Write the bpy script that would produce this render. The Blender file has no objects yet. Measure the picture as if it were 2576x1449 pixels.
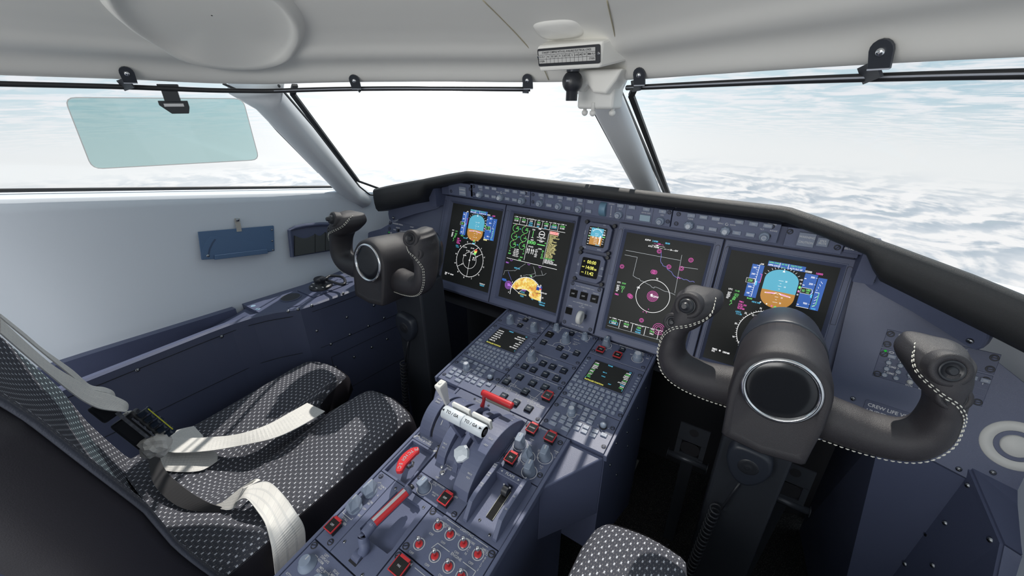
import bpy, bmesh, math, random
from mathutils import Vector as V, Matrix, noise
from mathutils.bvhtree import BVHTree
random.seed(7)
PI=math.pi
SC=bpy.context.scene; COL=SC.collection
CX=-0.375                                  # aircraft centreline
def mx(p): return V((2*CX-p[0],p[1],p[2]))
# ---------------------------------------------------------------- camera
FPX=1003.0; IW,IH=2576.0,1449.0
PITCH=math.atan(472.5/FPX); YAW=math.radians(33.3)
_r=V((math.cos(YAW),math.sin(YAW),0)); _f=V((-math.sin(YAW),math.cos(YAW),0))
FW=_f*math.cos(PITCH)+V((0,0,-math.sin(PITCH))); UP=_f*math.sin(PITCH)+V((0,0,math.cos(PITCH)))
def ray(x,y): return _r*(x-IW/2)-UP*(y-IH/2)+FW*FPX
def onz(x,y,z): d=ray(x,y); return d*(z/d.z)
def onx(x,y,k): d=ray(x,y); return d*(k/d.x)
def ony(x,y,k): d=ray(x,y); return d*(k/d.y)
def onp(x,y,p,n): d=ray(x,y); return d*(V(p).dot(n)/d.dot(n))
cam_d=bpy.data.cameras.new('camera'); cam=bpy.data.objects.new('camera',cam_d); COL.objects.link(cam)
cam_d.sensor_width=36; cam_d.lens=36*FPX/IW; cam_d.clip_start=.02; cam_d.clip_end=500
cam.matrix_world=Matrix(((_r.x,UP.x,-FW.x,0),(_r.y,UP.y,-FW.y,0),(_r.z,UP.z,-FW.z,0),(0,0,0,1)))
SC.camera=cam
# ---------------------------------------------------------------- materials
def srgb(r,g,b):
    f=lambda c:(c/255/12.92) if c<=10 else ((c/255+.055)/1.055)**2.4
    return (f(r),f(g),f(b),1)
MATS={}
def mat(name,col,rough=.5,metal=0,bump=0,bscale=400,emit=0,spec=.5,var=0,coat=0):
    if name in MATS: return MATS[name]
    m=bpy.data.materials.new(name); m.use_nodes=True; nt=m.node_tree; b=nt.nodes['Principled BSDF']
    b.inputs['Base Color'].default_value=col; b.inputs['Roughness'].default_value=rough; b.inputs['Metallic'].default_value=metal
    b.inputs['Specular IOR Level'].default_value=spec; b.inputs['Coat Weight'].default_value=coat
    if emit:
        b.inputs['Emission Color'].default_value=col; b.inputs['Emission Strength'].default_value=emit
        b.inputs['Base Color'].default_value=(col[0]*.3,col[1]*.3,col[2]*.3,1)
    if bump or var:
        tc=nt.nodes.new('ShaderNodeTexCoord'); no=nt.nodes.new('ShaderNodeTexNoise'); no.inputs['Scale'].default_value=bscale; no.inputs['Detail'].default_value=3
        nt.links.new(tc.outputs['Object'],no.inputs['Vector'])
        if bump:
            bp=nt.nodes.new('ShaderNodeBump'); bp.inputs['Strength'].default_value=bump; bp.inputs['Distance'].default_value=.001
            nt.links.new(no.outputs['Fac'],bp.inputs['Height']); nt.links.new(bp.outputs['Normal'],b.inputs['Normal'])
        if var:
            n2=nt.nodes.new('ShaderNodeTexNoise'); n2.inputs['Scale'].default_value=9; n2.inputs['Detail'].default_value=4
            nt.links.new(tc.outputs['Object'],n2.inputs['Vector'])
            mx_=nt.nodes.new('ShaderNodeMix'); mx_.data_type='RGBA'
            mx_.inputs[6].default_value=tuple(c*(1-var) for c in col[:3])+(1,); mx_.inputs[7].default_value=tuple(min(1,c*(1+var)) for c in col[:3])+(1,)
            nt.links.new(n2.outputs['Fac'],mx_.inputs[0]); nt.links.new(mx_.outputs[2],b.inputs['Base Color'])
    MATS[name]=m; return m
PANEL=mat('panel_paint',(.108,.126,.205,1),.42,bump=.25,bscale=900,var=.06)
PANEL2=mat('panel_body_paint',(.085,.100,.172,1),.45,bump=.25,bscale=900,var=.06)
BEZEL=mat('bezel_paint',(.105,.122,.20,1),.45,bump=.2,bscale=900)
DARK=mat('dark_gap',(.012,.012,.016,1),.6)
BLACKP=mat('black_plastic',(.022,.024,.030,1),.38)
KEYM=mat('key_cap',(.24,.275,.36,1),.45)
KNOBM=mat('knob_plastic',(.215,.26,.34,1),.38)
BTN=mat('button_face',(.018,.024,.040,1),.22)
BTND=mat('button_dead',(.014,.014,.014,1),.12)
WHITE=mat('white_legend',(.80,.83,.88,1),.5,emit=.18)
GREYL=mat('grey_legend',(.50,.53,.60,1),.5)
RED=mat('red_guard',(.55,.028,.035,1),.35)
CHROME=mat('chrome',(.75,.76,.78,1),.14,metal=1)
STEEL=mat('steel_screw',(.30,.31,.33,1),.25,metal=1)
FAST=mat('fastener_dark',(.030,.032,.040,1),.4)
LEATHER=mat('yoke_leather',(.030,.028,.033,1),.45,bump=.5,bscale=1400,var=.05)
YSHROUD=mat('yoke_shroud',(.026,.031,.044,1),.38,bump=.2,bscale=1200)
THREAD=mat('thread',(.72,.71,.64,1),.7)
LINER=mat('headliner',(.82,.81,.77,1),.62,bump=.08,bscale=60)
WALLM=mat('side_lining',(.66,.71,.78,1),.55,bump=.05,bscale=60)
PILLARM=mat('pillar_paint',(.70,.72,.75,1),.5)
GLARE=mat('glareshield_skin',(.020,.021,.023,1),.50,bump=.5,bscale=1500)
SEAL=mat('window_seal',(.02,.021,.024,1),.45)
BLUE=mat('blue_paint',(.075,.145,.27,1),.5)
SCREEN=mat('screen_glass',(.034,.035,.034,1),.38,spec=.12)
BONE=mat('light_grey_plastic',(.60,.65,.70,1),.36)
IVORY=mat('ivory_plastic',(.68,.68,.66,1),.5)
SHELL=mat('seat_leather',(.018,.016,.021,1),.5,bump=.2,bscale=700)
CYL=mat('anodised_dark',(.045,.05,.062,1),.35,metal=.3)
def em(name,r,g,b,s=.95): return mat('em_'+name,srgb(r,g,b),.5,emit=s)
EW=em('white',240,240,240,1.1); EG=em('green',120,225,120); EC=em('cyan',95,200,240); EMG=em('magenta',235,95,190); EY=em('yellow',235,230,110)
ESK=em('sky',92,178,205,.85); EBR=em('ground',190,135,62,.85); EBL=em('tape',52,98,178,.85); ER=em('red',225,75,60); EBK=mat('scr_black',(.004,.004,.004,1),.4); EVI=em('violet',125,130,215,.8); EGY=em('grey',185,190,195,.8); EPU=em('purple',180,110,220,.9); EAM=em('cream',225,215,150,.9)
GREENLED=em('led',30,160,50,.8)
# weather radar texture
def wx_mat():
    m=bpy.data.materials.new('weather_picture'); m.use_nodes=True; nt=m.node_tree; b=nt.nodes['Principled BSDF']
    tc=nt.nodes.new('ShaderNodeTexCoord'); n=nt.nodes.new('ShaderNodeTexNoise'); n.inputs['Scale'].default_value=75; n.inputs['Detail'].default_value=6; n.inputs['Roughness'].default_value=.7
    r=nt.nodes.new('ShaderNodeValToRGB'); e=r.color_ramp.elements
    e[0].position=.40; e[0].color=srgb(214,132,66); e[1].position=.64; e[1].color=srgb(250,240,200)
    k=r.color_ramp.elements.new(.52); k.color=srgb(245,214,92)
    nt.links.new(tc.outputs['Object'],n.inputs['Vector']); nt.links.new(n.outputs['Fac'],r.inputs['Fac']); nt.links.new(r.outputs['Color'],b.inputs['Emission Color'])
    b.inputs['Emission Strength'].default_value=.95; b.inputs['Base Color'].default_value=(.1,.08,.03,1); return m
WXM=wx_mat()
def glass(name,tr,gl=.04,tint=(1,1,1,1)):
    m=bpy.data.materials.new(name); m.use_nodes=True; nt=m.node_tree; nt.nodes.clear()
    o=nt.nodes.new('ShaderNodeOutputMaterial'); t=nt.nodes.new('ShaderNodeBsdfTransparent'); t.inputs[0].default_value=tr
    g=nt.nodes.new('ShaderNodeBsdfGlossy'); g.inputs['Roughness'].default_value=.05; g.inputs[0].default_value=tint
    x=nt.nodes.new('ShaderNodeMixShader'); x.inputs[0].default_value=gl
    nt.links.new(t.outputs[0],x.inputs[1]); nt.links.new(g.outputs[0],x.inputs[2]); nt.links.new(x.outputs[0],o.inputs[0]); return m
PANE=glass('window_pane',(1,1,1,1),.02); VISORG=glass('visor_tint',(.50,.66,.66,1),.03); PLATEG=glass('clear_edge',(.9,.9,.9,1),.2)
def fabric_mat(name='seat_fabric'):
    m=bpy.data.materials.new(name); m.use_nodes=True; nt=m.node_tree; b=nt.nodes['Principled BSDF']; b.inputs['Roughness'].default_value=.9
    b.inputs['Specular IOR Level'].default_value=.2
    uv=nt.nodes.new('ShaderNodeUVMap'); sx=nt.nodes.new('ShaderNodeSeparateXYZ'); nt.links.new(uv.outputs[0],sx.inputs[0])
    def mth(op,a,bv=None,c=None):
        n=nt.nodes.new('ShaderNodeMath'); n.operation=op
        for i,q in enumerate((a,bv,c)):
            if q is None: continue
            if hasattr(q,'links'): nt.links.new(q,n.inputs[i])
            else: n.inputs[i].default_value=q
        return n.outputs[0]
    def dashes(pu,pv,wu,wv,off):
        v=mth('DIVIDE',sx.outputs[1],pv); v=mth('ADD',v,off); row=mth('FLOOR',v); half=mth('MULTIPLY',mth('MODULO',row,2.0),.5)
        u=mth('ADD',mth('DIVIDE',sx.outputs[0],pu),half)
        return mth('MULTIPLY',mth('LESS_THAN',mth('FRACT',u),wu),mth('LESS_THAN',mth('FRACT',v),wv))
    big=dashes(.0185,.0062,.13,.66,0.0); small=dashes(.0046,.0062,.20,.40,.5)
    n=nt.nodes.new('ShaderNodeTexNoise'); n.inputs['Scale'].default_value=900; n.inputs['Detail'].default_value=2; nt.links.new(uv.outputs[0],n.inputs['Vector'])
    rib=mth('MULTIPLY',mth('LESS_THAN',mth('FRACT',mth('DIVIDE',sx.outputs[0],.0021)),.45),.5)
    def mixc(f,a,c):
        x=nt.nodes.new('ShaderNodeMix'); x.data_type='RGBA'; nt.links.new(f,x.inputs[0])
        for i,q in ((6,a),(7,c)):
            if hasattr(q,'links'): nt.links.new(q,x.inputs[i])
            else: x.inputs[i].default_value=q
        return x.outputs[2]
    c=mixc(n.outputs['Fac'],(.020,.022,.032,1),(.12,.125,.15,1))
    c=mixc(rib,c,(.055,.058,.075,1)); c=mixc(mth('MULTIPLY',small,.45),c,(.32,.31,.30,1)); c=mixc(big,c,(.58,.60,.66,1))
    nt.links.new(c,b.inputs['Base Color'])
    bp=nt.nodes.new('ShaderNodeBump'); bp.inputs['Strength'].default_value=.5; bp.inputs['Distance'].default_value=.001
    nt.links.new(n.outputs['Fac'],bp.inputs['Height']); nt.links.new(bp.outputs['Normal'],b.inputs['Normal']); return m
FABRIC=fabric_mat()
def web_mat():
    m=bpy.data.materials.new('belt_webbing'); m.use_nodes=True; nt=m.node_tree; b=nt.nodes['Principled BSDF']; b.inputs['Roughness'].default_value=.75
    uv=nt.nodes.new('ShaderNodeUVMap'); br=nt.nodes.new('ShaderNodeTexBrick'); br.inputs['Scale'].default_value=1.0
    br.inputs['Color1'].default_value=(.76,.75,.72,1); br.inputs['Color2'].default_value=(.70,.69,.67,1); br.inputs['Mortar'].default_value=(.63,.63,.62,1)
    br.inputs['Brick Width'].default_value=.014; br.inputs['Row Height'].default_value=.0035; br.inputs['Mortar Size'].default_value=.00045
    nt.links.new(uv.outputs[0],br.inputs['Vector']); nt.links.new(br.outputs['Color'],b.inputs['Base Color'])
    bp=nt.nodes.new('ShaderNodeBump'); bp.inputs['Strength'].default_value=.4; bp.inputs['Distance'].default_value=.001; bp.invert=True
    nt.links.new(br.outputs['Fac'],bp.inputs['Height']); nt.links.new(bp.outputs['Normal'],b.inputs['Normal']); return m
WEB=web_mat(); WEBP=mat('belt_cloth',(.62,.61,.59,1),.75,bump=.3,bscale=300); PIPE=mat('seat_piping',(.05,.055,.075,1),.8,bump=.8,bscale=500,var=.5)
def carpet_mat():
    m=bpy.data.materials.new('carpet'); m.use_nodes=True; nt=m.node_tree; b=nt.nodes['Principled BSDF']; b.inputs['Roughness'].default_value=1
    tc=nt.nodes.new('ShaderNodeTexCoord'); n=nt.nodes.new('ShaderNodeTexNoise'); n.inputs['Scale'].default_value=420; n.inputs['Detail'].default_value=2
    r=nt.nodes.new('ShaderNodeValToRGB'); r.color_ramp.elements[0].position=.52; r.color_ramp.elements[0].color=(.010,.010,.011,1); r.color_ramp.elements[1].position=.72; r.color_ramp.elements[1].color=(.12,.12,.12,1)
    nt.links.new(tc.outputs['Object'],n.inputs['Vector']); nt.links.new(n.outputs['Fac'],r.inputs[0]); nt.links.new(r.outputs[0],b.inputs['Base Color']); return m
CARPET=carpet_mat()
# ---------------------------------------------------------------- mesh builder
_txt={}
def glyphs(s,sh=0):
    k=(s,sh)
    if k not in _txt:
        c=bpy.data.curves.new('t','FONT'); c.body=s; c.size=1; c.align_x='CENTER'; c.align_y='CENTER'; c.resolution_u=2; c.shear=sh; c.offset=.016
        o=bpy.data.objects.new('t',c); COL.objects.link(o); bpy.context.view_layer.update()
        m=bpy.data.meshes.new_from_object(o.evaluated_get(bpy.context.evaluated_depsgraph_get()))
        _txt[k]=([v.co.copy() for v in m.vertices],[tuple(p.vertices) for p in m.polygons])
        bpy.data.objects.remove(o); bpy.data.curves.remove(c); bpy.data.meshes.remove(m)
    return _txt[k]
def frame(o,ex,ey):
    ex=V(ex).normalized(); ey=V(ey); ez=ex.cross(ey).normalized(); ey=ez.cross(ex)
    return Matrix(((ex.x,ey.x,ez.x,o[0]),(ex.y,ey.y,ez.y,o[1]),(ex.z,ey.z,ez.z,o[2]),(0,0,0,1)))
class MB:
    def __init__(s,F=None): s.v=[];s.f=[];s.m=[];s.mats=[];s.F=F or Matrix.Identity(4);s.uv=None;s.sm=[]
    def mi(s,m):
        if m not in s.mats: s.mats.append(m)
        return s.mats.index(m)
    def add(s,vs,fs,m,smooth=False,F=None):
        F=s.F if F is None else F
        b=len(s.v); s.v+=[F@V(p) for p in vs]; i=s.mi(m)
        for f in fs: s.f.append(tuple(b+k for k in f)); s.m.append(i); s.sm.append(smooth)
        return s
    def box(s,c,d,m,ch=0,F=None):
        x,y,z=c; a,b,e=d[0]/2,d[1]/2,d[2]/2
        if not ch:
            vs=[(x+i*a,y+j*b,z+k*e) for k in(-1,1) for j in(-1,1) for i in(-1,1)]
            return s.add(vs,[(0,2,3,1),(4,5,7,6),(0,1,5,4),(2,6,7,3),(0,4,6,2),(1,3,7,5)],m,F=F)
        vs=[]
        for zz,sh in((-e,0),(e-ch,0),(e,ch)):
            vs+=[(x-a+sh,y-b+sh,z+zz),(x+a-sh,y-b+sh,z+zz),(x+a-sh,y+b-sh,z+zz),(x-a+sh,y+b-sh,z+zz)]
        fs=[(3,2,1,0),(8,9,10,11)]
        for r in(0,4):
            for k in range(4): fs.append((r+k,r+(k+1)%4,r+4+(k+1)%4,r+4+k))
        return s.add(vs,fs,m,F=F)
    def prism(s,poly,z0,z1,m,ch=0,F=None):
        n=len(poly); vs=[(p[0],p[1],z0) for p in poly]
        a=sum(poly[i][0]*poly[(i+1)%n][1]-poly[(i+1)%n][0]*poly[i][1] for i in range(n))
        if a<0: poly=poly[::-1]; vs=[(p[0],p[1],z0) for p in poly]
        L=[(z1,0)] if not ch else [(z1-ch,0),(z1,ch)]
        for z,c in L:
            for i in range(n):
                p=V(poly[i][:2])
                if c:
                    e1=(V(poly[i][:2])-V(poly[i-1][:2])); e2=(V(poly[(i+1)%n][:2])-V(poly[i][:2]))
                    if e1.length>1e-9 and e2.length>1e-9:
                        e1.normalize();e2.normalize(); nn=V((-(e1.y+e2.y),e1.x+e2.x))
                        if nn.length>1e-6: nn.normalize(); p=p+nn*c
                vs.append((p.x,p.y,z))
        fs=[tuple(range(n))[::-1],tuple(range(len(vs)-n,len(vs)))]
        for r in range(len(L)):
            for i in range(n): fs.append((r*n+i,r*n+(i+1)%n,(r+1)*n+(i+1)%n,(r+1)*n+i))
        return s.add(vs,fs,m,F=F)
    def lathe(s,prof,m,c=(0,0,0),n=24,smooth=True,F=None,cap=True,sq=None):   # prof: (r,z)
        vs=[];
        for r,z in prof:
            for i in range(n):
                a=2*PI*i/n; k=1 if sq is None else sq(a)
                vs.append((c[0]+r*k*math.cos(a),c[1]+r*k*math.sin(a),c[2]+z))
        fs=[]
        for j in range(len(prof)-1):
            for i in range(n): fs.append((j*n+i,j*n+(i+1)%n,(j+1)*n+(i+1)%n,(j+1)*n+i))
        s.add(vs,fs,m,smooth,F)
        if cap:
            s.add(vs[-n:],[tuple(range(n))],m,False,F); s.add(vs[:n],[tuple(range(n))[::-1]],m,False,F)
        return s
    def tube(s,pts,r,m,n=8,smooth=True,F=None,closed=False):
        pts=[V(p) for p in pts]; N=len(pts); rr=r if isinstance(r,(list,tuple)) else [r]*N
        rings=[]; prev=None
        for i,p in enumerate(pts):
            t=(pts[(i+1)%N]-pts[i-1]) if closed else (pts[min(i+1,N-1)]-pts[max(i-1,0)])
            t.normalize()
            a=V((0,0,1)) if prev is None else prev
            if abs(a.dot(t))>.97: a=V((1,0,0)) if abs(t.x)<.9 else V((0,1,0))
            u=(a-t*a.dot(t)).normalized(); prev=u; w=t.cross(u)
            rings+= [p+(u*math.cos(2*PI*k/n)+w*math.sin(2*PI*k/n))*rr[i] for k in range(n)]
        fs=[]
        for i in range(N if closed else N-1):
            for k in range(n): fs.append((i*n+k,i*n+(k+1)%n,((i+1)%N)*n+(k+1)%n,((i+1)%N)*n+k))
        if not closed: fs+=[tuple(range(n))[::-1],tuple(range((N-1)*n,N*n))]
        return s.add(rings,fs,m,smooth,F)
    def bar(s,p,q,w,h,m,up=(0,0,1),F=None):      # rectangular bar between two points
        p=V(p);q=V(q);t=(q-p);L=t.length;t.normalize();u=V(up);x=t.cross(u)
        if x.length<1e-6: x=t.cross(V((1,0,0)))
        x.normalize();u=x.cross(t);b=[(p if e<0 else q)+x*(w/2*i)+u*(h/2*j) for e in(-1,1) for j in(-1,1) for i in(-1,1)]
        return s.add(b,[(0,1,3,2),(4,6,7,5),(0,4,5,1),(2,3,7,6),(0,2,6,4),(1,5,7,3)],m,F=F)
    def text(s,t,x,y,h,m=None,z=.0004,rot=0,sx=1.0,F=None,align='C',sh=0):
        vs,fs=glyphs(t,sh); 
        if not vs: return s
        k=h/.70; c,sn=math.cos(rot),math.sin(rot)
        xs=[v.x for v in vs]; off=0
        if align=='L': off=-min(xs)
        if align=='R': off=-max(xs)
        out=[]
        for v in vs:
            a=(v.x+off)*k*sx; b=v.y*k; out.append((x+a*c-b*sn,y+a*sn+b*c,z))
        return s.add(out,fs,m or WHITE,F=F)
    def line(s,pts,w,m=None,z=.0004,closed=False,F=None):
        P=[V((p[0],p[1])) for p in pts]
        if closed: P.append(P[0])
        N=len(P); vs=[]
        for i in range(N):
            if closed: a=P[i-1] if i>0 else P[N-2]; b=P[i+1] if i<N-1 else P[1]
            else: a=P[max(i-1,0)]; b=P[min(i+1,N-1)]
            e1=(P[i]-a); e2=(b-P[i])
            if e1.length<1e-9: e1=e2
            if e2.length<1e-9: e2=e1
            if e1.length<1e-9: e1=e2=V((1,0))
            e1=e1.normalized(); e2=e2.normalized(); n1=V((-e1.y,e1.x)); n2=V((-e2.y,e2.x)); n=n1+n2
            if n.length<1e-3: n=n1
            n.normalize(); k=w/2/max(.5,n.dot(n1)); vs+=[(P[i].x+n.x*k,P[i].y+n.y*k,z),(P[i].x-n.x*k,P[i].y-n.y*k,z)]
        fs=[(2*i+1,2*i+3,2*i+2,2*i) for i in range(N-1)]
        return s.add(vs,fs,m or WHITE,F=F)
    def arc(s,cx,cy,r,a0,a1,w,m=None,z=.0004,n=32,ry=None,F=None):
        ry=ry or r
        return s.line([(cx+r*math.cos(math.radians(a0+(a1-a0)*i/n)),cy+ry*math.sin(math.radians(a0+(a1-a0)*i/n))) for i in range(n+1)],w,m,z,F=F)
    def poly(s,pts,m,z=.0004,F=None):
        n=len(pts); a=sum(pts[i][0]*pts[(i+1)%n][1]-pts[(i+1)%n][0]*pts[i][1] for i in range(n))
        if a<0: pts=pts[::-1]
        return s.add([(p[0],p[1],z) for p in pts],[tuple(range(n))],m,F=F)
    def disc(s,x,y,r,m,z=.0004,n=20,ry=None,F=None):
        ry=ry or r
        return s.poly([(x+r*math.cos(2*PI*i/n),y+ry*math.sin(2*PI*i/n)) for i in range(n)],m,z,F)
    def grid(s,nu,nv,fn,m,uvf=None,smooth=True,F=None,flip=False,closeu=False):
        vs=[fn(i/nu,j/nv) for j in range(nv+1) for i in range(nu+1)]
        fs=[]
        for j in range(nv):
            for i in range(nu):
                q=(j*(nu+1)+i,j*(nu+1)+i+1,(j+1)*(nu+1)+i+1,(j+1)*(nu+1)+i)
                fs.append(q[::-1] if flip else q)
        b=len(s.v); s.add(vs,fs,m,smooth,F)
        if uvf:
            s.uv=s.uv or {}
            for j in range(nv+1):
                for i in range(nu+1): s.uv[b+j*(nu+1)+i]=uvf(i/nu,j/nv)
        return s
    def build(s,name,parent=None,label=None,cat=None,group=None,kind=None,bevel=0,subd=0,loc=None,solid=0):
        me=bpy.data.meshes.new(name)
        if parent is not None: L=WL(parent)
        elif loc is not None: L=V(loc)
        else:
            xs=[v.x for v in s.v];ys=[v.y for v in s.v];zs=[v.z for v in s.v]
            L=V(((min(xs)+max(xs))/2,(min(ys)+max(ys))/2,min(zs)))
        me.from_pydata([v-L for v in s.v],[],s.f)
        for m in s.mats: me.materials.append(m)
        for p,i,k in zip(me.polygons,s.m,s.sm): p.material_index=i; p.use_smooth=k
        if s.uv:
            ul=me.uv_layers.new(name='UVMap')
            for lp in me.loops: ul.data[lp.index].uv=s.uv.get(lp.vertex_index,(0,0))
        me.update()
        o=bpy.data.objects.new(name,me); COL.objects.link(o)
        if parent is not None: o.parent=parent; o['_wl']=list(L)
        else: o.location=L; o['_wl']=list(L)
        if label: o['label']=label
        if cat: o['category']=cat
        if group: o['group']=group
        if kind: o['kind']=kind
        if bevel:
            b=o.modifiers.new('bevel','BEVEL'); b.width=bevel; b.segments=2; b.limit_method='ANGLE'; b.angle_limit=.6
        if subd:
            b=o.modifiers.new('sub','SUBSURF'); b.levels=subd; b.render_levels=subd
        if solid:
            b=o.modifiers.new('solid','SOLIDIFY'); b.thickness=solid; b.offset=0
        return o
def WL(o): return V(o['_wl'])
def thing(name,label,cat,loc,group=None):
    o=bpy.data.objects.new(name,None); COL.objects.link(o); o.location=loc; o['_wl']=list(loc); o['label']=label; o['category']=cat; o.empty_display_size=.02
    if group: o['group']=group
    return o
def rrect(x0,y0,x1,y1,r,n=4):
    out=[]
    for cx,cy,a in((x1-r,y1-r,0),(x0+r,y1-r,90),(x0+r,y0+r,180),(x1-r,y0+r,270)):
        for i in range(n+1): t=math.radians(a+90*i/n); out.append((cx+r*math.cos(t),cy+r*math.sin(t)))
    return out
def smooth_path(pts,n=8,closed=False):
    P=[V(p) for p in pts]; out=[]; N=len(P)
    rng=range(N) if closed else range(N-1)
    for i in rng:
        if closed: a,b,c,d=P[i-1],P[i],P[(i+1)%N],P[(i+2)%N]
        else: a,b,c,d=P[max(i-1,0)],P[i],P[i+1],P[min(i+2,N-1)]
        for k in range(n):
            t=k/n; out.append(.5*((2*b)+(c-a)*t+(2*a-5*b+4*c-d)*t*t+(3*b-a-3*c+d)*t**3))
    if not closed: out.append(P[-1])
    return out
SKYS=1.0; SUNE=3.8; SUNAZ=-14; SUNEL=53; EXPO=0.0; FILLE=11.0
# ================================================================ CONTROL PANELS
TL=math.radians(8.1)
PF=frame((CX,.894,-.579),(1,0,0),(0,math.cos(TL),math.sin(TL)))
class Panel:
    def __init__(s,name,label,F,u0,u1,v0,v1,cat='control panel',th=.008,m=None,gap=.0007,group=None,z=0,ch=.0008,holes=None):
        s.F=F@Matrix.Translation((0,0,z)); s.F0=s.F
        c=s.F@V(((u0+u1)/2,-(v0+v1)/2,-th)); s.t=thing(name,label,cat,c,group); s.u=(u0,u1,v0,v1)
        s.L=MB(s.F)
        if holes is None:
            mb=MB(s.F); mb.prism([(u0+gap,-v1+gap),(u1-gap,-v1+gap),(u1-gap,-v0-gap),(u0+gap,-v0-gap)],-th,0,m or PANEL,ch=ch)
            s.plate=mb.build('faceplate',s.t)
    def txt(s,t,u,v,h=.0030,m=None,rot=0,sx=1,z=.0004,al='C',sh=0): s.L.text(t,u,-v,h,m,z,rot,sx,align=al,sh=sh); return s
    def ln(s,pts,w=.0009,m=None,z=.0004): s.L.line([(a,-b) for a,b in pts],w,m,z); return s
    def at(s,u,v,z=0,rot=0): return s.F@Matrix.Translation((u,-v,z))@Matrix.Rotation(rot,4,'Z')
    def fast(s,u,v,a=.5,r=.0042):
        mb=MB(s.at(u,v,0,a)); mb.lathe([(r*1.18,-.001),(r*1.18,.0004),(r*.95,.0006),(r*.9,.0003)],FAST,n=16)
        mb.lathe([(r*.78,0),(r*.78,.0013),(r*.6,.0017)],PANEL2,n=16); mb.box((0,0,.0018),(r*1.5,r*.26,.0004),DARK)
        mb.build('fastener',s.t)
    def screw(s,u,v,r=.0028):
        mb=MB(s.at(u,v,0,random.random()*3)); mb.lathe([(r,0),(r*.95,.0006),(r*.7,.0014),(r*.3,.0018)],STEEL,n=14)
        for a in(0,PI/2): mb.box((0,0,.0018),(r*1.3 if a==0 else r*.3,r*.3 if a==0 else r*1.3,.0003),DARK)
        mb.build('screw',s.t)
    def key(s,u,v,leg='',w=.0112,h=.0082,d=.0028,m=None,lh=.0026,round_=False,name='key',box=False,rot=0,sx=.9):
        mb=MB(s.at(u,v,0,rot)); m=m or KEYM
        if round_: mb.lathe([(w/2,0),(w/2,d*.8),(w/2-.0007,d)],m,n=18,sq=None if round_ is True else (lambda a:1))
        else: mb.box((0,0,d/2),(w,h,d),m,ch=.0007)
        if leg:
            ls=leg.split('\n')
            for i,l in enumerate(ls): mb.text(l,0,((len(ls)-1)/2-i)*lh*1.25,lh,WHITE,d+.0002,sx=sx)
        if box: mb.line([(-w*.32,-h*.36),(w*.32,-h*.36),(w*.32,h*.36),(-w*.32,h*.36)],.0006,WHITE,d+.0002,closed=True)
        return mb.build(name,s.t)
    def btn(s,u,v,leg='OFF',w=.0155,d=.0055,h=None,m=None,lh=.0034,name='push_button'):
        h=h or w; mb=MB(s.at(u,v)); mb.box((0,0,.0006),(w+.0022,h+.0022,.0012),DARK); mb.box((0,0,d/2),(w,h,d),m or BTN,ch=.0006)
        if leg=='-': mb.box((0,0,d+.0002),(w*.46,h*.10,.0002),WHITE)
        elif leg:
            ls=leg.split('\n')
            for i,l in enumerate(ls): mb.text(l,0,((len(ls)-1)/2-i)*lh*1.35,lh,WHITE,d+.0002)
        return mb.build(name,s.t)
    def guard(s,u,v,leg,w=.0195,h=.0205,d=.011,name='guarded_switch',tone=None):
        b=MB(s.at(u,v)); b.box((0,0,d/2),(w*.98,h*.98,d-.001),BTND,ch=.001); b.text(leg,0,0,.0036 if len(leg)<4 else .0030,WHITE,d+.0022,sx=.9)
        o=b.build(name,s.t); g=MB(s.at(u,v)); t=.0016
        for x in(-1,1): g.box((x*(w/2),0,d+.0006),(t,h+t,.003),RED,ch=.0004)
        g.box((0,-h/2,d+.0006),(w,t,.003),RED,ch=.0004); g.box((0,h/2+.0016,d-.0002),(w*.82,.0052,.0046),RED,ch=.0006)
        g.tube([(-w*.52,h/2+.003,d-.002),(w*.52,h/2+.003,d-.002)],.0016,BLACKP,n=8)
        gg=g.build('guard_frame',None,loc=WL(s.t)); gg.parent=o; gg.location=(0,0,0); 
        b2=MB(s.at(u,v)); b2.box((0,0,d+.0012),(w*.9,h*.92,.0012),BTND); k=b2.build('guard_window',None,loc=WL(s.t)); k.parent=o; k.location=(0,0,0)
        return o
    def ring(s,u,v,r=.0138,a0=0,a1=360,w=.0011): s.L.arc(u,-v,r,a0,a1,w); return s
    def knob(s,u,v,r=.0115,h=.022,kind='bar',rot=0,m=None,name='rotary_knob'):
        m=m or KNOBM; mb=MB(s.at(u,v,0,rot))
        if kind=='bar':      # pointer knob: skirt tapering to a flat grip
            n=28; rings=[]
            def ringp(k,wx,wy,z):  # superellipse-ish
                out=[]
                for i in range(n):
                    a=2*PI*i/n; c,sn=math.cos(a),math.sin(a); out.append((wx*math.copysign(abs(c)**k,c),wy*math.copysign(abs(sn)**k,sn),z))
                return out
            L=[ringp(1,r,r,0),ringp(1,r,r,h*.10),ringp(.95,r*.92,r*.97,h*.2),ringp(.75,r*.78,r*.93,h*.55),ringp(.4,r*.58,r*.90,h*.86),ringp(.35,r*.55,r*.89,h*.96),ringp(.35,r*.48,r*.83,h)]
            vs=[p for l in L for p in l]; fs=[]
            for j in range(len(L)-1):
                for i in range(n): fs.append((j*n+i,j*n+(i+1)%n,(j+1)*n+(i+1)%n,(j+1)*n+i))
            fs.append(tuple(range((len(L)-1)*n,len(L)*n))); mb.add(vs,fs,m,False)
            mb.box((0,r*.42,h+.0002),(r*.16,r*.72,.0005),WHITE)
        elif kind=='rocket': # faceted wide pointer
            mb.lathe([(r,0),(r,h*.14),(r*.9,h*.2)],m,n=24)
            pl=[(-r*.62,-r*.95),(r*.62,-r*.95),(r*.95,r*.1),(r*.35,r*1.15),(-r*.35,r*1.15),(-r*.95,r*.1)]
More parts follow.
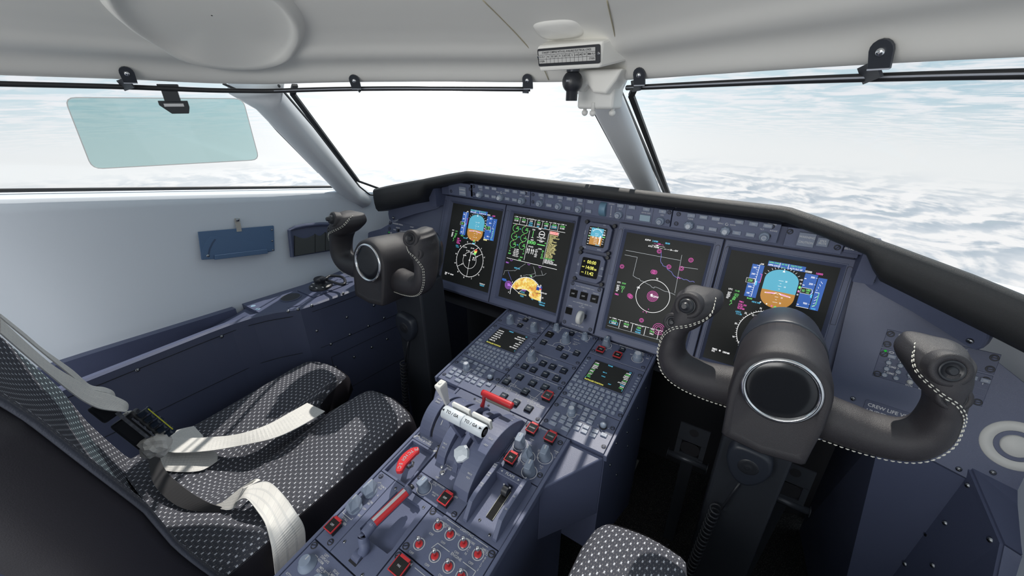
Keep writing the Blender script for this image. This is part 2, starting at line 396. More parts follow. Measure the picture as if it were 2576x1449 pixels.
            top=[(-r*.12,-r*.6),(r*.12,-r*.6),(r*.16,r*.1),(r*.1,r*.95),(-r*.1,r*.95),(-r*.16,r*.1)]
            vs=[(x,y,h*.2) for x,y in pl]+[(x,y,h*.5) for x,y in pl]+[(x,y,h) for x,y in top]
            fs=[(a*6+i,a*6+(i+1)%6,a*6+6+(i+1)%6,a*6+6+i) for a in(0,1) for i in range(6)]+[(12,13,14,15,16,17)]
            mb.add(vs,fs,m); mb.box((0,r*.5,h+.0002),(r*.15,r*.7,.0005),WHITE)
        elif kind=='round':
            mb.lathe([(r,0),(r,h*.1),(r*.78,h*.22),(r*.66,h*.9),(r*.6,h)],m,n=24)
            mb.box((0,r*.3,h+.0002),(r*.12,r*.45,.0004),WHITE)
        elif kind=='dual':
            mb.lathe([(r,0),(r,h*.5),(r*.93,h*.56),(r*.8,h*.58),(r*.8,h*.95),(r*.7,h)],m,n=24); mb.lathe([(r*.62,h),(r*.6,h+.0004)],GREYL,n=20)
            mb.arc(0,0,r*.45,0,300,r*.1,WHITE,h+.0008)
        elif kind=='scallop':
            mb.lathe([(r*1.02,0),(r,h*.75),(r*.9,h*.85)],m,n=48,sq=lambda a:1+.07*math.cos(8*a)); mb.lathe([(r*.60,h*.85),(r*.60,h*1.25),(r*.5,h*1.35)],GREYL,n=20)
            mb.box((0,r*.0,h*1.36),(r*.14,r*.8,.0004),WHITE)
        elif kind=='cup':
            mb.lathe([(r,0),(r,h*.8),(r*.9,h*.86)],m,n=40,sq=lambda a:1+.02*math.cos(14*a)); mb.lathe([(r*.66,h*.86),(r*.64,h*1.25),(r*.54,h*1.35)],KEYM,n=20)
            mb.arc(0,0,r*.40,20,330,r*.09,WHITE,h*1.36)
        return mb.build(name,s.t)
    def toggle(s,u,v,cuff=None,lean=.5,name='toggle_switch',L=.019):
        o=MB(s.at(u,v)); o.lathe([(.0062,0),(.0062,.0012),(.0050,.0030),(.0045,.0032)] if not cuff else [(.0070,0),(.0070,.0006),(.0064,.0008)],CHROME if not cuff else STEEL,n=18)
        if cuff: o.lathe([(.0064,.0008),(.0062,.0018),(.0030,.0012)],cuff,n=20)
        q=o.build(name,s.t); b=MB(s.at(u,v)); d=V((0,math.sin(lean),math.cos(lean)))
        b.tube([d*.002,d*(L*.45),d*(L*.7),d*(L*.9),d*(L*.99)],[.0020,.0023,.0036,.0037,.0018],CHROME,n=16)
        k=b.build('bat',None,loc=WL(s.t)); k.parent=q; k.location=(0,0,0); return q
    def done(s):
        if s.L.v: s.L.build('lettering',s.t)
        return s
def hbar(P,u0,u1,v,t,h=.0036,gap=None,w=.0010):
    c=(u0+u1)/2; g=gap or (len(t)*h*.42+.004); P.ln([(u0,v),(c-g,v)],w); P.ln([(c+g,v),(u1,v)],w); P.txt(t,c,v,h)
# ---- pedestal body
ped=thing('centre_pedestal','dark blue grey centre pedestal body carrying all the control panels','pedestal',(CX,.45,-1.3))
mb=MB()
def pedpt(u,v,z=0): return PF@V((u,-v,z))
def hull(secs,m,B):   # secs: lists of equal-length point loops
    n=len(secs[0]); vs=[p for s_ in secs for p in s_]; fs=[]
    for j in range(len(secs)-1):
        for i in range(n): fs.append((j*n+i,j*n+(i+1)%n,(j+1)*n+(i+1)%n,(j+1)*n+i))
    fs+=[tuple(range(n))[::-1],tuple(range((len(secs)-1)*n,len(secs)*n))]; B.add(vs,fs,m)
zt=-.0095
def loop(u0,u1,v,zb): a=pedpt(u0,v,zt);b=pedpt(u1,v,zt); return [a,b,V((b.x,b.y,zb)),V((a.x,a.y,zb))]
hull([loop(-.224,.2165,-.02,-1.16),loop(-.224,.2165,.326,-.93)],PANEL2,mb)
mb.build('upper_body',ped)
mb=MB(); hull([loop(-.148,.1385,.326,-1.3),loop(-.148,.1385,.98,-1.3)],PANEL2,mb); mb.build('lower_body',ped)
for sg,nm in((1,'r'),(-1,'l')):   # angled shoulder brackets joining the wide and narrow parts
    mb=MB(); a=pedpt(sg*.216 if sg>0 else -.2235,.326,zt); b=pedpt(sg*.1385 if sg>0 else -.148,.326,zt); c=pedpt(sg*.1385 if sg>0 else -.148,.448,zt)
    lo=lambda p,z:V((p.x,p.y,z)); q=[a,b,c,lo(a,-.80),lo(b,-.80),lo(c,-.80)]
    mb.add(q,[(0,1,2),(5,4,3),(0,3,4,1),(1,4,5,2),(2,5,3,0)],PANEL2); mb.build('shoulder_bracket',ped,bevel=.003)
for u0,u1,v0,v1 in((.2150,.2215,-.002,.330),(-.2290,-.2225,-.002,.330),(.1368,.1440,.330,.96),(-.1535,-.1468,.33,.96)):
    mb=MB(PF); mb.box(((u0+u1)/2,-(v0+v1)/2,-.006),(abs(u1-u0),v1-v0,.016),PANEL,ch=.001); mb.build('edge_rail',ped)
for y,z in((.86,-.66),(.80,-.68),(.73,-.70),(.83,-.74),(.76,-.77),(.69,-.80),(.62,-.70),(.645,-.66),(.72,-.64)):
    mb=MB(frame((CX+.2165,y,z),(0,1,0),(0,0,1))); mb.lathe([(.0034,0),(.003,.0012),(.001,.002)],STEEL,n=12); mb.build('side_screw',ped)
# ---- FUEL
P=Panel('fuel_panel','fuel control panel at the front left corner of the pedestal',PF,-.2225,-.077,0,.0722)
for u,v,a in((-.2147,.0093,.4),(-.2153,.0598,.9),(-.0829,.0079,.2),(-.0844,.0585,.6)): P.fast(u,v,a)
hbar(P,-.185,-.105,.0062,'FUEL',.0034); P.txt('GRAVITY',-.149,.0115,.0028); P.txt('XFLOW',-.149,.0157,.0028)
P.btn(-.149,.0243,'-',.0125); P.txt('XFER',-.149,.0432,.0028); P.btn(-.149,.0541,'-',.0125)
for a in(-.169,-.129):
    for v in(.0243,.0541): P.ln([(a-.006*(a<-.15),v),(a+.008,v)])
for u in(-.1838,-.1039):
    P.knob(u,.0535,.0118,.022,'bar',.15); P.txt('PUMP',u+.017,.0345,.0026); P.txt('TO',u+.018,.0385,.0024); P.txt('ON',u+.022,.046,.0024)
P.done()
# ---- CDU keyboards
def cdu(u0,v0,dv,label,page):
    P=Panel('flight_management_keypad',label,PF,u0,u0+.1452,v0,.2345,cat='keypad display unit'); o=u0+.2222
    for u,v,a in((-.2137,.0874,.5),(-.2144,.2213,.5),(-.0839,.0866,.2),(-.0826,.2208,.8)): P.fast(o+u,v-dv*(v<.1),a)
    x0,x1,y0,y1=o-.1955,o-.1010,.0868-dv,.1625
    b=MB(P.F); b.prism([(x0-.003,-y1-.003),(x1+.003,-y1-.003),(x1+.003,-y0+.003),(x0-.003,-y0+.003)],0,.0012,PANEL2,ch=.0006)
    b.poly([(x0,-y1),(x1,-y1),(x1,-y0),(x0,-y0)],SCREEN,.0014); W=x1-x0;H=y1-y0
    def T(t,x,y,m,al='L',h=.0040): b.text(t,x0+W*x,-(y0+H*y),h,m,.0018,align=al,sx=.82)
    page(T); b.build('keypad_screen',P.t)
    for i in range(6):
        for u in(o-.2128,o-.0838):
            k=MB(P.at(u,.0985-dv+i*.0098)); k.box((0,0,.001),(.0062,.0026,.002),KEYM,ch=.0004); k.build('line_select_key',P.t)
    for i,t in enumerate(('MSG','','','','','','','','','EXEC')):
        if t: P.key(o-.2128 if i==0 else o-.0868,.1605,t,w=.0118,lh=.0018)
    for i,t in enumerate(('DIR','FPLN','LEGS','DEP\nARR','PERF','DSPL\nMENU','MFD\nADV','MFD\nDATA','PREV','NEXT')): P.key(o-.2129+i*.01408,.1727,t,w=.0118,h=.0082,lh=.0017)
    P.key(o-.2131,.1915,'IDX',w=.0105,round_=True,lh=.0017); P.key(o-.2124,.2035,'TUN',w=.0105,round_=True,lh=.0017)
    rows=('ABCDEFG','HIJKLMN','OPQRSTU','VWXYZ')
    for r,s_ in enumerate(rows):
        for i,ch_ in enumerate(s_): P.key(o-.2012-r*.0002+i*.0110,.1865+r*.0119,ch_,w=.0086,h=.0078,lh=.0030,box=ch_ in 'ENSW')
    for i,t in((5,'SP'),(6,'/')): P.key(o-.2018+i*.0110,.2222,t,w=.0086,h=.0078,lh=.0026)
    for r,s_ in enumerate(('123','456','789',('.','0','+/-'))):
        for i,ch_ in enumerate(s_): P.key(o-.1223+i*.0123,.1860+r*.0125,ch_,w=.0095,round_=True,lh=.0028)
    P.key(o-.0853,.1862,'CLR',w=.0098,round_=True,lh=.0017); P.key(o-.0848,.2035,'BRT\n\nDIM',w=.0094,h=.015,lh=.0018)
    P.done()
def pageL(T):
    T('INDEX',.36,.06,EC);T('1/3',.98,.06,EC,'R')
    for i,t in enumerate(('<STATUS','<POS INIT','<FMC CTL','<TUNE CTL','<HSE CTL','<PRB CTL')): T(t,.03,.19+i*.118,EW)
    for i,t in enumerate(('GNSS1 POS>','FREQUENCY>','FIX>','HOLD>','PROG>','SEC FPLN>')): T(t,.98,.19+i*.118,EW,'R')
    T('[',.02,.885,EC);T(']',.98,.885,EC,'R');T('INITIALIZE POSITION',.03,.94,EY,h=.0042)
def pageR(T):
    T('TUNE',.36,.06,EC);T('1/2',.98,.06,EC,'R')
    for i,(a,m,b_,m2) in enumerate((('COM1',EW,'COM2',EW),('118.000',EG,'118.000',EG),('PRESET',EW,'PRESET',EW),('RECALL',EW,'HOLD>',EW),('NAV1',EW,'NAV2',EW),('111.30',EG,'111.30',EG),('DME1',EW,'HOLD',EW),('112.10',EG,'ATC/TCAS',EW),('ATC1',EW,'TA/RA',EC),('0377',EG,'ADF2',EW),('1700.5',EG,'1700.5',EG))):
        T(a,.03,.13+i*.069,m,h=.0033);T(b_,.98,.13+i*.069,m2,'R',h=.0033)
    T('MK-HI',.34,.42,EC,h=.003);T('HOLD',.36,.60,EC,h=.003);T('ANT',.60,.82,EC,h=.003);T('[',.02,.885,EC);T(']',.98,.885,EC,'R');T('INITIALIZE POSITION',.03,.95,EY,h=.0042)
cdu(-.2222,.0727,0,'keypad display showing the INDEX page, left side of the pedestal',pageL)
cdu(.0690,.0685,.0005,'keypad display showing the TUNE page, right side of the pedestal',pageR)
# ---- cursor control panels
def ccp(u0,label):
    P=Panel('cursor_control_panel',label,PF,u0,u0+.1452,.2350,.3265); o=u0+.2222
    for u,v,a in((-.2146,.261,.2),(-.2142,.3105,.5),(-.0843,.2604,0),(-.0835,.3105,.1)): P.fast(o+u,v,a)
    for u,v,t,w in((-.2013,.2419,'UPPR\nMENU',.0125),(-.2002,.2541,'LWR\nMENU',.0125),(-.1827,.2419,'ESC',.0125),(-.1659,.2419,'STAT',.0125),(-.1494,.2419,'MEM1',.0122),(-.1312,.2419,'CHART',.0122),(-.1122,.2419,'JSTK',.0125),(-.1481,.2550,'MEM2',.0118),(-.1474,.2685,'MEM3',.0118),
        (-.2012,.2848,'UPPR\nFRMT',.0120),(-.201,.2967,'LWR\nFRMT',.0120),(-.1977,.3107,'CAS',.0165),(-.1839,.2855,'CKLST',.0125),(-.183,.2968,'TFC',.0125),(-.169,.2847,'SKIP',.0120),(-.1661,.2974,'TR/WX',.0130),(-.1684,.3105,'ENTER',.0165),
        (-.1486,.2853,'A-ICE',.0125),(-.1481,.2975,'FUEL',.0125),(-.1322,.2853,'ECS',.0125),(-.1314,.2972,'HYD',.0125),(-.1118,.2853,'ELEC',.0125),(-.1123,.2968,'SUMRY',.0125),(-.0932,.2851,'FLT',.0125)):
        P.key(o+u,v,t,w=w,h=.0092,lh=.0018 if '\n' in t else .0024,m=KEYM)
    P.key(o-.1313,.2551,'',w=.0122,h=.0092); P.L.line([(o-.135,-.258),(o-.135,-.252),(o-.130,-.252),(o-.130,-.258)],.0007,WHITE,.0032,closed=True); P.L.line([(o-.1325,-.258),(o-.1325,-.252)],.0007,WHITE,.0032)
    P.key(o-.1310,.2693,'ZOOM\n- +',w=.0125,h=.0100,lh=.0022)
    P.ring(o-.1742,.2689,.0098,150,395); P.txt('DATA',o-.1608,.2635,.0022); P.knob(o-.1742,.2689,.0090,.021,'dual',name='data_knob')
    b=MB(P.at(o-.1026,.2666)); b.lathe([(.0080,-.002),(.0078,.003),(.0070,.0045)],BLACKP,n=24); b.lathe([(.0068,.0045),(.0070,.0070),(.0060,.0095),(.0035,.0108),(.001,.0110)],KNOBM,n=24); b.build('joystick_knob',P.t)
    for a in range(4):
        t=a*PI/2+.1; c,s_=math.cos(t),math.sin(t); x,y=o-.1026+.0105*c,-.2666+.0105*s_
        P.L.poly([(x+.002*c,y+.002*s_),(x-.0014*s_,y+.0014*c),(x+.0014*s_,y-.0014*c)],WHITE,.0005)
    P.ln([(o-.1560,.2355),(o-.1590,.3262)],.0005,DARK); P.ln([(o-.1570,.2785),(o-.078,.2785)],.0004,DARK); P.done()
ccp(-.2222,'left cursor control panel with small grey keys beside the speedbrake lever'); ccp(.0690,'right cursor control panel below the TUNE page keypad')
# ---- air conditioning / bleed
P=Panel('air_conditioning_panel','AIR COND / BLEED panel, front middle of the pedestal',PF,-.0765,.0680,0,.1287)
for u,v,a in((-.0690,.0080,0),(.0600,.0105,.3),(-.0690,.119,.6),(.0605,.1165,.1)): P.fast(u,v,a)
hbar(P,-.040,.050,.0050,'AIR COND / BLEED',.0032,gap=.0215); P.txt('MAN TEMP',-.0037,.0098,.0027)
P.btn(-.0037,.0200,'ON',.0130,lh=.0032)
for u in(-.05,.0358):
    P.ring(u,.0201,.0125,-60,60); P.knob(u,.0201,.0108,.016,'round'); P.txt('COLD',u-.0165,.0195,.0024); P.txt('COLD',u+.010,.0320,.0024); P.txt('HOT',u+.013,.0095,.0024)
P.txt('COLD',-.062,.036,.0026); P.btn(-.0547,.0520,'ON',.0180,m=BTND,lh=.0034,name='temperature_button')
P.knob(-.0037,.0555,.0122,.024,'bar',.1); P.ring(-.0037,.0555,.0142,170,370); P.txt('SOURCE',.0185,.0360,.0030); P.txt('PACK ONLY',.026,.047,.0023); P.txt('RAM AIR',.024,.0540,.0023); P.txt('ONLY',.022,.0575,.0023)
P.txt('L BLEED',-.0535,.0760,.0028);P.btn(-.0530,.0887,'OFF',.0140);P.txt('X BLEED',-.0030,.0765,.0028);P.btn(-.0041,.0891,'-',.0140);P.txt('R BLEED',.0430,.0745,.0028);P.btn(.0433,.0873,'OFF',.0140)
P.txt('APU',.0209,.1005,.0028);P.btn(.0209,.1120,'ON',.0140); P.ln([(-.044,.0887),(.036,.0880)],.0010); P.ln([(-.026,.0887),(-.026,.077),(-.019,.0690),(-.012,.0670)],.0009);P.ln([(.020,.0885),(.020,.075),(.010,.0690)],.0009);P.done()
# ---- anti-ice
P=Panel('anti_ice_panel','ANTI-ICE panel in the middle column between bleed and electrical panels',PF,-.0765,.0680,.1292,.2028)
for u,v,a in((-.0695,.137,.5),(-.0690,.195,.3),(.0605,.138,.1),(.0605,.195,0)): P.fast(u,v,a)
hbar(P,-.041,.010,.1352,'ANTI-ICE',.0032); P.txt('TEST',-.058,.137,.0024)
P.knob(-.0475,.1600,.0120,.024,'bar',.1);P.ring(-.0475,.1600,.0142,120,420);P.txt('WING',-.014,.1480,.0028);P.txt('PROBES',.028,.1465,.0028);P.txt('WSHLD/WINDOW',.022,.1765,.0028);P.txt('WSHLD',-.030,.137,.0022)
for u,v,t,n in((-.0142,.1612,'ON',''),(.0124,.1603,'OFF','L'),(.0430,.1595,'OFF','R'),(-.0490,.1920,'ON','L'),(-.0240,.1920,'ON','R'),(.0094,.1918,'OFF','L'),(.0399,.1916,'OFF','R')):
    P.btn(u,v,t,.0148); 
    if n: P.txt(n,u,v-.0108,.0026)
P.done()
# ---- electrical
P=Panel('electrical_panel','ELECTRICAL panel with white bus diagram in the middle column',PF,-.0765,.0680,.2033,.3265)
for u,v,a in((-.0700,.2385,0),(.0600,.2135,0),(.0600,.3165,0),(-.0700,.3165,.4)): P.fast(u,v,a)
hbar(P,-.0385,.052,.2085,'ELECTRICAL',.0033,gap=.016);P.txt('L BATT',-.0408,.2175,.0029);P.txt('EXT PWR',-.0029,.2150,.0029);P.txt('AVAL',-.0029,.2245,.0026);P.txt('R BATT',.0293,.2170,.0029);P.txt('STBY',-.0615,.2415,.0027);P.txt('INST',-.0615,.2452,.0027);P.txt('BUS TIE',-.0039,.2515,.0028);P.txt('HYD GEN',.0530,.2390,.0029);P.txt('L GEN',-.0400,.2870,.0029);P.txt('APU GEN',-.0053,.2900,.0029);P.txt('R GEN',.0290,.2895,.0029)
for u,v,t in((-.0607,.2579,'OFF'),(-.0408,.2296,'OFF'),(-.0029,.2320,'ON'),(.0293,.2291,'OFF'),(-.0039,.2639,'-'),(-.0405,.2991,'OFF'),(-.0053,.3030,'ON'),(.0290,.3022,'OFF')): P.btn(u,v,t,.0155)
P.guard(.0512,.2555,'ON')
def bx(u,v,t,w=.0170,h=.0062):
    P.ln([(u-w/2,v-h/2),(u+w/2,v-h/2),(u+w/2,v+h/2),(u-w/2,v+h/2),(u-w/2,v-h/2)],.0009); P.txt(t,u,v,.0027,sx=.8)
for u,v,t in((-.0420,.2590,'L ESS'),(-.0445,.2740,'L MAIN'),(-.0680,.2755,'L AUX'),(.0235,.2705,'R ESS'),(.0235,.2820,'R MAIN'),(.0480,.2835,'R AUX')): bx(u,v,t)
for l in(((-.0408,.2385),(-.0410,.2560)),((-.0335,.2600),(-.0125,.2630)),((.0050,.2640),(.0150,.2680)),((-.0360,.2740),(-.0190,.2740),(-.0190,.2820)),((-.0130,.2830),(-.0130,.2770),(.0150,.2795)),((-.0440,.2625),(-.0440,.2710)),((.0235,.2740),(.0235,.2790)),((-.0590,.2750),(-.053,.2745)),((.0320,.2820),(.0395,.2832)),((-.0029,.2400),(-.0029,.2435),(.0400,.2460)),((.0293,.2375),(.0293,.2440),(.0250,.2670)),((-.0445,.2775),(-.0445,.2820)),((.0235,.2850),(.0235,.2875))): P.ln(list(l),.0009)
P.done()
# ---- pressurization
P=Panel('pressurization_panel','PRESSURIZATION panel at the front right corner of the pedestal',PF,.0688,.2145,0,.0680)
for u,v,a in((.0755,.0080,.3),(.0760,.0560,.6),(.2060,.0085,0),(.2055,.0560,.5)): P.fast(u,v,a)
hbar(P,.100,.190,.0052,'PRESSURIZATION',.0032,gap=.021);P.txt('MANUAL',.1396,.0098,.0027);P.btn(.1396,.0195,'ON',.0130);P.txt('EMER DEPRESS',.094,.0385,.0026);P.txt('DITCHING',.139,.0385,.0024);P.txt('LNDG ALT',.184,.0080,.0028);P.txt('ALTN SOURCE',.182,.0115,.0022);P.txt('SELECT',.190,.0150,.0022);P.txt('MAN',.166,.0250,.0024);P.txt('FMS2',.205,.0215,.0024);P.txt('DN',.082,.0290,.0024);P.txt('UP',.113,.0300,.0024)
P.knob(.0973,.0215,.0118,.024,'bar',.1);P.ring(.0973,.0215,.0138,-60,60);P.guard(.0940,.0517,'ON',.0185,.0160,.008);P.guard(.1388,.0518,'ON',.0185,.0160,.008);P.ring(.184,.0345,.0138);P.knob(.184,.0345,.0118,.020,'dual');P.done()
# ---- hydraulic
P=Panel('hydraulic_panel','HYDRAULIC panel with pale pump knobs right of the throttles',PF,.0425,.1368,.3285,.4485)
for u,v,a in((.0495,.3395,.9),(.1290,.3450,.1),(.0495,.4240,.9),(.1285,.4270,.1)): P.fast(u,v,a,.0048)
hbar(P,.058,.118,.3330,'HYDRAULIC',.0036,gap=.0155);P.txt('L SOV',.062,.3375,.0028);P.txt('R SOV',.112,.3375,.0028);P.guard(.0662,.3495,'CLOSED');P.guard(.1090,.3492,'CLOSED')
for u,v,k,t in((.0610,.3893,'bar','PUMP'),(.0885,.4063,'rocket','PTU'),(.1182,.3892,'bar','PUMP'),(.1078,.4317,'bar','AUX')):
    P.knob(u,v,.0122,.026,k,.12);P.ring(u,v,.0148);P.txt(t,u+.014,v-.022,.0028);P.txt('TO',u+.0150,v-.018,.0024);P.txt('ON',u+.0185,v-.009,.0027);P.txt('OFF',u-.017,v-.008,.0025)
P.txt('ALTN',.0640,.4095,.0030,al='R');P.txt('FLAPS',.0660,.4135,.0030,al='R');P.guard(.0656,.4295,'ON');P.done()
# ---- ground / roll spoilers strip under the quadrant
P=Panel('spoiler_panel','small spoiler panel with GND SPOILERS knob and red ROLL SPOILERS guard',PF,-.0752,.0440,.5365,.5750)
P.fast(-.0690,.5465,.4);P.fast(.0350,.5670,.1,.0045);P.knob(-.0457,.5585,.0115,.024,'bar',-.1);P.ring(-.0457,.5585,.0138);P.txt('GND SPOILERS',-.026,.5400,.0030);P.txt('AUTO',-.034,.5440,.0027);P.txt('MANUAL',-.0270,.5560,.0027,al='L');P.txt('ARM',-.0245,.5600,.0027,al='L');P.txt('ROLL SPOILERS',.008,.5415,.0028);P.guard(.0075,.5575,'OFF');P.done()
# ---- trim
P=Panel('trim_panel','narrow trim panel with two pale pointer knobs at the left pedestal edge',PF,-.1465,-.1062,.5757,.7225)
P.fast(-.1370,.5840,.1);P.fast(-.1180,.7120,.1,.0048);P.txt('TRIM',-.118,.5975,.0034);P.txt('RUD',-.119,.6020,.0032);P.ln([(-.132,.5965),(-.128,.5940),(-.125,.5940)]);P.ln([(-.1105,.5950),(-.1090,.5990)]);P.txt('R',-.1115,.6140,.0030);P.knob(-.1298,.6164,.0130,.025,'rocket',-.1);P.knob(-.1298,.6512,.0130,.025,'rocket',.05);P.txt('STAB',-.1135,.6290,.0032);P.txt('PRI',-.1145,.6335,.0032);P.txt('OFF',-.1135,.6440,.0032);P.txt('SEC',-.1115,.6565,.0032);P.ln([(-.1430,.6610),(-.1430,.6690),(-.1180,.6690),(-.1180,.6650)],.0010);P.txt('STALL',-.1290,.6740,.0036);P.txt('PUSHER',-.1275,.6800,.0036);P.guard(-.1317,.6945,'OFF');P.done()
# ---- lighting
P=Panel('lighting_panel','LIGHTING panel with rows of chrome toggles and red collars',PF,-.0090,.1358,.5757,.6570)
P.fast(-.0010,.5830,.5,.0052);P.fast(-.0010,.6490,.6,.0052);P.fast(.1290,.5850,.1,.0052)
hbar(P,.030,.118,.5800,'LIGHTING',.0042,gap=.0155,w=.0012);P.txt('WING',.034,.5880,.0034);P.txt('INSP',.033,.5920,.0034)
P.txt('NAV',.062,.5900,.0034);P.txt('STROBE',.088,.5880,.0034);P.txt('SMKG/',.117,.5860,.0034);P.txt('BELTS',.118,.5900,.0034)
for i,c_ in enumerate('BCN'): P.txt(c_,.0925,.5955+i*.0055,.0036)
for i,c_ in enumerate('BELTS'): P.txt(c_,.1235,.5955+i*.0048,.0034)
for u,v in((.0246,.5966),(.0512,.5966),(.0805,.5966),(.1101,.5966),(.0161,.6352),(.0514,.6352),(.0807,.6352),(.1070,.6352)):
    P.toggle(u,v,RED,.15);P.ring(u,v,.0092,w=.0014);P.txt('OFF',u-.002,v+.0165,.0036)
hbar(P,.042,.122,.6180,'ENGINE',.0042,gap=.0140,w=.0012);P.ln([(.042,.6180),(.038,.6290)],.0012);P.ln([(.122,.6180),(.122,.629)],.0012);P.done()
# ---- fire
P=Panel('engine_fire_panel','engine fire panel with red guard at the bottom edge, beneath the lighting panel',PF,-.0090,.1358,.6577,.7400)
P.fast(-.0010,.6660,.7,.0052);P.txt('L ENG FIRE',.0160,.6645,.0036);hbar(P,.035,.120,.6645,'ENGINE',.0040,gap=.015);P.guard(.0175,.6785,'FIRE',.024,.024);P.guard(.1000,.6785,'FIRE',.024,.024);P.done()
# ---- reversion
P=Panel('display_reversion_panel','reversion panel with round knobs at the lower left of the pedestal',PF,-.1465,-.0097,.7232,.82)
P.fast(-.1380,.7300,.5,.0052)
for u,v in((-.1215,.7533),(-.0790,.7600)): P.knob(u,v,.0150,.014,'round')
for t,u,v in(('LEFT',-.105,.7290),('DISPLAYS',-.1025,.7340),('PFD NORM',-.111,.7395),('REV',-.123,.7430),('MFD BOTH',-.088,.7450),('REV PFDS',-.091,.7500),('EICAS',-.070,.7360),('L MFD',-.072,.7420),('ATT/HDG',-.130,.7790),('BOTH',-.060,.7520)): P.txt(t,u,v,.0038,sx=.9)
P.done()
# ================================================================ QUADRANT, LEVERS, BRAKE, FLAPS
PFI=PF.inverted()
def pf(px,py,h=0):
    q=PFI@onp(px,py,PF@V((0,0,h)),PF.to_3x3()@V((0,0,1))); return V((q.x,q.y,h))
def c7(x,y,h=0): return pf(940+x/5.176,940+y/5.176,h)
def c8(x,y,h=0): return pf(1200+x/4.83,1050+y/4.83,h)
def cA(x,y,h=0): return pf(720+x/5.387,1180+y/5.387,h)
def cG(x,y,h=0): return pf(1040+x/6.3,920+y/6.3,h)
# ---- throttle quadrant
Q=thing('throttle_quadrant','curved throttle quadrant housing with slots, in the middle of the pedestal','throttle quadrant',PF@V((-.05,-.43,0)))
def hump(u0,u1,v0,v1,hgt,z0=-.006,m=PANEL,n=22,name='housing',pw=.62):
    mb=MB(PF); prof=[(v0+(v1-v0)*i/n, hgt*max(0,math.sin(PI*(i/n)))**pw) for i in range(n+1)]
    vs=[];
    for u in(u0,u1):
        vs+=[(u,-v,z) for v,z in prof]+[(u,-v1,z0-.02),(u,-v0,z0-.02)]
    k=n+3; fs=[tuple(range(k)),tuple(range(k,2*k))[::-1]]
    for i in range(k): fs.append((i,k+i,k+(i+1)%k,(i+1)%k))
    mb.add(vs,fs,m); return mb.build(name,Q,bevel=.0015)
b=MB(PF); b.prism([(-.1462,-.4885),(.0420,-.4885),(.0420,-.3285),(-.1462,-.3285)],-.008,0,PANEL,ch=.0008)
b.prism([(-.0752,-.5360),(.0440,-.5360),(.0440,-.4885),(-.0752,-.4885)],-.008,0,PANEL,ch=.0008); b.build('base_plate',Q)
hump(-.1450,-.1150,.352,.470,.046); hump(-.1085,-.0740,.352,.470,.046); hump(-.1150,-.1085,.356,.466,.036,m=DARK,name='spoiler_slot')
hump(-.0655,-.0450,.345,.505,.050); hump(-.0240,-.0120,.345,.505,.050); hump(.0060,.0410,.336,.540,.056)
hump(-.0740,-.0655,.35,.50,.030,m=DARK,name='lever_slot'); hump(-.0450,-.0240,.35,.500,.034,m=PANEL2,name='lever_carrier'); hump(-.0120,.0060,.35,.505,.034,m=PANEL2,name='lever_carrier')
L=MB(PF)
def hz(u,v,v0,v1,hg,pw=.62): return hg*max(0,math.sin(PI*(v-v0)/(v1-v0)))**pw
def ht(t,u,v,v0,v1,hg,h=.0030,rot=0):
    z=hz(u,v,v0,v1,hg); z2=hz(u,v+.004,v0,v1,hg); sl=math.atan2(z2-z,.004)
    F=PF@Matrix.Translation((u,-v,z+.0006))@Matrix.Rotation(-sl,4,'X')@Matrix.Rotation(rot,4,'Z'); L.text(t,0,0,h,WHITE,0.0006,F=F)
for t,v in(('1/4 -',.385),('MAX-',.408),('EMER',.415),):
    ht(t,-.130,v,.352,.470,.046,.0038)
for t,u,v in(('R',-.086,.372),('E',-.089,.380),('T',-.0905,.425)): ht(t,u,v,.352,.470,.046,.0034)
ht('I',-.094,.446,.352,.470,.046,.010)
for t,v in(('- APR',.352),('- TO',.362),('- CLB',.372),('- IDLE',.440),('- REV',.455),): ht(t,.029,v,.336,.540,.056,.0033)
ht('MAX',.030,.508,.336,.540,.056,.0033); ht('REV',.030,.514,.336,.540,.056,.0033); ht('G',-.050,.358,.345,.505,.050,.0028); ht('TO -',-.052,.366,.345,.505,.050,.0026)
ht('MAX',-.055,.480,.345,.505,.050,.0030); ht('REV',-.055,.486,.345,.505,.050,.0030)
for t,u,v,h in(('FLIGHT',-.078,.336,.0036),('SPOILERS',-.080,.341,.0036),('PITCH DISC',-.1150,.4775,.0040),('PULL & TURN',-.1170,.4830,.0040),('L ENGINE',-.0330,.5000,.0034),('RUN',-.0300,.5050,.0034),('OFF',-.0380,.5300,.0034),('R ENGINE',.0230,.5000,.0034),('RUN',.0250,.5050,.0034),('OFF',.0130,.5300,.0034)): L.text(t,u,-v,h,WHITE,.0006)
for cu,cv,a0,a1 in((-.1380,.4860,60,150),(-.0850,.4820,-70,30)):
    L.arc(cu,-cv,.0070,a0,a1,.0028); t=math.radians(a1 if cu<-.1 else a0); d=1 if cu<-.1 else -1
    x,y=cu+.007*math.cos(t),-cv+.007*math.sin(t); tx,ty=-math.sin(t)*d,math.cos(t)*d; nx,ny=math.cos(t),math.sin(t)
    L.poly([(x+nx*.0032,y+ny*.0032),(x-nx*.0032,y-ny*.0032),(x+tx*.0055,y+ty*.0055)],WHITE)
L.build('lettering',Q)
class QP: pass
qp=Panel.__new__(Panel); qp.F=PF; qp.t=Q; qp.L=MB(PF)
for u,v in((-.1390,.4770),(-.0840,.4770),(-.0960,.3375),(-.0560,.3380),(.0080,.3350),(.0330,.3400)): qp.screw(u,v)
qp.toggle(-.0363,.5169,None,.1); qp.toggle(.0151,.5141,None,.1)
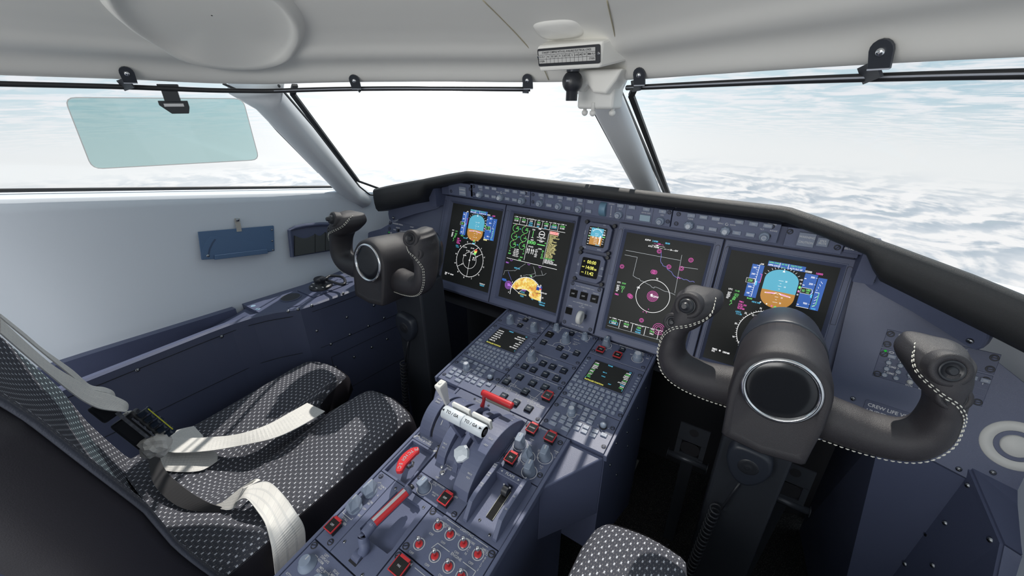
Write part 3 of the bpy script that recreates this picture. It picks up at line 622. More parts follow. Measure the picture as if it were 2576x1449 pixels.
# throttle levers
zg=.098; e0=c7(912,492,zg); e1=c7(1452,758,zg); mid=(e0+e1)/2
for i,(a,b_,lab) in enumerate(((e0,mid,'left pale grey barrel throttle lever with TO / GA arrow pointing left'),(mid,e1,'right pale grey barrel throttle lever with black button on its end'))):
    a=V((a.x,(e0.y+e1.y)/2,zg)); b_=V((b_.x,a.y,zg)); R=.0125
    T=thing('throttle_lever',lab,'throttle lever',PF@V(((a.x+b_.x)/2,a.y,.03)),group=None)
    F=PF@Matrix.Translation(a)@Matrix.Rotation(PI/2,4,'Y'); Ln=(b_-a).length
    g=MB(F); g.lathe([(R*.80,.0004),(R,.0022),(R,Ln-.0022),(R*.86,Ln-.0004)],BONE,n=40)
    if i: g.lathe([(R*.80,Ln-.0004),(R*.62,Ln-.003)],BONE,n=32)
    FT=PF@Matrix.Translation(((a.x+b_.x)/2,a.y,zg))@Matrix.Rotation(.35,4,'X')
    g.text('TO / GA',.002 if not i else -.003,0,.0056,BLACKP,R+.0004,F=FT); k=-1 if i==0 else 1; x0=(-.0175 if i==0 else .0165)
    g.poly([(x0,.0022),(x0,-.0022),(x0+k*.0065,0)],BLACKP,R+.0005,F=FT); g.build('grip',T)
    if i:
        q=MB(F); q.lathe([(.0062,Ln-.0032),(.0062,Ln+.001),(.005,Ln+.0018)],BLACKP,n=6,smooth=False); q.build('end_button',T)
    q=MB(PF); cx_=(a.x+b_.x)/2; q.bar((cx_,a.y-.002,zg-.008),(cx_,a.y+.012,.036),.012,.020,PANEL2,up=(0,1,0)); q.build('arm',T,bevel=.001)
    q=MB(PF); q.box((cx_+.005,a.y+.0185,zg+.001),(Ln*.86,.007,.024),IVORY,ch=.002); q.build('reverse_latch',T,bevel=.001)
# speedbrake lever
T=thing('speedbrake_lever','white wedge-shaped speedbrake lever at the left edge of the quadrant','lever',PF@V((-.1115,-.40,.04)))
b=MB(PF); base=V((-.1115,-.405,.036)); top=c7(865,125,.116); ax=(top-base)
def wsec(p,w,d,n=1):
    dx=V((1,0,0)); dy=V((0,1,0)); return [p-dx*w-dy*d,p+dx*w-dy*d,p+dx*w+dy*d,p-dx*w+dy*d]
hull([wsec(base,.003,.006),wsec(base+ax*.3,.0034,.007),wsec(base+ax*.92,.0080,.0115),wsec(top,.0072,.0105)],IVORY,b); b.build('lever_blade',T,bevel=.002)
b=MB(PF); b.lathe([(.0042,0),(.0038,.0012),(.002,.0018)],IVORY,c=top,n=18); b.build('button',T)
# emergency flap-style red handle
T=thing('red_bar_handle','red T-bar handle with white underside behind the throttles','handle',PF@V((-.02,-.35,.04)))
zr=.062; r0=cG(1130,440,zr); r1=cG(1570,640,zr); r1=V((r1.x,r0.y,zr))
b=MB(PF); b.tube([r0+V((-.006,0,0)),r0,r1-V((.004,0,0)),r1],[.0066,.0072,.0072,.0066],RED,n=22); b.build('grip',T)
b=MB(PF); b.box(((r0.x+r1.x)/2+.002,r0.y-.0040,zr-.0085),((r1.x-r0.x)*.84,.007,.006),mat('warm_grey_strip',(.33,.32,.28,1),.5),ch=.001); b.build('under_strip',T)
b=MB(PF); b.tube([r0+V((-.001,0,-.002)),r0+V((-.003,-.004,-.022)),r0+V((-.006,-.012,-.040))],[.0046,.0036,.0060],RED,n=10); b.build('arm',T)
# faceted friction knob
kp=c7(1150,1045,.045); T=thing('friction_knob','white faceted knob on a dark block between the engine toggles and throttles','knob',PF@V((kp.x,kp.y,0)))
F=PF@Matrix.Translation(kp)@Matrix.Rotation(.5,4,'X')
b=MB(F); b.lathe([(.008,-.016),(.0135,-.011),(.0165,0),(.0150,.006),(.006,.0085)],BONE,n=8,smooth=False,sq=lambda a:1+.06*math.cos(4*a)); b.build('cap',T)
b=MB(PF); b.box((kp.x+.001,kp.y-.002,.013),(.020,.018,.030),PANEL2,ch=.001); b.build('block',T,bevel=.001)
# ---- pitch disconnect tray
def tray(mbx,x0,y0,x1,y1,dep,t,m,m2=None,F=PF):   # recessed open box: rim polygon + walls + floor (y up)
    vs=[(x0,y0,0),(x1,y0,0),(x1,y1,0),(x0,y1,0),(x0+t,y0+t,0),(x1-t,y0+t,0),(x1-t,y1-t,0),(x0+t,y1-t,0),(x0+t*1.3,y0+t*1.3,-dep),(x1-t*1.3,y0+t*1.3,-dep),(x1-t*1.3,y1-t*1.3,-dep),(x0+t*1.3,y1-t*1.3,-dep),
        (x0,y0,-dep-.004),(x1,y0,-dep-.004),(x1,y1,-dep-.004),(x0,y1,-dep-.004)]
    fs=[]
    for k in range(4):
        n=(k+1)%4; fs+= [(k,n,4+n,4+k),(4+k,4+n,8+n,8+k),(12+k,12+n,n,k)]
    fs+=[(8,9,10,11),(15,14,13,12)]; mbx.add(vs,fs,m,F=F)
T=thing('pitch_disconnect','recessed tray with the red curved PITCH DISC handle at the left pedestal edge','handle tray',PF@V((-.113,-.532,-.02)))
b=MB(PF); tray(b,-.1458,-.5750,-.0790,-.4895,.018,.004,PANEL); b.build('tray',T)
hz_=.036; pA=c7(588,985,hz_); pB=c7(322,1280,hz_); pM=c7(425,1085,hz_)
pts=smooth_path([pA,(pA*.5+pM*.5)+V((-.002,.0035,0)),pM+V((0,0,0)),(pM+pB)*.5+V((-.003,.001,0)),pB],6)
b=MB(PF); vs=[];N=len(pts)
for i,p in enumerate(pts):
    t=(pts[min(i+1,N-1)]-pts[max(i-1,0)]).normalized(); nn=V((-t.y,t.x,0)); s_=i/(N-1); w=.0052+.0055*math.sin(PI*s_)
    w*= .7 if i in(0,N-1) else 1
    vs+=[p+nn*w-V((0,0,.006)),p+nn*w,p+nn*w*.75+V((0,0,.002)),p-nn*w*.75+V((0,0,.002)),p-nn*w,p-nn*w-V((0,0,.006))]
fs=[(i*6+k,i*6+(k+1)%6,i*6+6+(k+1)%6,i*6+6+k) for i in range(N-1) for k in range(6)]+[(5,4,3,2,1,0),tuple((N-1)*6+k for k in range(6))]
b.add(vs,fs,RED)
for i,ch_ in enumerate('PITCHDISC'):
    s_=(i+1.0)/10*(N-1); p=pts[int(s_)]; t=(pts[min(int(s_)+1,N-1)]-pts[max(int(s_)-1,0)]).normalized()
    b.text(ch_,p.x,p.y,.0062,WHITE,hz_+.0025,rot=math.atan2(t.y,t.x))
b.build('handle',T); st=c7(480,1215,-.018)
b=MB(PF); b.lathe([(.012,0),(.012,.006),(.010,.009)],BLACKP,c=(st.x,st.y,-.018),n=6,smooth=False); b.lathe([(.0065,.009),(.0065,.020),(.005,.022)],CHROME,c=(st.x,st.y,-.018),n=20)
b.tube([V((st.x,st.y,.004)),V((pM.x+.004,pM.y-.002,hz_-.006))],[.005,.006],RED,n=12); b.build('stem',T)
# ---- parking brake
P=Panel('brake_recess_panel','parking brake panel with long red and white handle lying over a recess',PF,-.1062,-.0097,.5757,.7225,holes=1)
T=P.t; b=MB(PF)
out=[(-.1055,-.7218),(-.0104,-.7218),(-.0104,-.5764),(-.1055,-.5764)]
rc=[cA(1500,300),cA(1560,335),cA(1800,495),cA(1815,560),cA(1440,1090),cA(1370,1150),cA(1150,985),cA(1010,860),cA(1000,800)]
rc=[(p.x,p.y) for p in rc]
# plate with hole : fan between outer rectangle and recess outline
def plate_hole(b,outer,inner,z,dep,m,m2):
    n=len(inner); cx_=sum(p[0] for p in inner)/n; cy_=sum(p[1] for p in inner)/n
    K=48; 
    def cast(poly,a):
        d=V((math.cos(a),math.sin(a))); best=None
        for i in range(len(poly)):
            p=V(poly[i]);q=V(poly[(i+1)%len(poly)]); e=q-p; den=d.x*e.y-d.y*e.x
            if abs(den)<1e-12: continue
            w=p-V((cx_,cy_)); t=(w.x*e.y-w.y*e.x)/den; s_=(w.x*d.y-w.y*d.x)/den
            if t>0 and -1e-6<=s_<=1+1e-6: best=t if best is None else max(best,t)
        return V((cx_,cy_))+d*best
    ang=sorted(set([2*PI*i/K-PI for i in range(K)]+[math.atan2(p[1]-cy_,p[0]-cx_) for p in list(outer)+list(inner)])); K=len(ang)
    O=[cast(outer,a) for a in ang]; I=[cast(inner,a) for a in ang]
    vs=[(p.x,p.y,z) for p in O]+[(p.x,p.y,z) for p in I]+[(cx_+(p.x-cx_)*.96,cy_+(p.y-cy_)*.96,z-dep) for p in I]+[(p.x,p.y,z-dep-.004) for p in O]
    fs=[]
    for i in range(K):
        j=(i+1)%K; fs+=[(i,j,K+j,K+i),(K+i,K+j,2*K+j,2*K+i),(3*K+i,3*K+j,j,i)]
    fs+=[tuple(range(2*K,3*K)),tuple(range(3*K,4*K))[::-1]]
    b.add(vs,fs,m)
plate_hole(b,out,rc,0,.022,PANEL,PANEL2); b.build('faceplate',T)
for u,v in((-.0975,.6990),(-.0930,.5870),(-.0210,.5860),(-.0300,.716)): P.screw(u,v)
wl=[(1445,270),(960,790),(932,850),(940,905),(985,945)];  P.L.line([tuple(cA(*p)[:2]) for p in wl],.0016)
wl=[(975,1000),(780,1215),(785,1250),(955,1402),(1000,1398),(1175,1155),(1215,1140),(1265,1180),(1310,1197),(1355,1180),(1400,1135),(1870,560)]; P.L.line([tuple(cA(*p)[:2]) for p in wl],.0016)
for t,x,y in(('PARK/EMER',860,985),('BRAKE',820,1030),('PARK/EMER',1215,1290),('BRAKE',1170,1345)):
    p=cA(x,y); P.txt(t,p.x,-p.y,.0042,sx=.85)
b=MB(PF); q=cA(960,1215,-.002); b.box((q.x,q.y,.0002),(.018,.020,.0004),DARK); b.lathe([(.012,-.008),(.012,.008)],PANEL2,F=PF@Matrix.Translation((q.x,q.y+.004,-.006))@Matrix.Rotation(PI/2,4,'Y'),n=24); b.build('pivot_slot',T)
h=thing('hand_brake_lever','red and white gripped parking brake handle above its recess','brake handle',PF@V((-.06,-.65,.02)))
zp=.030; a=cA(1640,300,zp); c_=cA(1175,745,zp); e=cA(1045,905,zp-.002); f_=cA(1065,1060,.012); g_=cA(1035,1130,.0)
b=MB(PF); b.tube(smooth_path([c_,e*.9+c_*.1,e,(e+f_)*.5+V((-.0008,0,0)),f_,g_],5),[.0088]*26,PANEL,n=16); b.build('arm',h)
d=(a-c_).normalized(); side=V((-d.y,d.x,0))
b=MB(PF); b.tube([c_-d*.006,c_,a,a+d*.006],[.0086,.0088,.0088,.0080],PANEL,n=20)
b.tube([a+d*.005,a+d*.013],.0046,BLACKP,n=14); b.build('tube',h)
b=MB(PF)
def strip(o,w,m,lift,r=.0092):
    vs=[];N=8
    for p in(c_+d*.002,a-d*.003):
        for k in range(N+1):
            t=o+(k/N-.5)*w; vs.append(p+side*(r+lift)*math.sin(t)+V((0,0,1))*(r+lift)*math.cos(t))
    b.add(vs,[(k,k+1,N+2+k,N+1+k) for k in range(N)],m,True)
strip(-.2,2.5,RED,0); strip(-.05,.62,WHITE,.0007); b.build('striped_grip',h)
# ---- flap selector
P=Panel('flap_selector','FLAPS selector housing with two raised side rails and a dark slot',PF,.0442,.1368,.4490,.5750)
P.screw(.0865,.4550);P.screw(.0800,.5520);P.screw(.1090,.5630)
def railw(u,w,nm):
    mb=MB(PF); pr=[(.452,0),(.456,.024),(.466,.033),(.530,.034),(.545,.030),(.566,.006),(.568,0)]
    vs=[(x,-v,z) for x in(u-w/2,u+w/2) for v,z in pr]; k=len(pr)
    fs=[tuple(range(k)),tuple(range(k,2*k))[::-1]]+[(i,k+i,k+(i+1)%k,(i+1)%k) for i in range(k)]
    mb.add(vs,fs,PANEL); mb.build(nm,P.t,bevel=.001)
railw(.0590,.0085,'side_rail'); railw(.1215,.0085,'side_rail')
mb=MB(PF); mb.box((.0902,-.4680,.012),(.0545,.013,.024),PANEL2,ch=.001); F=PF@Matrix.Translation((.0902,-.4680,.0245)); mb.text('FLAPS',0,0,.0052,WHITE,.0003,F=F)
for k in(-1,1): mb.poly([(k*.0165,.0022),(k*.0165,-.0022),(k*.0205,0)],WHITE,.0003,F=F)
mb.build('cross_block',P.t)
mb=MB(PF); mb.box((.0930,-.512,.0004),(.0135,.060,.0010),BTND); mb.build('slot',P.t)
mb=MB(PF); 
for x in(.0862,.0998): mb.box((x,-.512,.0010),(.0007,.058,.0022),mat('brushed_edge',(.42,.42,.36,1),.4))
mb.build('slot_edge',P.t)
T=thing('flap_lever','short black flap lever with two white dots in the FLAPS slot','lever',PF@V((.093,-.486,.0)))
mb=MB(PF); mb.lathe([(.009,-.0055),(.009,.0055)],BLACKP,F=PF@Matrix.Translation((.093,-.489,.008))@Matrix.Rotation(PI/2,4,'Y'),n=20)
for x in(.0865,.0995): mb.lathe([(.0016,0),(.0014,.001)],WHITE,c=(x,-.484,.016),n=10)
mb.build('lever_tab',T)
for t,u,v in(('0',.1215,.463),('10',.1215,.480),('20',.1215,.502),('30',.1215,.527),('VFE',.059,.4685),('210',.059,.4730),('VFE',.059,.4880),('210',.059,.4925),('VFE',.059,.5110),('175',.059,.5155)): P.txt(t,u,v,.0032,z=.0345)
P.done()
# ================================================================ MAIN INSTRUMENT PANEL
TD=math.radians(20.0)
DF=frame((0,1.0,-.289),(1,0,0),(0,math.sin(TD),math.cos(TD)))     # x = aircraft X, local y up, z toward the seats
DFI=DF.inverted()
ip=thing('instrument_panel','dark blue grey main instrument panel holding the four large displays','instrument panel',(CX,.92,-.60))
mb=MB(DF); mb.box(((-.945+.195)/2,-.150,-.030),(1.14,.325,.044),PANEL2); mb.build('panel_sheet',ip)
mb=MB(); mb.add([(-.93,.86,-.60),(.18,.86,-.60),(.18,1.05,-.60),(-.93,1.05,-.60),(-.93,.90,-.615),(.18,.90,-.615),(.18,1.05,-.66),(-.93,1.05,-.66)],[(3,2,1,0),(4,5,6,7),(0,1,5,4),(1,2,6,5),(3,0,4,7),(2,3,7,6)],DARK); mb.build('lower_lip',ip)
def scr(mb,x0,t0,drawers): pass
class Scr:     # symbology drawn in millimetres from the screen's top left corner
    def __init__(s,x0,t0,z=.0006): s.b=MB(DF@Matrix.Translation((x0,-t0,z))); s.k=.001
    def T(s,t,x,y,h=4,m=None,al='C',sx=.85,z=.0006): s.b.text(t,x*.001,-y*.001,h*.001,m or EW,z,align=al,sx=sx)
    def L(s,p,w=.8,m=None,closed=False,z=.0004): s.b.line([(x*.001,-y*.001) for x,y in p],w*.001,m or EW,z,closed)
    def A(s,x,y,r,a0,a1,w=.8,m=None,ry=None,z=.0004,n=40): s.b.arc(x*.001,-y*.001,r*.001,a0,a1,w*.001,m or EW,z,n,ry*.001 if ry else None)
    def P(s,p,m,z=.0003): s.b.poly([(x*.001,-y*.001) for x,y in p],m,z)
    def D(s,x,y,r,m,z=.0004): s.b.disc(x*.001,-y*.001,r*.001,m,z)
    def R(s,x0,y0,x1,y1,m,z=.0002): s.P([(x0,y0),(x1,y0),(x1,y1),(x0,y1)],m,z)
def display(x0,x1,label,sx0,draw,t0=0,t1=.304,sw=200,sh=258):
    P=thing('flight_display',label,'display',DF@V(((x0+x1)/2,-t1,0)))
    fr=MB(DF); g=.0014; a,b_,c,d=x0+g,x1-g,t0,t1; sx1=sx0+sw*.001; st0=.0205; st1=st0+sh*.001
    # stepped bezel: outer rim, raised band, inner slope down to the glass
    def loop(x0,x1,y0,y1,z): return [(x0,-y1,z),(x1,-y1,z),(x1,-y0,z),(x0,-y0,z)]
    Ls=[loop(a,b_,c,d,-.02),loop(a,b_,c,d,.010),loop(a+.0015,b_-.0015,c+.0015,d-.0015,.0115),loop(sx0-.009,sx1+.009,st0-.0095,st1+.0085,.0115),loop(sx0-.0082,sx1+.0082,st0-.0087,st1+.0077,.0105),loop(sx0-.0065,sx1+.0065,st0-.007,st1+.006,.0105),loop(sx0,sx1,st0,st1,.0)]
    vs=[p for l in Ls for p in l]; fs=[]
    for j in range(len(Ls)-1):
        for i in range(4): fs.append((j*4+i,j*4+(i+1)%4,j*4+4+(i+1)%4,j*4+4+i))
    fr.add(vs,fs,BEZEL); fr.build('bezel',P)
    for x in(a+.0085,b_-.0085):
        m_=MB(DF); 
        for xx in(x-.0045,x+.0045): m_.line([(xx,-(c+.020)),(xx,-(c+.135))],.0006,DARK,.0118)
        m_.line([(x-.0045,-(c+.135)),(x+.0045,-(c+.135))],.0006,DARK,.0118); m_.arc(x,-(c+.020),.0045,0,180,.0009,DARK,.0118,12); m_.build('latch_strip',P)
    s=MB(DF); s.box(((sx0+sx1)/2,-(st0+st1)/2,-.0012),(sw*.001+.002,sh*.001+.002,.002),SCREEN); g_=s.build('screen',P)
    S=Scr(sx0,st0,-.0002); draw(S); S.b.build('symbology',P); return P
def pfd(S,left=False):
    R=31
    def X(cy,flat0,flat1,top): pass
    ax,ay=108.5,72
    # attitude ball
    top=[(ax+31*math.cos(math.radians(a)),ay-24-0+(-1)*24*math.sin(math.radians(a))*1.0) for a in range(0,181,12)]
    bot=[(ax+31*math.cos(math.radians(a)),ay+10-27*math.sin(math.radians(a))) for a in range(180,361,12)]
    S.P([(ax+31,ay)]+top+[(ax-31,ay)],ESK,.0002); S.P([(ax-31,ay)]+bot+[(ax+31,ay)],EBR,.0002)
    for k in range(-4,5):
        if k==0: continue
        y=ay-k*5.2*1.15+0; w=8 if k%4==0 else (5.5 if k%2==0 else 3)
        S.L([(ax-w/2-(1 if k%2==0 else 0),y),(ax+w/2,y)],.6)
        if k%2==0: S.T(str(10 if abs(k)==2 else 20),ax+9,y,3)
    S.P([(ax,ay+2.5),(ax-24,ay+6),(ax-24,ay+8),(ax-6,ay+6.5)],EW,.0005);S.P([(ax,ay+2.5),(ax+24,ay+6),(ax+24,ay+8),(ax+6,ay+6.5)],EW,.0005)
    S.P([(ax-4,ay+3.6),(ax-22.5,ay+6.3),(ax-22.5,ay+7.3),(ax-7,ay+5.8)],EMG,.0006);S.P([(ax+4,ay+3.6),(ax+22.5,ay+6.3),(ax+22.5,ay+7.3),(ax+7,ay+5.8)],EMG,.0006)
    S.P([(ax-16,ay+7.6),(ax-6,ay+6.6),(ax-10,ay+8)],EBK,.0007)
    for a in(20,35,50,60,70,80,100,110,120,130,145,160):
        t=math.radians(a); r0=32; S.L([(ax+r0*math.cos(t),ay-24-26*math.sin(t)),(ax+(r0+4)*math.cos(t),ay-24-30*math.sin(t))],.6)
    S.P([(ax-2.5,ay-43),(ax+2.5,ay-43),(ax,ay-47.5)],EW,.0006); S.P([(ax-1.5,ay-50),(ax+1.5,ay-50),(ax,ay-47.8)],EW,.0006)
    # mode annunciator
    S.R(76,10,144,21,EBL); S.T('APPR VOR2',87,13,3.2,EG); S.T('AP YD',106,13,3.2,EG); S.T('VALTV CAP',127,13,3.2,EG); S.T('APPR LOC2',87,18.5,3.2); S.T('ALTV FLC GP',128,18.5,3.2); S.L([(98,10.5),(98,20)],.8); S.L([(113.5,10.5),(113.5,20)],.8); S.L([(102,20),(109,20)],.8,EG)
    # tapes
    S.R(48,22.5,71,96,EBL); S.L([(62,20),(62,94)],.7)
    for i in range(15): S.L([(59 if i%2 else 57,24+i*5),(62,24+i*5)],.6)
    for i,t in enumerate(('260','240','','200','180')):
        if t: S.T(t,54,30+i*14.5,3.6)
    S.T('220',66,20,3.4); S.L([(67,42),(71,42),(71,60),(67,60)],.9,EMG); S.R(44,55,60,65,EBK,.0004); S.L([(44,55),(60,55),(63,60),(60,65),(44,65)],.7,EW,True); S.T('220',52,60,5,EG)
    S.R(63,58,65.5,68,EC,.0003)
    S.R(146,22.5,168,94,EBL); S.L([(146,94),(168,94)],.8)
    for i,t in enumerate(('300','200','','','900')):
        if t: S.T(t,160,29+i*14,3.8); S.L([(165,29+i*14),(168,29+i*14)],.6); S.R(146.5,33+i*14,150,34.4+i*14,EW,.0004)
    S.R(146,53,164,65,EBK,.0004); S.L([(146,53),(164,53),(167,59),(164,65),(146,65)],.7,EW,True); S.T('35',150.5,59.5,4.6,EG); S.T('180',158.5,57,4.6,EG); S.T('160',158.5,62,3.2,EG)
    S.P([(165,65),(168,63),(168,72),(165,70)],EC,.0004); S.T('35000',150,19,4,EW);S.T('16000',169,19.5,4,EMG)
    S.R(169.5,27,184.5,95,EBL)
    for i in range(4): S.L([(175-i*.8,34+i*6),(179-i*2,38+i*5.5)],.7)
    for i in range(4): S.L([(173,88-i*6),(177,86-i*7)],.7)
    S.L([(171,58),(178,58)],1); S.L([(178,58),(178,83),(172,88)],1,EG); S.T('5000',176,92.5,3.2,EC)
    if left: S.R(146,95,160,99,EAM)
    for i,y in enumerate((38,46,62,70)): S.A(143,y,1.3,0,360,.6,n=10)
    S.P([(143,50),(145.5,54),(143,58),(140.5,54)],EG,.0005); S.T('+',143,64,6,EMG)
    S.D(82,102,1.4,EW);S.D(94,103,1.4,EW);S.D(126,105,1.4,EW)
    S.P([(108,106),(111,103.5),(114,106),(111,108.5)],EG,.0005); S.T('+',104,105.5,6,EMG)
    S.T('M.458',60,99.5,3.4,EG);S.T('HDG 340',74,105,3.4,EC)
    for t,x,y,m in(('UTC',19,88,EW),('11:42',33,89,EG),('SAT',19,96,EW),('-15°C',33,97,EG),('ISA',18.5,100,EW),('-5°C',33,101,EG),('TAS',18,104,EW),('250',31,105,EG),('GS',17,108,EW),('254',30,109,EG),('30',26,114,EG),('FMS1',47,111,EMG),('DTK 350',50,117,EMG),('ACID',47,121.5,EMG),('95.0NM',49,126,EMG),('LOC1',46,134.5,EC),('111.30',48,139,EC)): S.T(t,x,y,3.6,m)
    S.L([(25,124),(28,117),(29,120)],.9,EG); S.T('FMS2',20,232,4);S.T('180NM',44,233,4);S.D(31,232,2,EW);S.T('FIX',18,237,4)
    if left: S.T('TO/WX LP',172,236,3.6,EW);S.T('TERRAIN',172,241,3.6,EC)
    # compass rose
    hx,hy,Rr=106.5,172,53.5
    S.A(hx,hy,Rr,0,360,1.0,n=72)
    for a in range(0,360,5):
        t=math.radians(a); e=3.2 if a%10==0 else 2; S.L([(hx+Rr*math.cos(t),hy-Rr*math.sin(t)),(hx+(Rr+e)*math.cos(t),hy-(Rr+e)*math.sin(t))],.6)
    for k,t in enumerate(('E','6','3','N','33','30','W','24','21','S','15','12')):
        a=math.radians(k*30+20); S.T(t,hx+(Rr+6.5)*math.cos(a),hy-(Rr+6.5)*math.sin(a),4)
    S.A(hx,hy,Rr/2,0,360,.9,n=48)
    if left: S.L([(hx,hy+Rr),(hx,hy),(hx+2,hy-Rr/2),(hx+26,hy-46)],1.0)
    for t0_,t1_ in((25,25),(205,205)):
        a=math.radians(t0_+8); c,s_=math.cos(a),math.sin(a); S.L([(hx+Rr*c,hy-Rr*s_),(hx+(Rr/2+6)*c,hy-(Rr/2+6)*s_)],.9)
        for o in(-1.3,1.3): S.L([(hx+(Rr/2+8)*c+o*s_,hy-(Rr/2+8)*s_+o*c),(hx+(Rr/2)*c+o*s_,hy-(Rr/2)*s_+o*c)],.7)
    S.P([(hx,hy-4),(hx+4,hy+2),(hx,hy),(hx-4,hy+2)],EW,.0005); S.T('340',hx+4,hy-Rr-9,4,EG); S.R(hx-1,hy-Rr-4,hx+9,hy-Rr-1,EC)
    for x,y,t in((-28,-38,'TNU'),(2,-40,'AUF'),(-14,-29,'BEF'),(4,-22,'OGE'),(-24,-12,'200')): S.T(t,hx+x+5,hy+y,3.2); S.A(hx+x-3,hy+y,1.8,0,360,.7,n=8)
    if left:
        S.P([(hx+14,hy-38),(hx+21,hy-40),(hx+25,hy-35),(hx+16,hy-31)],ER,.0006);S.P([(hx+12,hy-33),(hx+24,hy-35),(hx+23,hy-28),(hx+13,hy-27)],EY,.0006);S.P([(hx+12,hy-28),(hx+22,hy-28),(hx+20,hy-21),(hx+14,hy-22)],EG,.0006)
        S.D(hx+14,hy-11,2.2,EW);S.T('35',hx+20,hy-11,3.2);S.A(hx+13,hy-5,2,0,360,.8,n=10);S.T('200',hx+20,hy-5,3.2)
def wig(a,b,n,amp,seed):
    r=random.Random(seed); out=[]
    for i in range(n+1): t=i/n; out.append((a[0]+(b[0]-a[0])*t+(r.uniform(-amp,amp) if 0<i<n else 0),a[1]+(b[1]-a[1])*t+(r.uniform(-amp,amp) if 0<i<n else 0)))
    return out
def rings(S,x,y,m=EMG,rr=(5,2.6),w=.8):
    for r in rr: S.A(x,y,r,0,360,w,m,n=24)
def mfd_r(S):
    S.L([(7,46),(142,45.5)],.8,EGY);S.L([(142.5,32),(148,126)],.8,EGY);S.L([(7,58),(40,58),(40,106)]+wig((40,106),(98,125),10,1.5,3)+wig((98,122),(150,130),8,1.5,4),.8,EGY);S.L([(147,60),(185,58)],.8,EGY)
    S.L([(94,34),(97,46)]+wig((97,46),(100,60),4,2,8)+wig((100,60),(142,87),12,1.8,9)+wig((144,87),(185,90),8,1.5,10),.9,EVI)
    S.A(99,146,41,0,360,1.1,n=72); S.T('N',100,101,4.5);S.T('100',60,133,4.5)
    for x,y in((89,33),(165,40),(120,66),(149,64),(86,86),(91,86),(43,158),(47,160),(87,212),(7,89)): rings(S,x,y)
    rings(S,132,222,EMG,(14,10,6)); rings(S,99,146,EMG,(13,10,7,4)); S.P([(93,142),(98,140),(99,146),(95,148)],EW,.0006);S.T('KDFW',106,146,4.5,EW,z=.0008)
    for x,y in((148,86),(151,88),(146,89),(90,186),(94,190),(86,190),(97,180)): S.D(x,y,1.1,EMG)
    S.T('KDFW',56,11,4);S.T('2.4NM',74,11,4,EC);S.T('00:00',104,11,4,EC);S.T('---- --NM --:--',84,16,3.6,EMG);S.T('-----.-NM --.-- --:--',84,20.5,3.6);S.T('KTUS  792NM  --:--  --:-- ---- LB--.--GW',96,25,3.6)
    for t,x,y,m in(('UTC',9,131,EW),('22:24',22,131,EG),('SAT',9,140,EW),('+14°C',21,140,EG),('ISA',9,144.5,EW),('0°C',22,144.5,EG),('TAS',9,149,EW),('0',22,149,EG),('GS',8,153.5,EW),('0',22,153.5,EG),('FMS2',10,163,EMG)): S.T(t,x,y,3.8,m)
    S.L([(5,227),(192,224)],.9);S.L([(5,250),(192,247)],.7,EGY)
    for i,(h,a,b_,c) in enumerate((('COM 2','118.70','120.00',''),('NAV 2','109.50','108.50',''),('ATC1/TCAS','1200','TA/RA','NORM'),('ADF2','190.0','190.0',''),('HF2','5,5670','3,0000','SQ 1'))):
        x=19+i*33; S.R(x-9,225,x+9,228.5,SCREEN,.0005); S.T(h,x,226.6,3.2,z=.0009);S.T(a,x,233,4.4,EG);S.T(b_,x,239,3.8,EC if i==2 else EW)
        if c: S.T(c,x,245,3.8,EC)
        S.L([(x+16,227),(x+16,248)],1.0)
    S.L([(8,235.8),(30,235.8),(30,242),(8,242)],.8,EC,True)
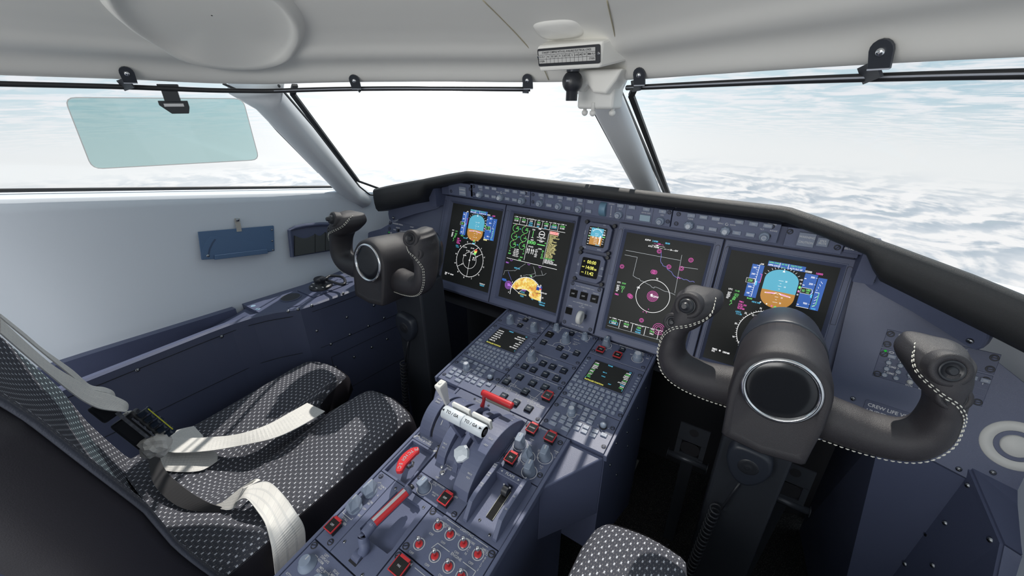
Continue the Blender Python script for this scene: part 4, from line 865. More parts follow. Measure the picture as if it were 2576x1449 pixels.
def mfd_l(S):
    S.L([(4,9),(178,9)],.8);S.L([(3,30),(178,30)],.9);S.L([(4,136),(176,136)],1.0);S.L([(65,42),(65,131)],.9);S.L([(129,41),(129,131)],.9)
    for i,(h,a,b_,c) in enumerate((('COM1','123.500','121.500',''),('NAV1','115.70','108.20',''),('TCAS/ATC','1212','TA/RA','ABOVE'),('ADF1','730.0','330.0','ADF'),('HF1','4.7000','6.4000','SQ 1'),('COM2','137.50','121.50',''),('COM3','127.500','131.000',''))):
        x=13+i*25.5; S.R(x-7,7.5,x+7,10.5,SCREEN,.0005);S.T(h,x,9,2.9,z=.0009);S.T(a,x,15,4.2,EW if i==2 else EG);S.T(b_,x,20.5,3.8,EC if i==2 else EW)
        if c: S.T(c,x,26.5,3.6,EC)
        if i<6: S.L([(x+12.8,9),(x+12.8,29)],.8)
    S.L([(131.5,18),(149,18),(149,24),(131.5,24)],.8,EC,True)
    for r,y in enumerate((43,67.5,91)):
        for x in(17,49.5): S.A(x,y,10.5,90,360,1.1,EG,n=28);S.L([(x,y),(x+11,y+.5)],1.6,EG);S.T('0.0' if r!=1 else '0',x+6,y-4,4.4,EG);S.D(x,y-10.5,1.1,ER)
        S.T(('N1','ITT','N2')[r],33,y,3.2,EC)
    for t,x,y,m in(('0',10,105,EG),('25',10,113,EG),('0000',11,121,EG),('0',58,105,EG),('25',58,113,EG),('3720',50,133,EG),('0000',54,125,EG)): S.T(t,x,y,4,m)
    for i,t in enumerate(('OIL TEMP','OIL PRESS','FUEL FLOW','FUEL QTY','TOTAL QTY')): S.T(t,33,105+i*5,3.2,EW)
    S.T('STAB',78,38,3.4);S.L([(78,41),(78,61)],1.6,EG);S.L([(74,61),(82,61)],1);S.T('TRIM',97,33,3.4)
    S.A(107,47,9,0,360,1.6);S.L([(100,47),(114,47)],2.2);S.T('LWD',97,57,3);S.T('RWD',117,57,3);S.L([(95,65),(119,65)],1.4);S.T('RUD',107,60,3.2)
    S.T('GEAR',79,68,3.4);S.T('FLAPS',109,68,3.4);S.T('45',124,70,4,EG)
    for x in(70,79,88): S.A(x,75.5,4,0,360,1.5,EG,n=20);S.T('DN',x,75.5,2.6,EG)
    S.L([(98,77),(124,77)],2.6,EG);S.T('SPOILERS',79,88,3.4);S.T('CABIN',110,89,3.4)
    for i,x in enumerate((70,76,84,90)): S.L([(x,93),(x,109)],1.8);S.L([(x-2.5,98),(x+2.5,98)],1)
    for i,(a,b_) in enumerate((('ALT','200'),('RATE','0'),('PSI','0.1'),('TEMP','25'),('LDG','1210'))): S.T(a,100,93.5+i*5,3.4,EW);S.T(b_,121,93.5+i*5,4,EG)
    S.R(131.5,33,158,41.5,ER,.0003);S.T('NOSE DOOR OPEN',145,35.3,3,EW);S.T('PASSENGER DOOR',145,39.6,3,EW)
    cas=('PARKING BRAKE','ADC 1 FAIL','ANTISKID INOP','L BLEED','R BLEED','CABIN PRESS','AP FAIL','CAB TEMP HOT','L FUEL PUMP','R PITOT HEAT','YAW DAMPER','RUDDER LIMIT','ADS HEAT FAIL','WSHLD HEAT','AP STAB TRIM','HYD PUMP','MACH TRIM','PRESS LOW','EMER LIGHTS')
    for i,t in enumerate(cas): S.T(t,132,44.5+i*3.55,3.3,EAM,'L',sx=.78+.1*((i*7)%3))
    S.T('PARK BRAKE ON',132,112.5,3.3,EG,'L')
    for i,t in enumerate(('FUEL SYS OFF','ENG SYNC OFF','GALLEY DOOR OPEN')): S.T(t,132,116.5+i*3.9,3.5,EW,'L')
    # map half
    for x in(22,84,122): S.A(x,138,4,180,360,.9,EPU,n=12)
    S.T('FMS1',10,150,4.5,EPU);S.T('NDB STD',47,160,4,EC)
    S.L([(73,140),(40,170)],.7,EGY);S.L([(100,143),(111,160),(106,164)]+wig((106,164),(72,176),6,1,5),.7,EGY);S.L([(106,152),(114,168),(140,160),(146,153)],.7,EGY);S.L([(128,149),(136,162)],.7,EGY);S.L([(114,168),(96,182),(98,186)],.7,EGY);S.L(wig((5,176),(40,168),8,1.2,6),.7,EGY);S.L([(4,190),(6,178)],.7,EGY);S.L([(18,176),(36,200)],.8,EVI)
    cx_,cy_,R=92,232,53
    S.P([(cx_+R*.98*math.cos(math.radians(a)),cy_-R*.98*math.sin(math.radians(a))) for a in range(20,168,6)]+[(cx_-40,cy_-8),(cx_-18,cy_-14),(cx_+2,cy_-16),(cx_+12,cy_-12)],WXM,.0003)
    S.P([(cx_+R*.98*math.cos(math.radians(a)),cy_-R*.98*math.sin(math.radians(a))) for a in range(-6,22,4)]+[(cx_+12,cy_-12),(cx_+12,cy_-2),(cx_+20,cy_+4)],WXM,.0003)
    S.A(cx_,cy_,R,-10,190,1.4,n=64)
    for a in range(-10,191,6):
        t=math.radians(a); S.L([(cx_+R*math.cos(t),cy_-R*math.sin(t)),(cx_+(R+2.4)*math.cos(t),cy_-(R+2.4)*math.sin(t))],.7)
    for t,a in(('12',117),('15',82),('E',152),('18',42),('21',6),('6',185)): t_=math.radians(a); S.T(t,cx_+(R+6)*math.cos(t_),cy_-(R+6)*math.sin(t_),4.2)
    S.T('143',cx_+6,cy_-R-7,4.4,EG);S.A(cx_,cy_+10,26,20,160,.9,n=24)
    S.P([(2,200),(16,200),(20,206),(10,208),(2,206)],EBL,.0003);rings(S,28,216,EPU,(12,9,6,3),1.1);S.P([(24,212),(32,210),(34,218),(26,220)],EPU,.0005);S.L([(30,214),(72,232)],1.0)
    S.R(124,194,142,208,em('navy',25,60,150,.8),.0004);S.T('MODE',132,197,3.4);S.R(134,201,141,204.5,ER,.0006);S.R(134,204.8,141,208,EAM,.0006);S.T('TGTS OFF',151,212,3.6)
    S.T('ACID',84,219,5,EPU,z=.0009);S.T('CYYC',82,226,4.4,EC,z=.0009);S.T('WINDSHEAR',82,232,4.2,EAM,z=.0009);S.T('VOR1',82,238,4.2,EC,z=.0009);S.T('FO',118,238,4,EC);S.T('TO/WX A4',150,240,3.8,EC);S.T('TERRAIN',152,247,3.8,EC)
display(-.9205,-.6712,'leftmost large display showing blue and tan attitude ball and compass rose',-.8850,lambda S:pfd(S,True))
display(-.6705,-.4320,'second large display from the left with green engine rings and orange weather fan',-.6450,mfd_l)
display(-.3200,-.0715,'third large display from the left, map with magenta circles and one white ring',-.2965,mfd_r)
display(-.0708,.1690,'rightmost large display behind the right yoke with blue and tan attitude ball',-.0535,pfd)
# ---- centre column
P=Panel('centre_instrument_plate','narrow plate between the middle displays with gear lever and warning buttons',DF,-.4185,-.3235,.1760,.304,m=PANEL,th=.02,z=.006)
for u,v,a in((-.4110,.1826,1.6),(-.3330,.1826,1.3),(-.4110,.2935,.6),(-.3330,.2935,.6)): P.fast(u,v,a,.0045)
hbar(P,-.3995,-.3455,.1865,'TAWS WARN',.0034,gap=.0165);P.txt('GS',-.4020,.1955,.0030);P.txt('FLAPS',-.3715,.1950,.0030);P.txt('TERRAIN',-.3400,.1950,.0030)
for u in(-.4015,-.3712,-.3405): P.btn(u,.2095,'OFF',.0190,m=BTND,lh=.0038)
hbar(P,-.3990,-.3430,.2310,'LANDING GEAR',.0034,gap=.0195);P.txt('UP',-.3712,.2360,.0030);P.txt('VLO 200',-.3712,.2405,.0030);P.txt('VLO 200 VLE 250',-.3712,.2935,.0034);P.txt('NWS',-.4040,.2455,.0032);P.btn(-.4045,.2600,'',.0170,m=BTND)
P.done()
T=thing('landing_gear_lever','white wheel-shaped landing gear lever below the LANDING GEAR legend','lever',DF@V((-.3700,-.268,.006)))
gp=DFI@onp(1459,799,DF@V((0,0,.045)),DF.to_3x3()@V((0,0,1)))
b=MB(DF@Matrix.Translation((gp.x,gp.y,.045))@Matrix.Rotation(PI/2,4,'Y')@Matrix.Translation((0,0,-.0065))); b.lathe([(.007,.0015),(.013,.0),(.0172,.001),(.0185,.004),(.0185,.009),(.0172,.012),(.013,.013),(.007,.0115)],IVORY,n=36); b.build('wheel_knob',T)
b=MB(DF); b.bar((gp.x,gp.y,.006),(gp.x,gp.y,.036),.007,.010,BLACKP,up=(0,1,0)); b.build('shaft',T)
def smallinst(name,label,cat,x0,t0,x1,t1,draw,legs):
    T=thing(name,label,cat,DF@V(((x0+x1)/2,-t1,.006))); b=MB(DF); c=.011
    ol=[(x0+c,-t1),(x1-c,-t1),(x1,-t1+c),(x1,-t0-c),(x1-c,-t0),(x0+c,-t0),(x0,-t0-c),(x0,-t1+c)]
    b.prism(ol,-.02,.010,PANEL2,ch=.0012); b.build('case',T)
    sx0,st0,sx1,st1=(x0+x1)/2-.0255,(t0+t1)/2-.0265,(x0+x1)/2+.0255,(t0+t1)/2+.0255
    b=MB(DF); b.prism(rrect(sx0,-st1,sx1,-st0,.004),.0095,.0108,BTND); b.build('screen',T)
    S=Scr(sx0,st0,.0110); draw(S); S.b.build('symbology',T)
    b=MB(DF)
    for t,x,y,h,r in legs: b.text(t,x,-y,h,GREYL,.0104,rot=r)
    b.build('lettering',T)
    for x,t in((x0-.001,t0+.001),(x1+.001,t0+.001),(x0-.001,t1-.001),(x1+.001,t1-.001)):
        b=MB(DF@Matrix.Translation((x,-t,.003))); b.lathe([(.0055,-.004),(.0055,.001),(.0045,.002)],FAST,n=16); b.box((0,0,.0021),(.008,.0012,.0006),DARK); b.build('fastener',T)
    return T
def standby(S):
    S.R(8,3,42,26,ESK);S.R(8,26,42,48,EBR);S.A(25,20,14,30,150,.8)
    for i in range(7): a=math.radians(35+i*18); S.L([(25+14*math.cos(a),20-14*math.sin(a)),(25+17*math.cos(a),20-17*math.sin(a))],.8)
    for i in range(-2,5):
        if i: S.L([(20,26+i*4.2),(30,26+i*4.2)],.6)
    for x in(16,25,34): S.A(x,27.5,2,0,360,.9,EW,n=8)
    for i in range(7): S.L([(3,5+i*7),(7,5+i*7)],1.4);S.L([(43,6+i*6),(47,6+i*6)],1.2)
    S.T('30.00',44,18,3.4);S.T('2.0',5,26,3.6,EG);S.T('080',46,24,3.6,EG);S.T('0',25,2,3,EG);S.R(35,22,38,44,EW,.0005);S.T('30.02IN',33,47,3,EC)
smallinst('standby_display','small square standby attitude display high between the two middle displays','display',-.4085,.0100,-.3330,.0845,standby,(('STD',-.3560,.0135,.0028,0),('HPA/IN',-.4050,.0400,.0024,1.57),('CAGE',-.3990,.0790,.0028,0),('BARO',-.3560,.0790,.0028,0)))
def clock(S):
    S.T('00:00',28,11,9,EY,sx=.9);S.T('14:08',25,26,9,EY,sx=.85);S.T('04',42,28,5.5,EY);S.T('11:42',27,41,9,EY,sx=.9);S.T('ET',7,11,3,EY);S.T('UTC',8,41,3,EY);S.T('GMT',7,26,3,EY)
smallinst('chronometer','square digital clock with yellow digits 14:08 below the standby display','clock',-.4085,.0940,-.3330,.1690,clock,(('FLT',-.4050,.1260,.0026,0),('RST',-.4050,.1295,.0026,0),('CHR',-.4050,.1520,.0026,0),('GPS',-.3370,.1240,.0026,0),('MAN',-.3370,.1275,.0026,0),('MODE',-.3370,.1460,.0026,0)))
# ---- glareshield control strip
SF=frame((0,.952,-.25),(1,0,0),(0,0,1))
def skey(P,u,v,t,w=.0165,h=.0088): P.key(u,v,t,w=w,h=h,d=.004,m=KEYM,lh=.0030,sx=.85)
def dcp(o,label):
    P=Panel('display_control_panel',label,SF,o-.0100,o+.2020,-.0232,.0175,th=.03)
    for u,v,a in((.0055,-.0160,.9),(.0040,.0065,.3),(.1880,-.0165,1.1),(.1860,.0040,.5)): P.fast(o+u-.002,v,a,.0042)
    for u,t in((.0305,'1/2'),(.0560,'DME/H'),(.0810,'NAV SRC'),(.1265,'FRMT'),(.1530,'TFC'),(.1785,'TR/WX')): skey(P,o+u,-.0172,t)
    for u,t in((.0540,'RADIO'),(.0795,'BRG SRC'),(.1265,'REFS'),(.1520,'RADAR')): skey(P,o+u,.0065,t)
    P.txt('TUNE',o+.0300,-.0085,.0032);P.txt('MENU',o+.092,-.0082,.0028);P.txt('DATA',o+.116,-.0082,.0028);P.L.arc(o+.104,.0082,.0026,60,380,.0011);P.txt('TILT',o+.1700,-.0080,.0028);P.txt('RANGE',o+.1910,-.0080,.0028);P.txt('COLLINS',o+.1850,-.0210,.0028)
    P.knob(o+.0300,.0050,.0095,.014,'scallop',.5);P.knob(o+.1045,.0050,.0095,.014,'scallop',.9);P.knob(o+.1775,.0050,.0095,.014,'cup');P.done()
dcp(-.7665,'left display control panel on the glareshield strip over the leftmost displays');dcp(-.1760,'right display control panel on the glareshield strip over the rightmost displays')
P=Panel('flight_guidance_panel','long autopilot panel with speed wheel in the middle of the glareshield strip',SF,-.5640,-.1868,-.0232,.0175,th=.03)
for u,v,a in((-.5560,-.0155,.4),(-.5560,.0050,0),(-.1930,-.0170,1),(-.1930,.0045,.6)): P.fast(u,v,a,.0040)
for u,t in((-.5290,'FD'),(-.4995,'NAV'),(-.4715,'HDG'),(-.4445,'APPR'),(-.4150,'FLC'),(-.3860,'VS'),(-.3080,'ALT'),(-.2795,'AP'),(-.2450,'YD'),(-.2080,'FD')): skey(P,u,-.0175,t)
for u,t in((-.5040,'1/2 BANK'),(-.4480,'B/C'),(-.3895,'VNAV'),(-.2820,'XFR')): skey(P,u,.0072,t)
for u,t in((-.5300,'CRS'),(-.4720,'HDG'),(-.4140,'SPEED'),(-.3080,'ALT'),(-.2080,'CRS')): P.txt(t,u,-.0085,.0030);P.knob(u-.0015,.0050,.0092,.013,'cup')
P.txt('DOWN',-.3310,-.0180,.0028);P.txt('UP',-.3310,.0135,.0028);P.ln([(-.3310,-.0120),(-.3310,.0080)],.0011);P.L.poly([(-.3310,.0150),(-.3325,.0105),(-.3295,.0105)],WHITE);P.L.poly([(-.3310,-.0110),(-.3325,-.0065),(-.3295,-.0065)],WHITE)
P.txt('AP/YD DISC',-.2450,-.0080,.0030);P.key(-.2455,.0040,'',w=.0250,h=.0150,d=.004,m=mat('disc_bar',(.28,.38,.46,1),.45),name='disconnect_bar')
b=MB(SF@Matrix.Translation((-.3510,.0030,-.004))@Matrix.Rotation(PI/2,4,'Y')@Matrix.Translation((0,0,-.0080))); b.lathe([(.0175,0),(.0182,.001),(.0182,.015),(.0175,.016)],mat('wheel_blue',(.13,.24,.34,1),.45),n=60,sq=lambda a:1+.02*math.cos(30*a)); b.build('pitch_wheel',P.t)
for u in(-.5185,-.4295,-.4010,-.3195,-.2935,-.2290): P.ln([(u,-.0225),(u-.001,.0168)],.0005,DARK)
P.done()
for o,lab,sp in((0,'right WARNING / CAUTION plate with SPKR MUTE at the end of the strip',1),(1,'left WARNING / CAUTION plate at the left end of the strip',0)):
    u0,u1=(.0368,.1330) if not o else (-.8650,-.7675)
    P=Panel('master_warning_plate',lab,SF,u0,u1,-.0205,.0200,th=.03)
    if not o:
        P.fast(.0425,-.0115,.9,.0048);P.fast(.1240,.0065,.9,.0048);P.key(.0725,-.0005,'WARNING\n\nCAUTION',w=.0280,h=.0275,d=.005,m=KEYM,lh=.0042,name='warning_button');P.key(.0990,-.0005,'SPKR\nMUTE',w=.0185,h=.0175,d=.005,m=KEYM,lh=.0038,name='mute_button')
    else:
        P.fast(-.8545,.0090,1.4,.0042);P.fast(-.7770,-.0057,1.2,.0048);P.key(-.8050,.0030,'WARNING\n\nCAUTION',w=.0260,h=.0265,d=.005,m=KEYM,lh=.0038,name='warning_button')
    P.done()
P=Panel('registration_plate','small dark plate reading 9H-VCN SELCAL CJ-DG at the right end of the strip',SF,.1340,.1660,-.0090,.0150,th=.02,m=PANEL2);P.txt('9H-VCN',.1490,-.0010,.0046);P.txt('SELCAL CJ-DG',.1490,.0060,.0034,sx=.95);P.done()
ib=MB(SF); ib.box(((-.905+.160)/2,-.004,-.030),(1.065,.042,.036),PANEL2); ib.box((.178,-.030,-.030),(.030,.070,.080),PANEL2); ib.box((-.928,-.030,-.030),(.030,.070,.080),PANEL2); o_=ib.build('strip_backing',ip)
# ================================================================ GLARESHIELD, COVERS, OUTBOARD PANELS
G=thing('glareshield','long matt black padded glareshield running across under the windscreens','glareshield',(CX,.95,-.25))
# nodes along the right half (dx from centreline): y of lip, z of top, lip height, underside run
gn=[(0,.938,-.188,.030),(.20,.938,-.188,.030),(.39,.938,-.188,.030),(.405,.936,-.189,.030),(.47,.920,-.202,.032),(.535,.901,-.217,.033),(.55,.897,-.221,.052),(.565,.893,-.224,.066),(.66,.865,-.245,.074),(.715,.846,-.259,.076),(.78,.818,-.276,.078),(.86,.775,-.296,.078),(.92,.735,-.312,.078)]
def gsec(n,sg):
    dx,y,z,h=n; x=CX+sg*dx; out=[]
    nx=0 if dx<.4 else .22*sg*(-1); 
    fx=lambda d:(x+sg*d*.30*(0 if dx<.4 else 1), y+d)
    pr=[(.060,-h-.012),(.020,-h-.004),(.004,-h),(-.006,-h*.85),(-.010,-h*.6),(-.011,-h*.35),(-.008,-.006),(0,-.0008),(.012,-.0015),(.05,-.014),(.20,-.068),(.55,-.20),(.55,-.23),(.1,-h-.03)]
    for d,dz in pr:
        X,Y=fx(d); out.append(V((X,Y,z+dz)))
    return out
b=MB(); nodes=[(n,-1) for n in gn[:10][::-1]]+[(n,1) for n in gn[1:]]
secs=[gsec(n,s_) for n,s_ in nodes]; k=len(secs[0]); vs=[p for s_ in secs for p in s_]; fs=[]
for j in range(len(secs)-1):
    for i in range(k): fs.append((j*k+i,j*k+(i+1)%k,(j+1)*k+(i+1)%k,(j+1)*k+i))
fs+=[tuple(range(k))[::-1],tuple(range((len(secs)-1)*k,len(secs)*k))]
b.add(vs,fs,GLARE,True); go=b.build('padded_cover',G)
# ---- frames for slanted outboard panels (right one solved, left one mirrored)
PHI=math.radians(10)
dn=V((0,-math.sin(TD),-math.cos(TD))); nrm=V((0,-math.cos(TD),math.sin(TD)))
e_r=V((math.cos(PHI),0,0))+nrm*math.sin(PHI)
OF=frame((.19,1.0,-.286),e_r,-dn)                 # right outboard frame
OFI=OF.inverted(); on_=OF.to_3x3()@V((0,0,1))
def po(x,y,h=0): q=OFI@onp(x,y,OF@V((0,0,h)),on_); return (q.x,q.y)
e_l=V((e_r.x,-e_r.y,-e_r.z))
o_l=mx((.19,1.0,-.286)); OLF=frame(o_l,e_l,-dn)     # left outboard frame (x still points right)
opoly=[(2160,650),(2092,935),(2010,1110),(2230,1095),(2362,1167),(2437,1206),(2443,1181),(2576,1246),(2800,1350),(2760,1090),(2680,1020),(2576,962),(2500,902),(2446,868),(2420,800),(2200,690)]
op=[po(*p) for p in opoly]
def outboard(F,sg,label):
    T=thing('outboard_panel',label,'side panel',F@V((sg*.20,-.20,0)))
    b=MB(F); b.prism([(sg*x,y) for x,y in op],-.006,0,PANEL,ch=.0006); b.build('sheet',T); return T
OR=outboard(OF,1,'right outboard panel carrying the rudder pedal and audio controls'); OL=outboard(OLF,-1,'left outboard panel behind the left yoke, dark blue grey sheet')
def scr_on(F,x,y,T,r=.0045):
    mb=MB(F@Matrix.Translation((x,y,0))@Matrix.Rotation(random.random(),4,'Z')); mb.lathe([(r,0),(r*.95,.0010),(r*.7,.0024),(r*.25,.003)],STEEL,n=18); mb.box((0,0,.0030),(r*1.3,r*.25,.0005),DARK); mb.build('screw',T)
for x,y in((2412,1180),(2498,1189),(2146,1003)): q=po(x,y); scr_on(OF,q[0],q[1],OR)
# rudder / audio controls
rx,ry=po(2232.,826.6)
def audio(F,x0,y0,label,full):
    F2=F@Matrix.Translation((x0,y0,.001))
    P=Panel('adjustment_plate',label,F2,0,.146,0,.0370,th=.004,m=PANEL2)
    for u,v,a in((.0070,.0085,.9),(.0070,.0290,.3),(.139,.0085,.1),(.139,.0290,.1)): P.fast(u,v,a,.0050)
    P.txt('RUDDER PEDAL',.040,.0075,.0044);P.txt('ADJUST',.043,.0200,.0036);P.txt('CONT',.100,.0075,.0036);P.txt('FWD',.030,.029,.0034);P.txt('AFT',.060,.029,.0034); P.btn(.045,.0290,'',.008,.004,m=BTN) ;P.done()
    P=Panel('audio_panel',label.replace('rudder pedal adjustment plate','audio selector plate with small buttons'),F2,0,.146,.0385,.0960,th=.004,m=PANEL2)
    for u,v,a in((.0070,.0490,.9),(.0070,.0895,.2),(.139,.049,.1),(.139,.0895,.2)): P.fast(u,v,a,.0050)
    b=MB(P.at(.0075,.0425)); b.lathe([(.0022,0),(.0018,.0015),(.0005,.002)],GREENLED,n=12); b.build('green_lamp',P.t)
    for i in range(9):
        P.key(.0185+i*.0150,.0500,('COM1','COM2','COM3','HF1','HF2','SAT','PA','INT','CAB')[i],w=.0120,h=.0078,d=.003,lh=.0022)
        P.ln([(.0170+i*.015,.0548),(.0170+i*.015,.0580)],.0009)
    for r in range(2):
        P.L.box((.073,-(.0590+r*.0125)-.006,.0002),(.140,.0012,.0010),PANEL)
    for r in range(3):
        for i in range(7):
            if r==2 and i>1: continue
            u=.0170+i*.0165; v=.0625+r*.0125
            b=MB(P.at(u,v)); b.lathe([(.0048,0),(.0046,.003),(.0038,.0042)],KNOBM,n=18); b.line([(0,.0024),(.0022,-.0016),(-.0022,-.0016)],.0006,WHITE,.0044,closed=True); b.build('volume_knob',P.t)
    P.txt('1 DME 2',.024,.0695,.0036);P.txt('1 DME 2',.024,.0820,.0036);P.txt('ADF',.058,.0695,.0034);P.txt('VOICE',.055,.0800,.0032)
    for i,t in enumerate(('OTH','RMT','ID','BOTH')):
        b=MB(P.at(.0530+i*.0175,.0880)); b.lathe([(.0046,0),(.0042,.0035),(.002,.0048)],IVORY,n=16); b.build('switch_cap',P.t); P.txt(t,.0530+i*.0175,.0948,.0032)
    P.L.arc(.0165,-.0425,.0030,0,360,.0010,n=16,ry=.0018); P.done()
audio(OF,rx,ry,'right rudder pedal adjustment plate behind the right yoke',1)
audio(OLF,-rx-.146,ry,'left rudder pedal adjustment plate behind the left yoke',0)
q=po(2230,1040); T=thing('life_vest_plate','dark plate reading CREW LIFE VEST UNDER SEAT below the audio buttons','placard',OF@V((q[0],q[1],0)))
b=MB(OF); b.prism(rrect(q[0]-.034,q[1]-.016,q[0]+.040,q[1]+.015,.004),0,.0012,PANEL2,ch=.0003); b.text('CREW LIFE VEST',q[0]+.004,q[1]+.006,.0064,WHITE,.0016); b.text('UNDER SEAT',q[0]-.002,q[1]-.0055,.0064,WHITE,.0016); b.build('plate',T)
q=po(2556,1122); T=thing('air_gasper','round air outlet with pale outer ring and chrome centre at the right edge','air outlet',OF@V((q[0],q[1],0)))
F=OF@Matrix.Translation((q[0],q[1],0)); b=MB(F); b.lathe([(.0250,.0005),(.0255,.002),(.040,.002),(.0410,0)],IVORY,n=48,cap=False); b.build('outer_ring',T)
b=MB(F); b.lathe([(.0252,.002),(.0235,-.002),(.020,-.003),(.0180,.001)],CHROME,n=48,cap=False); b.build('inner_ring',T)
b=MB(F); b.lathe([(.0185,-.004),(.0180,.003),(.0165,.005),(.001,.005)],IVORY,n=40); b.build('nozzle',T)
# wing shaped cover plates
s1,s2,s3=V((.201,.981,-.315)),V((.338,.911,-.367)),V((.322,.913,-.306))
cn=(s2-s1).cross(s3-s1).normalized(); 
if cn.y>0: cn=-cn
ex=(s3-s1); ex=(ex-cn*ex.dot(cn)).normalized(); CFm=Matrix.Identity(4); ey=cn.cross(ex)
CF=Matrix(((ex.x,ey.x,cn.x,s1.x),(ex.y,ey.y,cn.y,s1.y),(ex.z,ey.z,cn.z,s1.z),(0,0,0,1)))
cpx=[(2186,678),(2196,672),(2300,706),(2400,737),(2485,766),(2500,774),(2500,800),(2492,850),(2478,872),(2462,877),(2445,870),(2300,780),(2190,720),(2176,708)]
def cover(sg,label):
    cp=[CF.inverted()@onp(x,y,s1,cn) for x,y in cpx]; 
    T=thing('cover_plate',label,'cover plate',s1 if sg>0 else mx(s1)); b=MB()
    n=len(cp); vs=[]
    for z,sh in((-.016,0),(.006,0),(.010,.004)):
        cxm=sum(p.x for p in cp)/n; cym=sum(p.y for p in cp)/n
        vs+=[CF@V((p.x+(cxm-p.x)*sh*8,p.y+(cym-p.y)*sh*8,z)) for p in cp]
    if sg<0: vs=[mx(v) for v in vs]
    fs=[tuple(range(n))[::-1],tuple(range(2*n,3*n))]+[(r*n+i,r*n+(i+1)%n,(r+1)*n+(i+1)%n,(r+1)*n+i) for r in(0,1) for i in range(n)]
    if sg<0: fs=[f[::-1] for f in fs]
    b.add(vs,fs,PANEL); b.build('plate',T)
    for p in(s1,s2,s3):
        c_=CF@(CF.inverted()@p+V((0,0,.010))); F=CF.copy(); F.translation=c_
        b=MB(F); b.lathe([(.0052,0),(.005,.0012),(.0035,.003),(.001,.0036)],STEEL,n=18); b.box((0,0,.0036),(.007,.0012,.0006),DARK)
        if sg<0: b.v=[mx(v) for v in b.v]; b.f=[f[::-1] for f in b.f]
        b.build('screw',T)
cover(1,'right wing-shaped cover plate with three screws beneath the glareshield'); cover(-1,'left wing-shaped cover plate with three screws beneath the glareshield')
